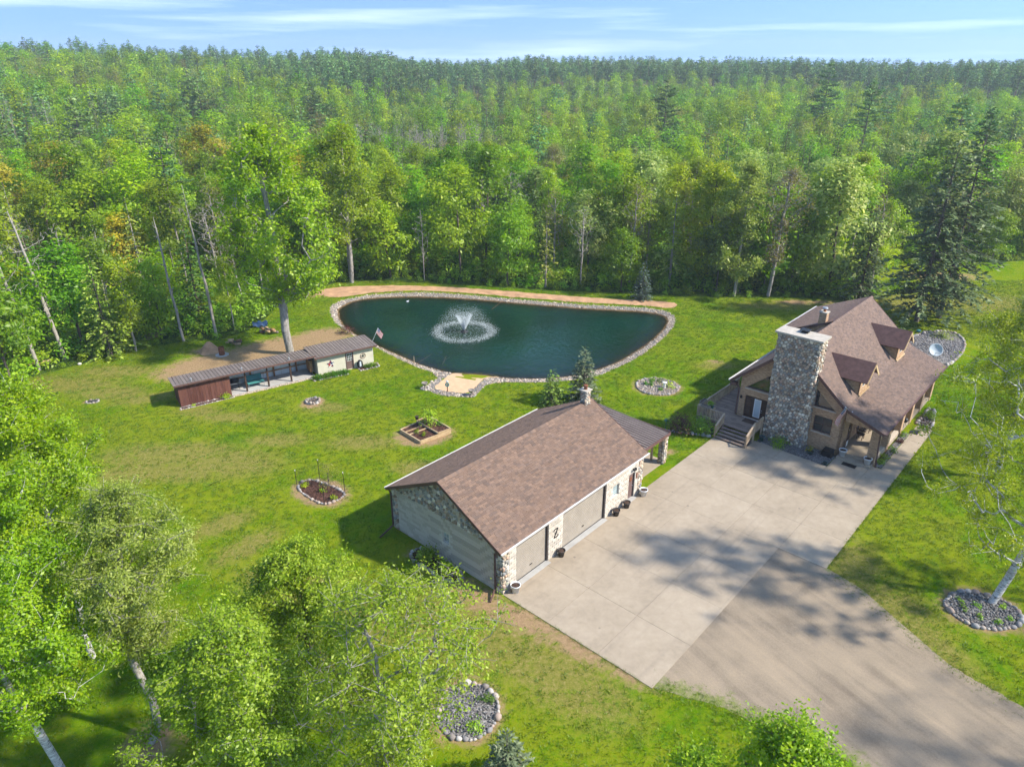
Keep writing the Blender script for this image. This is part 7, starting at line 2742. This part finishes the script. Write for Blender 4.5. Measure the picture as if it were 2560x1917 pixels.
def log_pile(lab, loc, n, sp, L, seed):
    rr = random.Random(seed)
    o = empty('log_pile', (*loc, 0), rr.uniform(0, 3), label=lab, cat='log pile')
    for k in range(n):
        r_ = rr.uniform(.08, .15)
        x, y, z = rr.uniform(-sp, sp), rr.uniform(-.35, .35), r_ + .22 * (k % 3)
        a = rr.gauss(0, .35)
        MB().tube([(x - L / 2 * cos(a), y - L / 2 * sin(a), z), (x + L / 2 * cos(a), y + L / 2 * sin(a), z + rr.uniform(-.04, .08))], r_, 8).build('log', rr.choice(('cut_wood', 'bark', 'old_timber')), o, True)


log_pile('small heap of split logs by the burn barrel', (-29.9, 71.4), 9, .6, .6, 1)
log_pile('stack of cut firewood at the trees behind the shed', (-27.4, 75.0), 22, .9, .5, 2)
tp = MB()
for j in range(5):
    for i in range(9):
        tp.v.append((i * .2 - .8, j * .24 - .5, .15 + .45 * sin(pi * j / 4) + .12 * sin(i * 1.7 + j) + .05 * ro.random()))
tp.f = [(j * 9 + i, j * 9 + i + 1, (j + 1) * 9 + i + 1, (j + 1) * 9 + i) for j in range(4) for i in range(8)]
tp.c = [(.1, .1, .3)] * len(tp.f)
tp.build('tarp', plain('blue_tarp', (.015, .045, .11), .6, .4), None, True, loc=(-29.0, 77.3, 0), rz=.3, label='small blue tarp over a heap among the trees', cat='tarp')
o = empty('drain_cover', (-37.75, 57.5, 0), .2, label='small dark drain cover in the lawn left of the shed', cat='drain')
MB().box(-.4, .4, -.25, .25, .002, .07).build('lid', 'grey_plastic', o)
border_stones(o, ring(0, 0, .55, .38, 9), .2, ro, 'edge_stone')
MB().lathe([(.02, 0), (.16, .02), (.2, .12), (.12, .2), (.02, .22)], 9).build('boulder', 'light_mortar', loc=(-43.6, 66.0, 0), label='pale round stone at the grass edge left', cat='stone')
MB().tube([(-50.0, 64.2, .3), (-46.4, 66.0, .45)], .14, 8).build('fallen_log', 'timber', None, True, label='pale fallen log at the left forest edge', cat='log')

# ------------------------------------------------------------------ round the house
bed('gravel_bed', 'grey gravel bed along the foot of the stone chimney', 'flower bed', [yw(27.0, -2.9), yw(26.85, -5.0), yw(26.8, -8.5), yw(28.9, -8.55), yw(28.95, -6.1), yw(28.15, -6.1), yw(28.15, -2.9)], .2, 'grey_gravel', 1500, DARK_PAL, (.05, .11), stones=False, z=.02)
plant('shrub', 'bright round shrub at the foot of the stone chimney', 'shrub', yw(27.45, -4.6), .75, .72, 900, .10, 'leaf_bright', 540)
pot('planter', 'teal pot beside the deck steps, chimney side', yw(27.2, -3.2), .22, .42, 'teal', .05)
pot('planter', 'teal pot beside the deck steps, lawn side', yw(25.7, .35), .22, .42, 'teal', .02)
pot('planter', 'shallow dark pot with flowers on the gravel bed', yw(27.8, -6.9), .28, .25, 'teal', .06)
plant('perennial', 'orange flowers in the shallow pot on the gravel bed', 'plant', yw(27.8, -6.9), .4, .26, 120, .1, 'leaf_gold', 541, stem=False, z=.25)
pot('planter', 'small teal pot at the corner of the gravel bed', yw(26.98, -8.35), .18, .2, 'teal', .03)
uc = empty('utility_box', (*yw(28.5, -7.95), .02), YA, label='black plastic utility cover beside the porch', cat='utility box')
MB().prism([(-.42, 0), (.42, 0), (.36, .42), (-.36, .42)], 'x', -.36, .36).build('cover', 'black', uc)
MB().prism([(-.40, .0), (.40, 0), (.34, .1), (-.34, .1)], 'x', -.4, .4).build('lid', 'black', uc, loc=(0, 0, .42))
pot('planter', 'white planter on the porch step by the brick wall', yw(28.98, -8.9), .3, .5, 'white_plastic', .2)
pot('planter', 'white planter on the porch step by the brick column', yw(28.92, -10.75), .3, .5, 'white_plastic', .2)


def mat_(lab, u, v, w_, d_, z, m='black', rz=YA):
    o = MB().box(-d_ / 2, d_ / 2, -w_ / 2, w_ / 2, 0, .02).build('doormat', m, None, loc=(*yw(u, v), z), rz=rz, label=lab, cat='doormat')


mat_('dark doormat on the concrete below the porch step', 28.1, -9.75, 1.0, .5, .033)
mat_('dark doormat before the deck entry door', 28.45, -1.55, 1.15, .75, DZ + .003, 'dark_wood')
mat_('dark mat on the walkway beside the porch', 37.2, -11.9, .6, .9, .034)
by = (24.4, 2.1)
for i, (u, v, r_, m_, lab) in enumerate([(24.55, 2.55, 1.0, 'leaf_red', 'round reddish barberry shrub beside the deck'), (25.35, 1.15, .98, 'leaf_shrub', 'round green shrub between barberry and deck steps')]):
    plant('shrub', lab, 'shrub', yw(u, v), 1.35, r_, 1500, .13, m_, 550 + i)
plant('shrub_shoots', 'green leaves through the reddish barberry beside the deck', 'shrub', yw(24.55, 2.55), 1.2, .95, 600, .13, 'leaf_shrub', 555)
bs = empty('stone_edging', (*yw(24.6, 2), 0), 0, label='row of white stones along the shrub bed by the deck', cat='edging')
border_stones(bs, [(yw(u, v)[0] - yw(24.6, 2)[0], yw(u, v)[1] - yw(24.6, 2)[1]) for u, v in ((23.5, 3.9), (23.75, 3.0), (24.4, 1.9), (24.9, .8), (25.25, .0))], .32, ro, closed=False)
sp_ = empty('garden_spinner', (*yw(23.35, 3.35), 0), 0, label='teal flower spinner on a thin pole by the shrubs', cat='garden ornament')
MB().tube([(0, 0, 0), (0, 0, 1.1)], .02, 6).build('pole', 'teal', sp_)
for k in range(8):
    a = 2 * pi * k / 8
    MB().slab([(0, 0, 0), (.11 * cos(a - .3), .03, .11 * sin(a - .3)), (.24 * cos(a), 0, .24 * sin(a)), (.13 * cos(a + .35), -.03, .13 * sin(a + .35))], .008).build('petal', 'teal', sp_, loc=(0, -.03, 1.18))
bn = empty('bench', (*yw(27.6, 1.55), DZ), YA, label='small yellow wooden bench on the deck', cat='bench')
MB().box(-.45, .45, -.16, .16, .36, .41).build('seat', 'timber', bn)
for sx in (-.36, .36):
    MB().box(sx - .03, sx + .03, -.14, .14, 0, .36).build('leg', 'timber', bn)
pot('planter', 'teal bowl planter on the small deck bench', yw(27.6, 1.62), .24, .28, 'teal_cloth', DZ + .41)
plant('perennial', 'leafy plant in the teal bowl on the deck bench', 'plant', yw(27.6, 1.62), .5, .32, 260, .13, 'leaf_shrub', 560, z=DZ + .62)
for lab, u, v, rz in (('grey window box at the deck rail corner, front', 26.56, 1.6, YA + pi / 2), ('grey window box on the long deck rail', 27.3, 2.25, YA)):
    wb = empty('rail_planter', (*yw(u, v), DZ + .97), rz, label=lab, cat='planter')
    MB().box(-.4, .4, -.12, -.09, 0, .2).box(-.4, .4, .09, .12, 0, .2).box(-.4, -.37, -.09, .09, 0, .2).box(.37, .4, -.09, .09, 0, .2).build('box', 'mortar', wb)
    MB().box(-.37, .37, -.09, .09, .02, .15).build('soil', 'soil', wb)
# porch furniture and walkway bed
def chair(lab, u, v, rz):
    o = empty('porch_chair', (*yw(u, v), .36), YA + rz, label=lab, cat='chair')
    MB().box(-.26, .26, -.25, .25, .4, .45).build('seat', 'dark_wood', o)
    MB().slab([(-.26, .22, .45), (.26, .22, .45), (.26, .34, 1.0), (-.26, .34, 1.0)], .04).build('backrest', 'dark_wood', o)
    for sx in (-.22, .22):
        for sy in (-.2, .2):
            MB().box(sx - .025, sx + .025, sy - .025, sy + .025, 0, .4).build('leg', 'dark_wood', o)
        MB().box(sx - .04, sx + .04, -.25, .25, .6, .64).build('armrest', 'dark_wood', o)


chair('dark wooden porch chair nearest the front door', 32.3, -9.1, 0)
chair('dark wooden porch chair farther along the porch wall', 34.0, -9.1, 0)
sg = empty('porch_sign', (*yw(30.2, -8.72), .36), YA, label='white framed sign leaning at the porch wall', cat='sign')
MB().box(-.25, .25, -.02, .02, 0, .62).build('frame', 'dark_wood', sg)
MB().box(-.2, .2, -.03, -.02, .06, .56).build('panel', 'white_plastic', sg)
bed('flower_bed', 'narrow stone bed between porch and walkway', 'flower bed', [yw(29.25, -11.22), yw(29.25, -11.68), yw(36.55, -11.68), yw(36.55, -11.22)], .22, 'grey_gravel', 600, DARK_PAL, (.06, .15), stones=False, z=.03)
for k, (u, r_, m_, lab) in enumerate([(29.8, .3, 'leaf_shrub', 'green tuft at the near end of the walkway bed'), (30.7, .38, 'leaf_shrub', 'second green tuft in the walkway bed'), (32.4, .33, 'leaf_hosta', 'green tuft in the middle of the walkway bed'), (34.4, .32, 'leaf_red', 'reddish tuft in the walkway bed'), (35.7, .3, 'leaf_shrub', 'far green tuft in the walkway bed')]):
    plant('perennial', lab, 'plant', yw(u, -11.45), .45, r_, 260, .1, m_, 570 + k, stem=False, z=.05)
bed('rock_bed', 'rocky bed at the end of the walkway', 'flower bed', [yw(38.9, -11.6), yw(38.85, -12.7), yw(40.2, -12.6), yw(42.6, -12.0), yw(42.6, -11.6)], .34, 'mulch', 160, DARK_PAL, (.08, .2))
plant('shrub', 'yellow-green shrub in the rocky bed at the walkway end', 'shrub', yw(40.6, -12.2), .8, .6, 500, .12, 'leaf_bright', 580)
kg = empty('kettle_grill', (*yw(36.9, -11.05), .36), 0, label='black kettle grill at the porch edge', cat='grill')
MB().lathe([(.03, .4), (.2, .44), (.27, .6), (.2, .76), (.03, .8)], 14).build('kettle', 'black', kg, True)
for k in range(3):
    MB().tube([(0, 0, .5), (.25 * cos(k * 2.1), .25 * sin(k * 2.1), 0)], .015, 5).build('leg', 'black', kg)
# rock bed behind the house with satellite dish
bed('rock_bed', 'large grey rock bed behind the house under the tall spruces', 'flower bed', smooth_poly([(42.2, 71.2), (44.5, 74.2), (48.0, 75.7), (50.1, 75.5), (49.2, 71.6), (45.3, 66.9), (42.6, 65.0), (40.5, 66.5)], 2), .4, 'grey_gravel', 2600, DARK_PAL, (.1, .24))
sd_ = empty('satellite_dish', (42.7, 66.6, 0), 0, label='grey satellite dish on a pole behind the house', cat='satellite dish')
MB().tube([(0, 0, 0), (0, 0, 1.05)], .04, 8).build('mast', 'grey_metal', sd_)
dsh = MB().lathe([(.01, 0), (.3, .03), (.55, .12), (.66, .2), (.665, .19), (.55, .1), (.3, .01), (.01, -.02)], 24, close=False).build('reflector', 'dish', sd_, True, loc=(0, 0, 1.35))
dsh.rotation_euler = (radians(58), 0, radians(-12))
MB().tube([(0, 0, 1.05), (.05, -.75, 1.25)], .02, 5).build('feed_arm', 'black', sd_)
MB().lathe([(.02, 0), (.2, .06), (.26, .2), (.1, .3)], 10).build('boulder', 'teal_cloth', loc=(45.9, 75.4, 0), label='teal ornament under the tall spruces', cat='garden ornament')
plant('shrub', 'low juniper in the rock bed behind the house', 'shrub', (47.6, 73.6), .6, 1.0, 600, .14, 'needle_olive', 590)
plant('shrub', 'pale leafy shrub at the right picture edge beyond the lawn', 'shrub', (58.5, 76.0), 4.2, 2.0, 1800, .24, 'leaf_pale', 591)
# utility trailer under the carport
tr = empty('utility_trailer', (*yw(16.9, 2.9), .04), YA, label='dark utility trailer parked under the carport', cat='trailer')
MB().box(-1.0, 1.2, -.7, .7, .45, .5).build('bed', 'black', tr)
MB().slab([(1.2, -.7, .5), (1.2, .7, .5), (1.55, .7, 1.75), (1.55, -.7, 1.75)], .04).build('ramp_gate', 'black', tr)
for sy in (-.82, .82):
    w = MB().lathe([(.05, -.08), (.26, -.1), (.3, -.06), (.3, .06), (.26, .1), (.05, .08)], 16).build('wheel', 'black', tr, loc=(0, sy, .3))
    w.rotation_euler = (pi / 2, 0, 0)
for sy in (-.68, .68):
    MB().box(-1.0, 1.2, sy - .03, sy + .03, .75, .8).build('side_rail', 'black', tr)
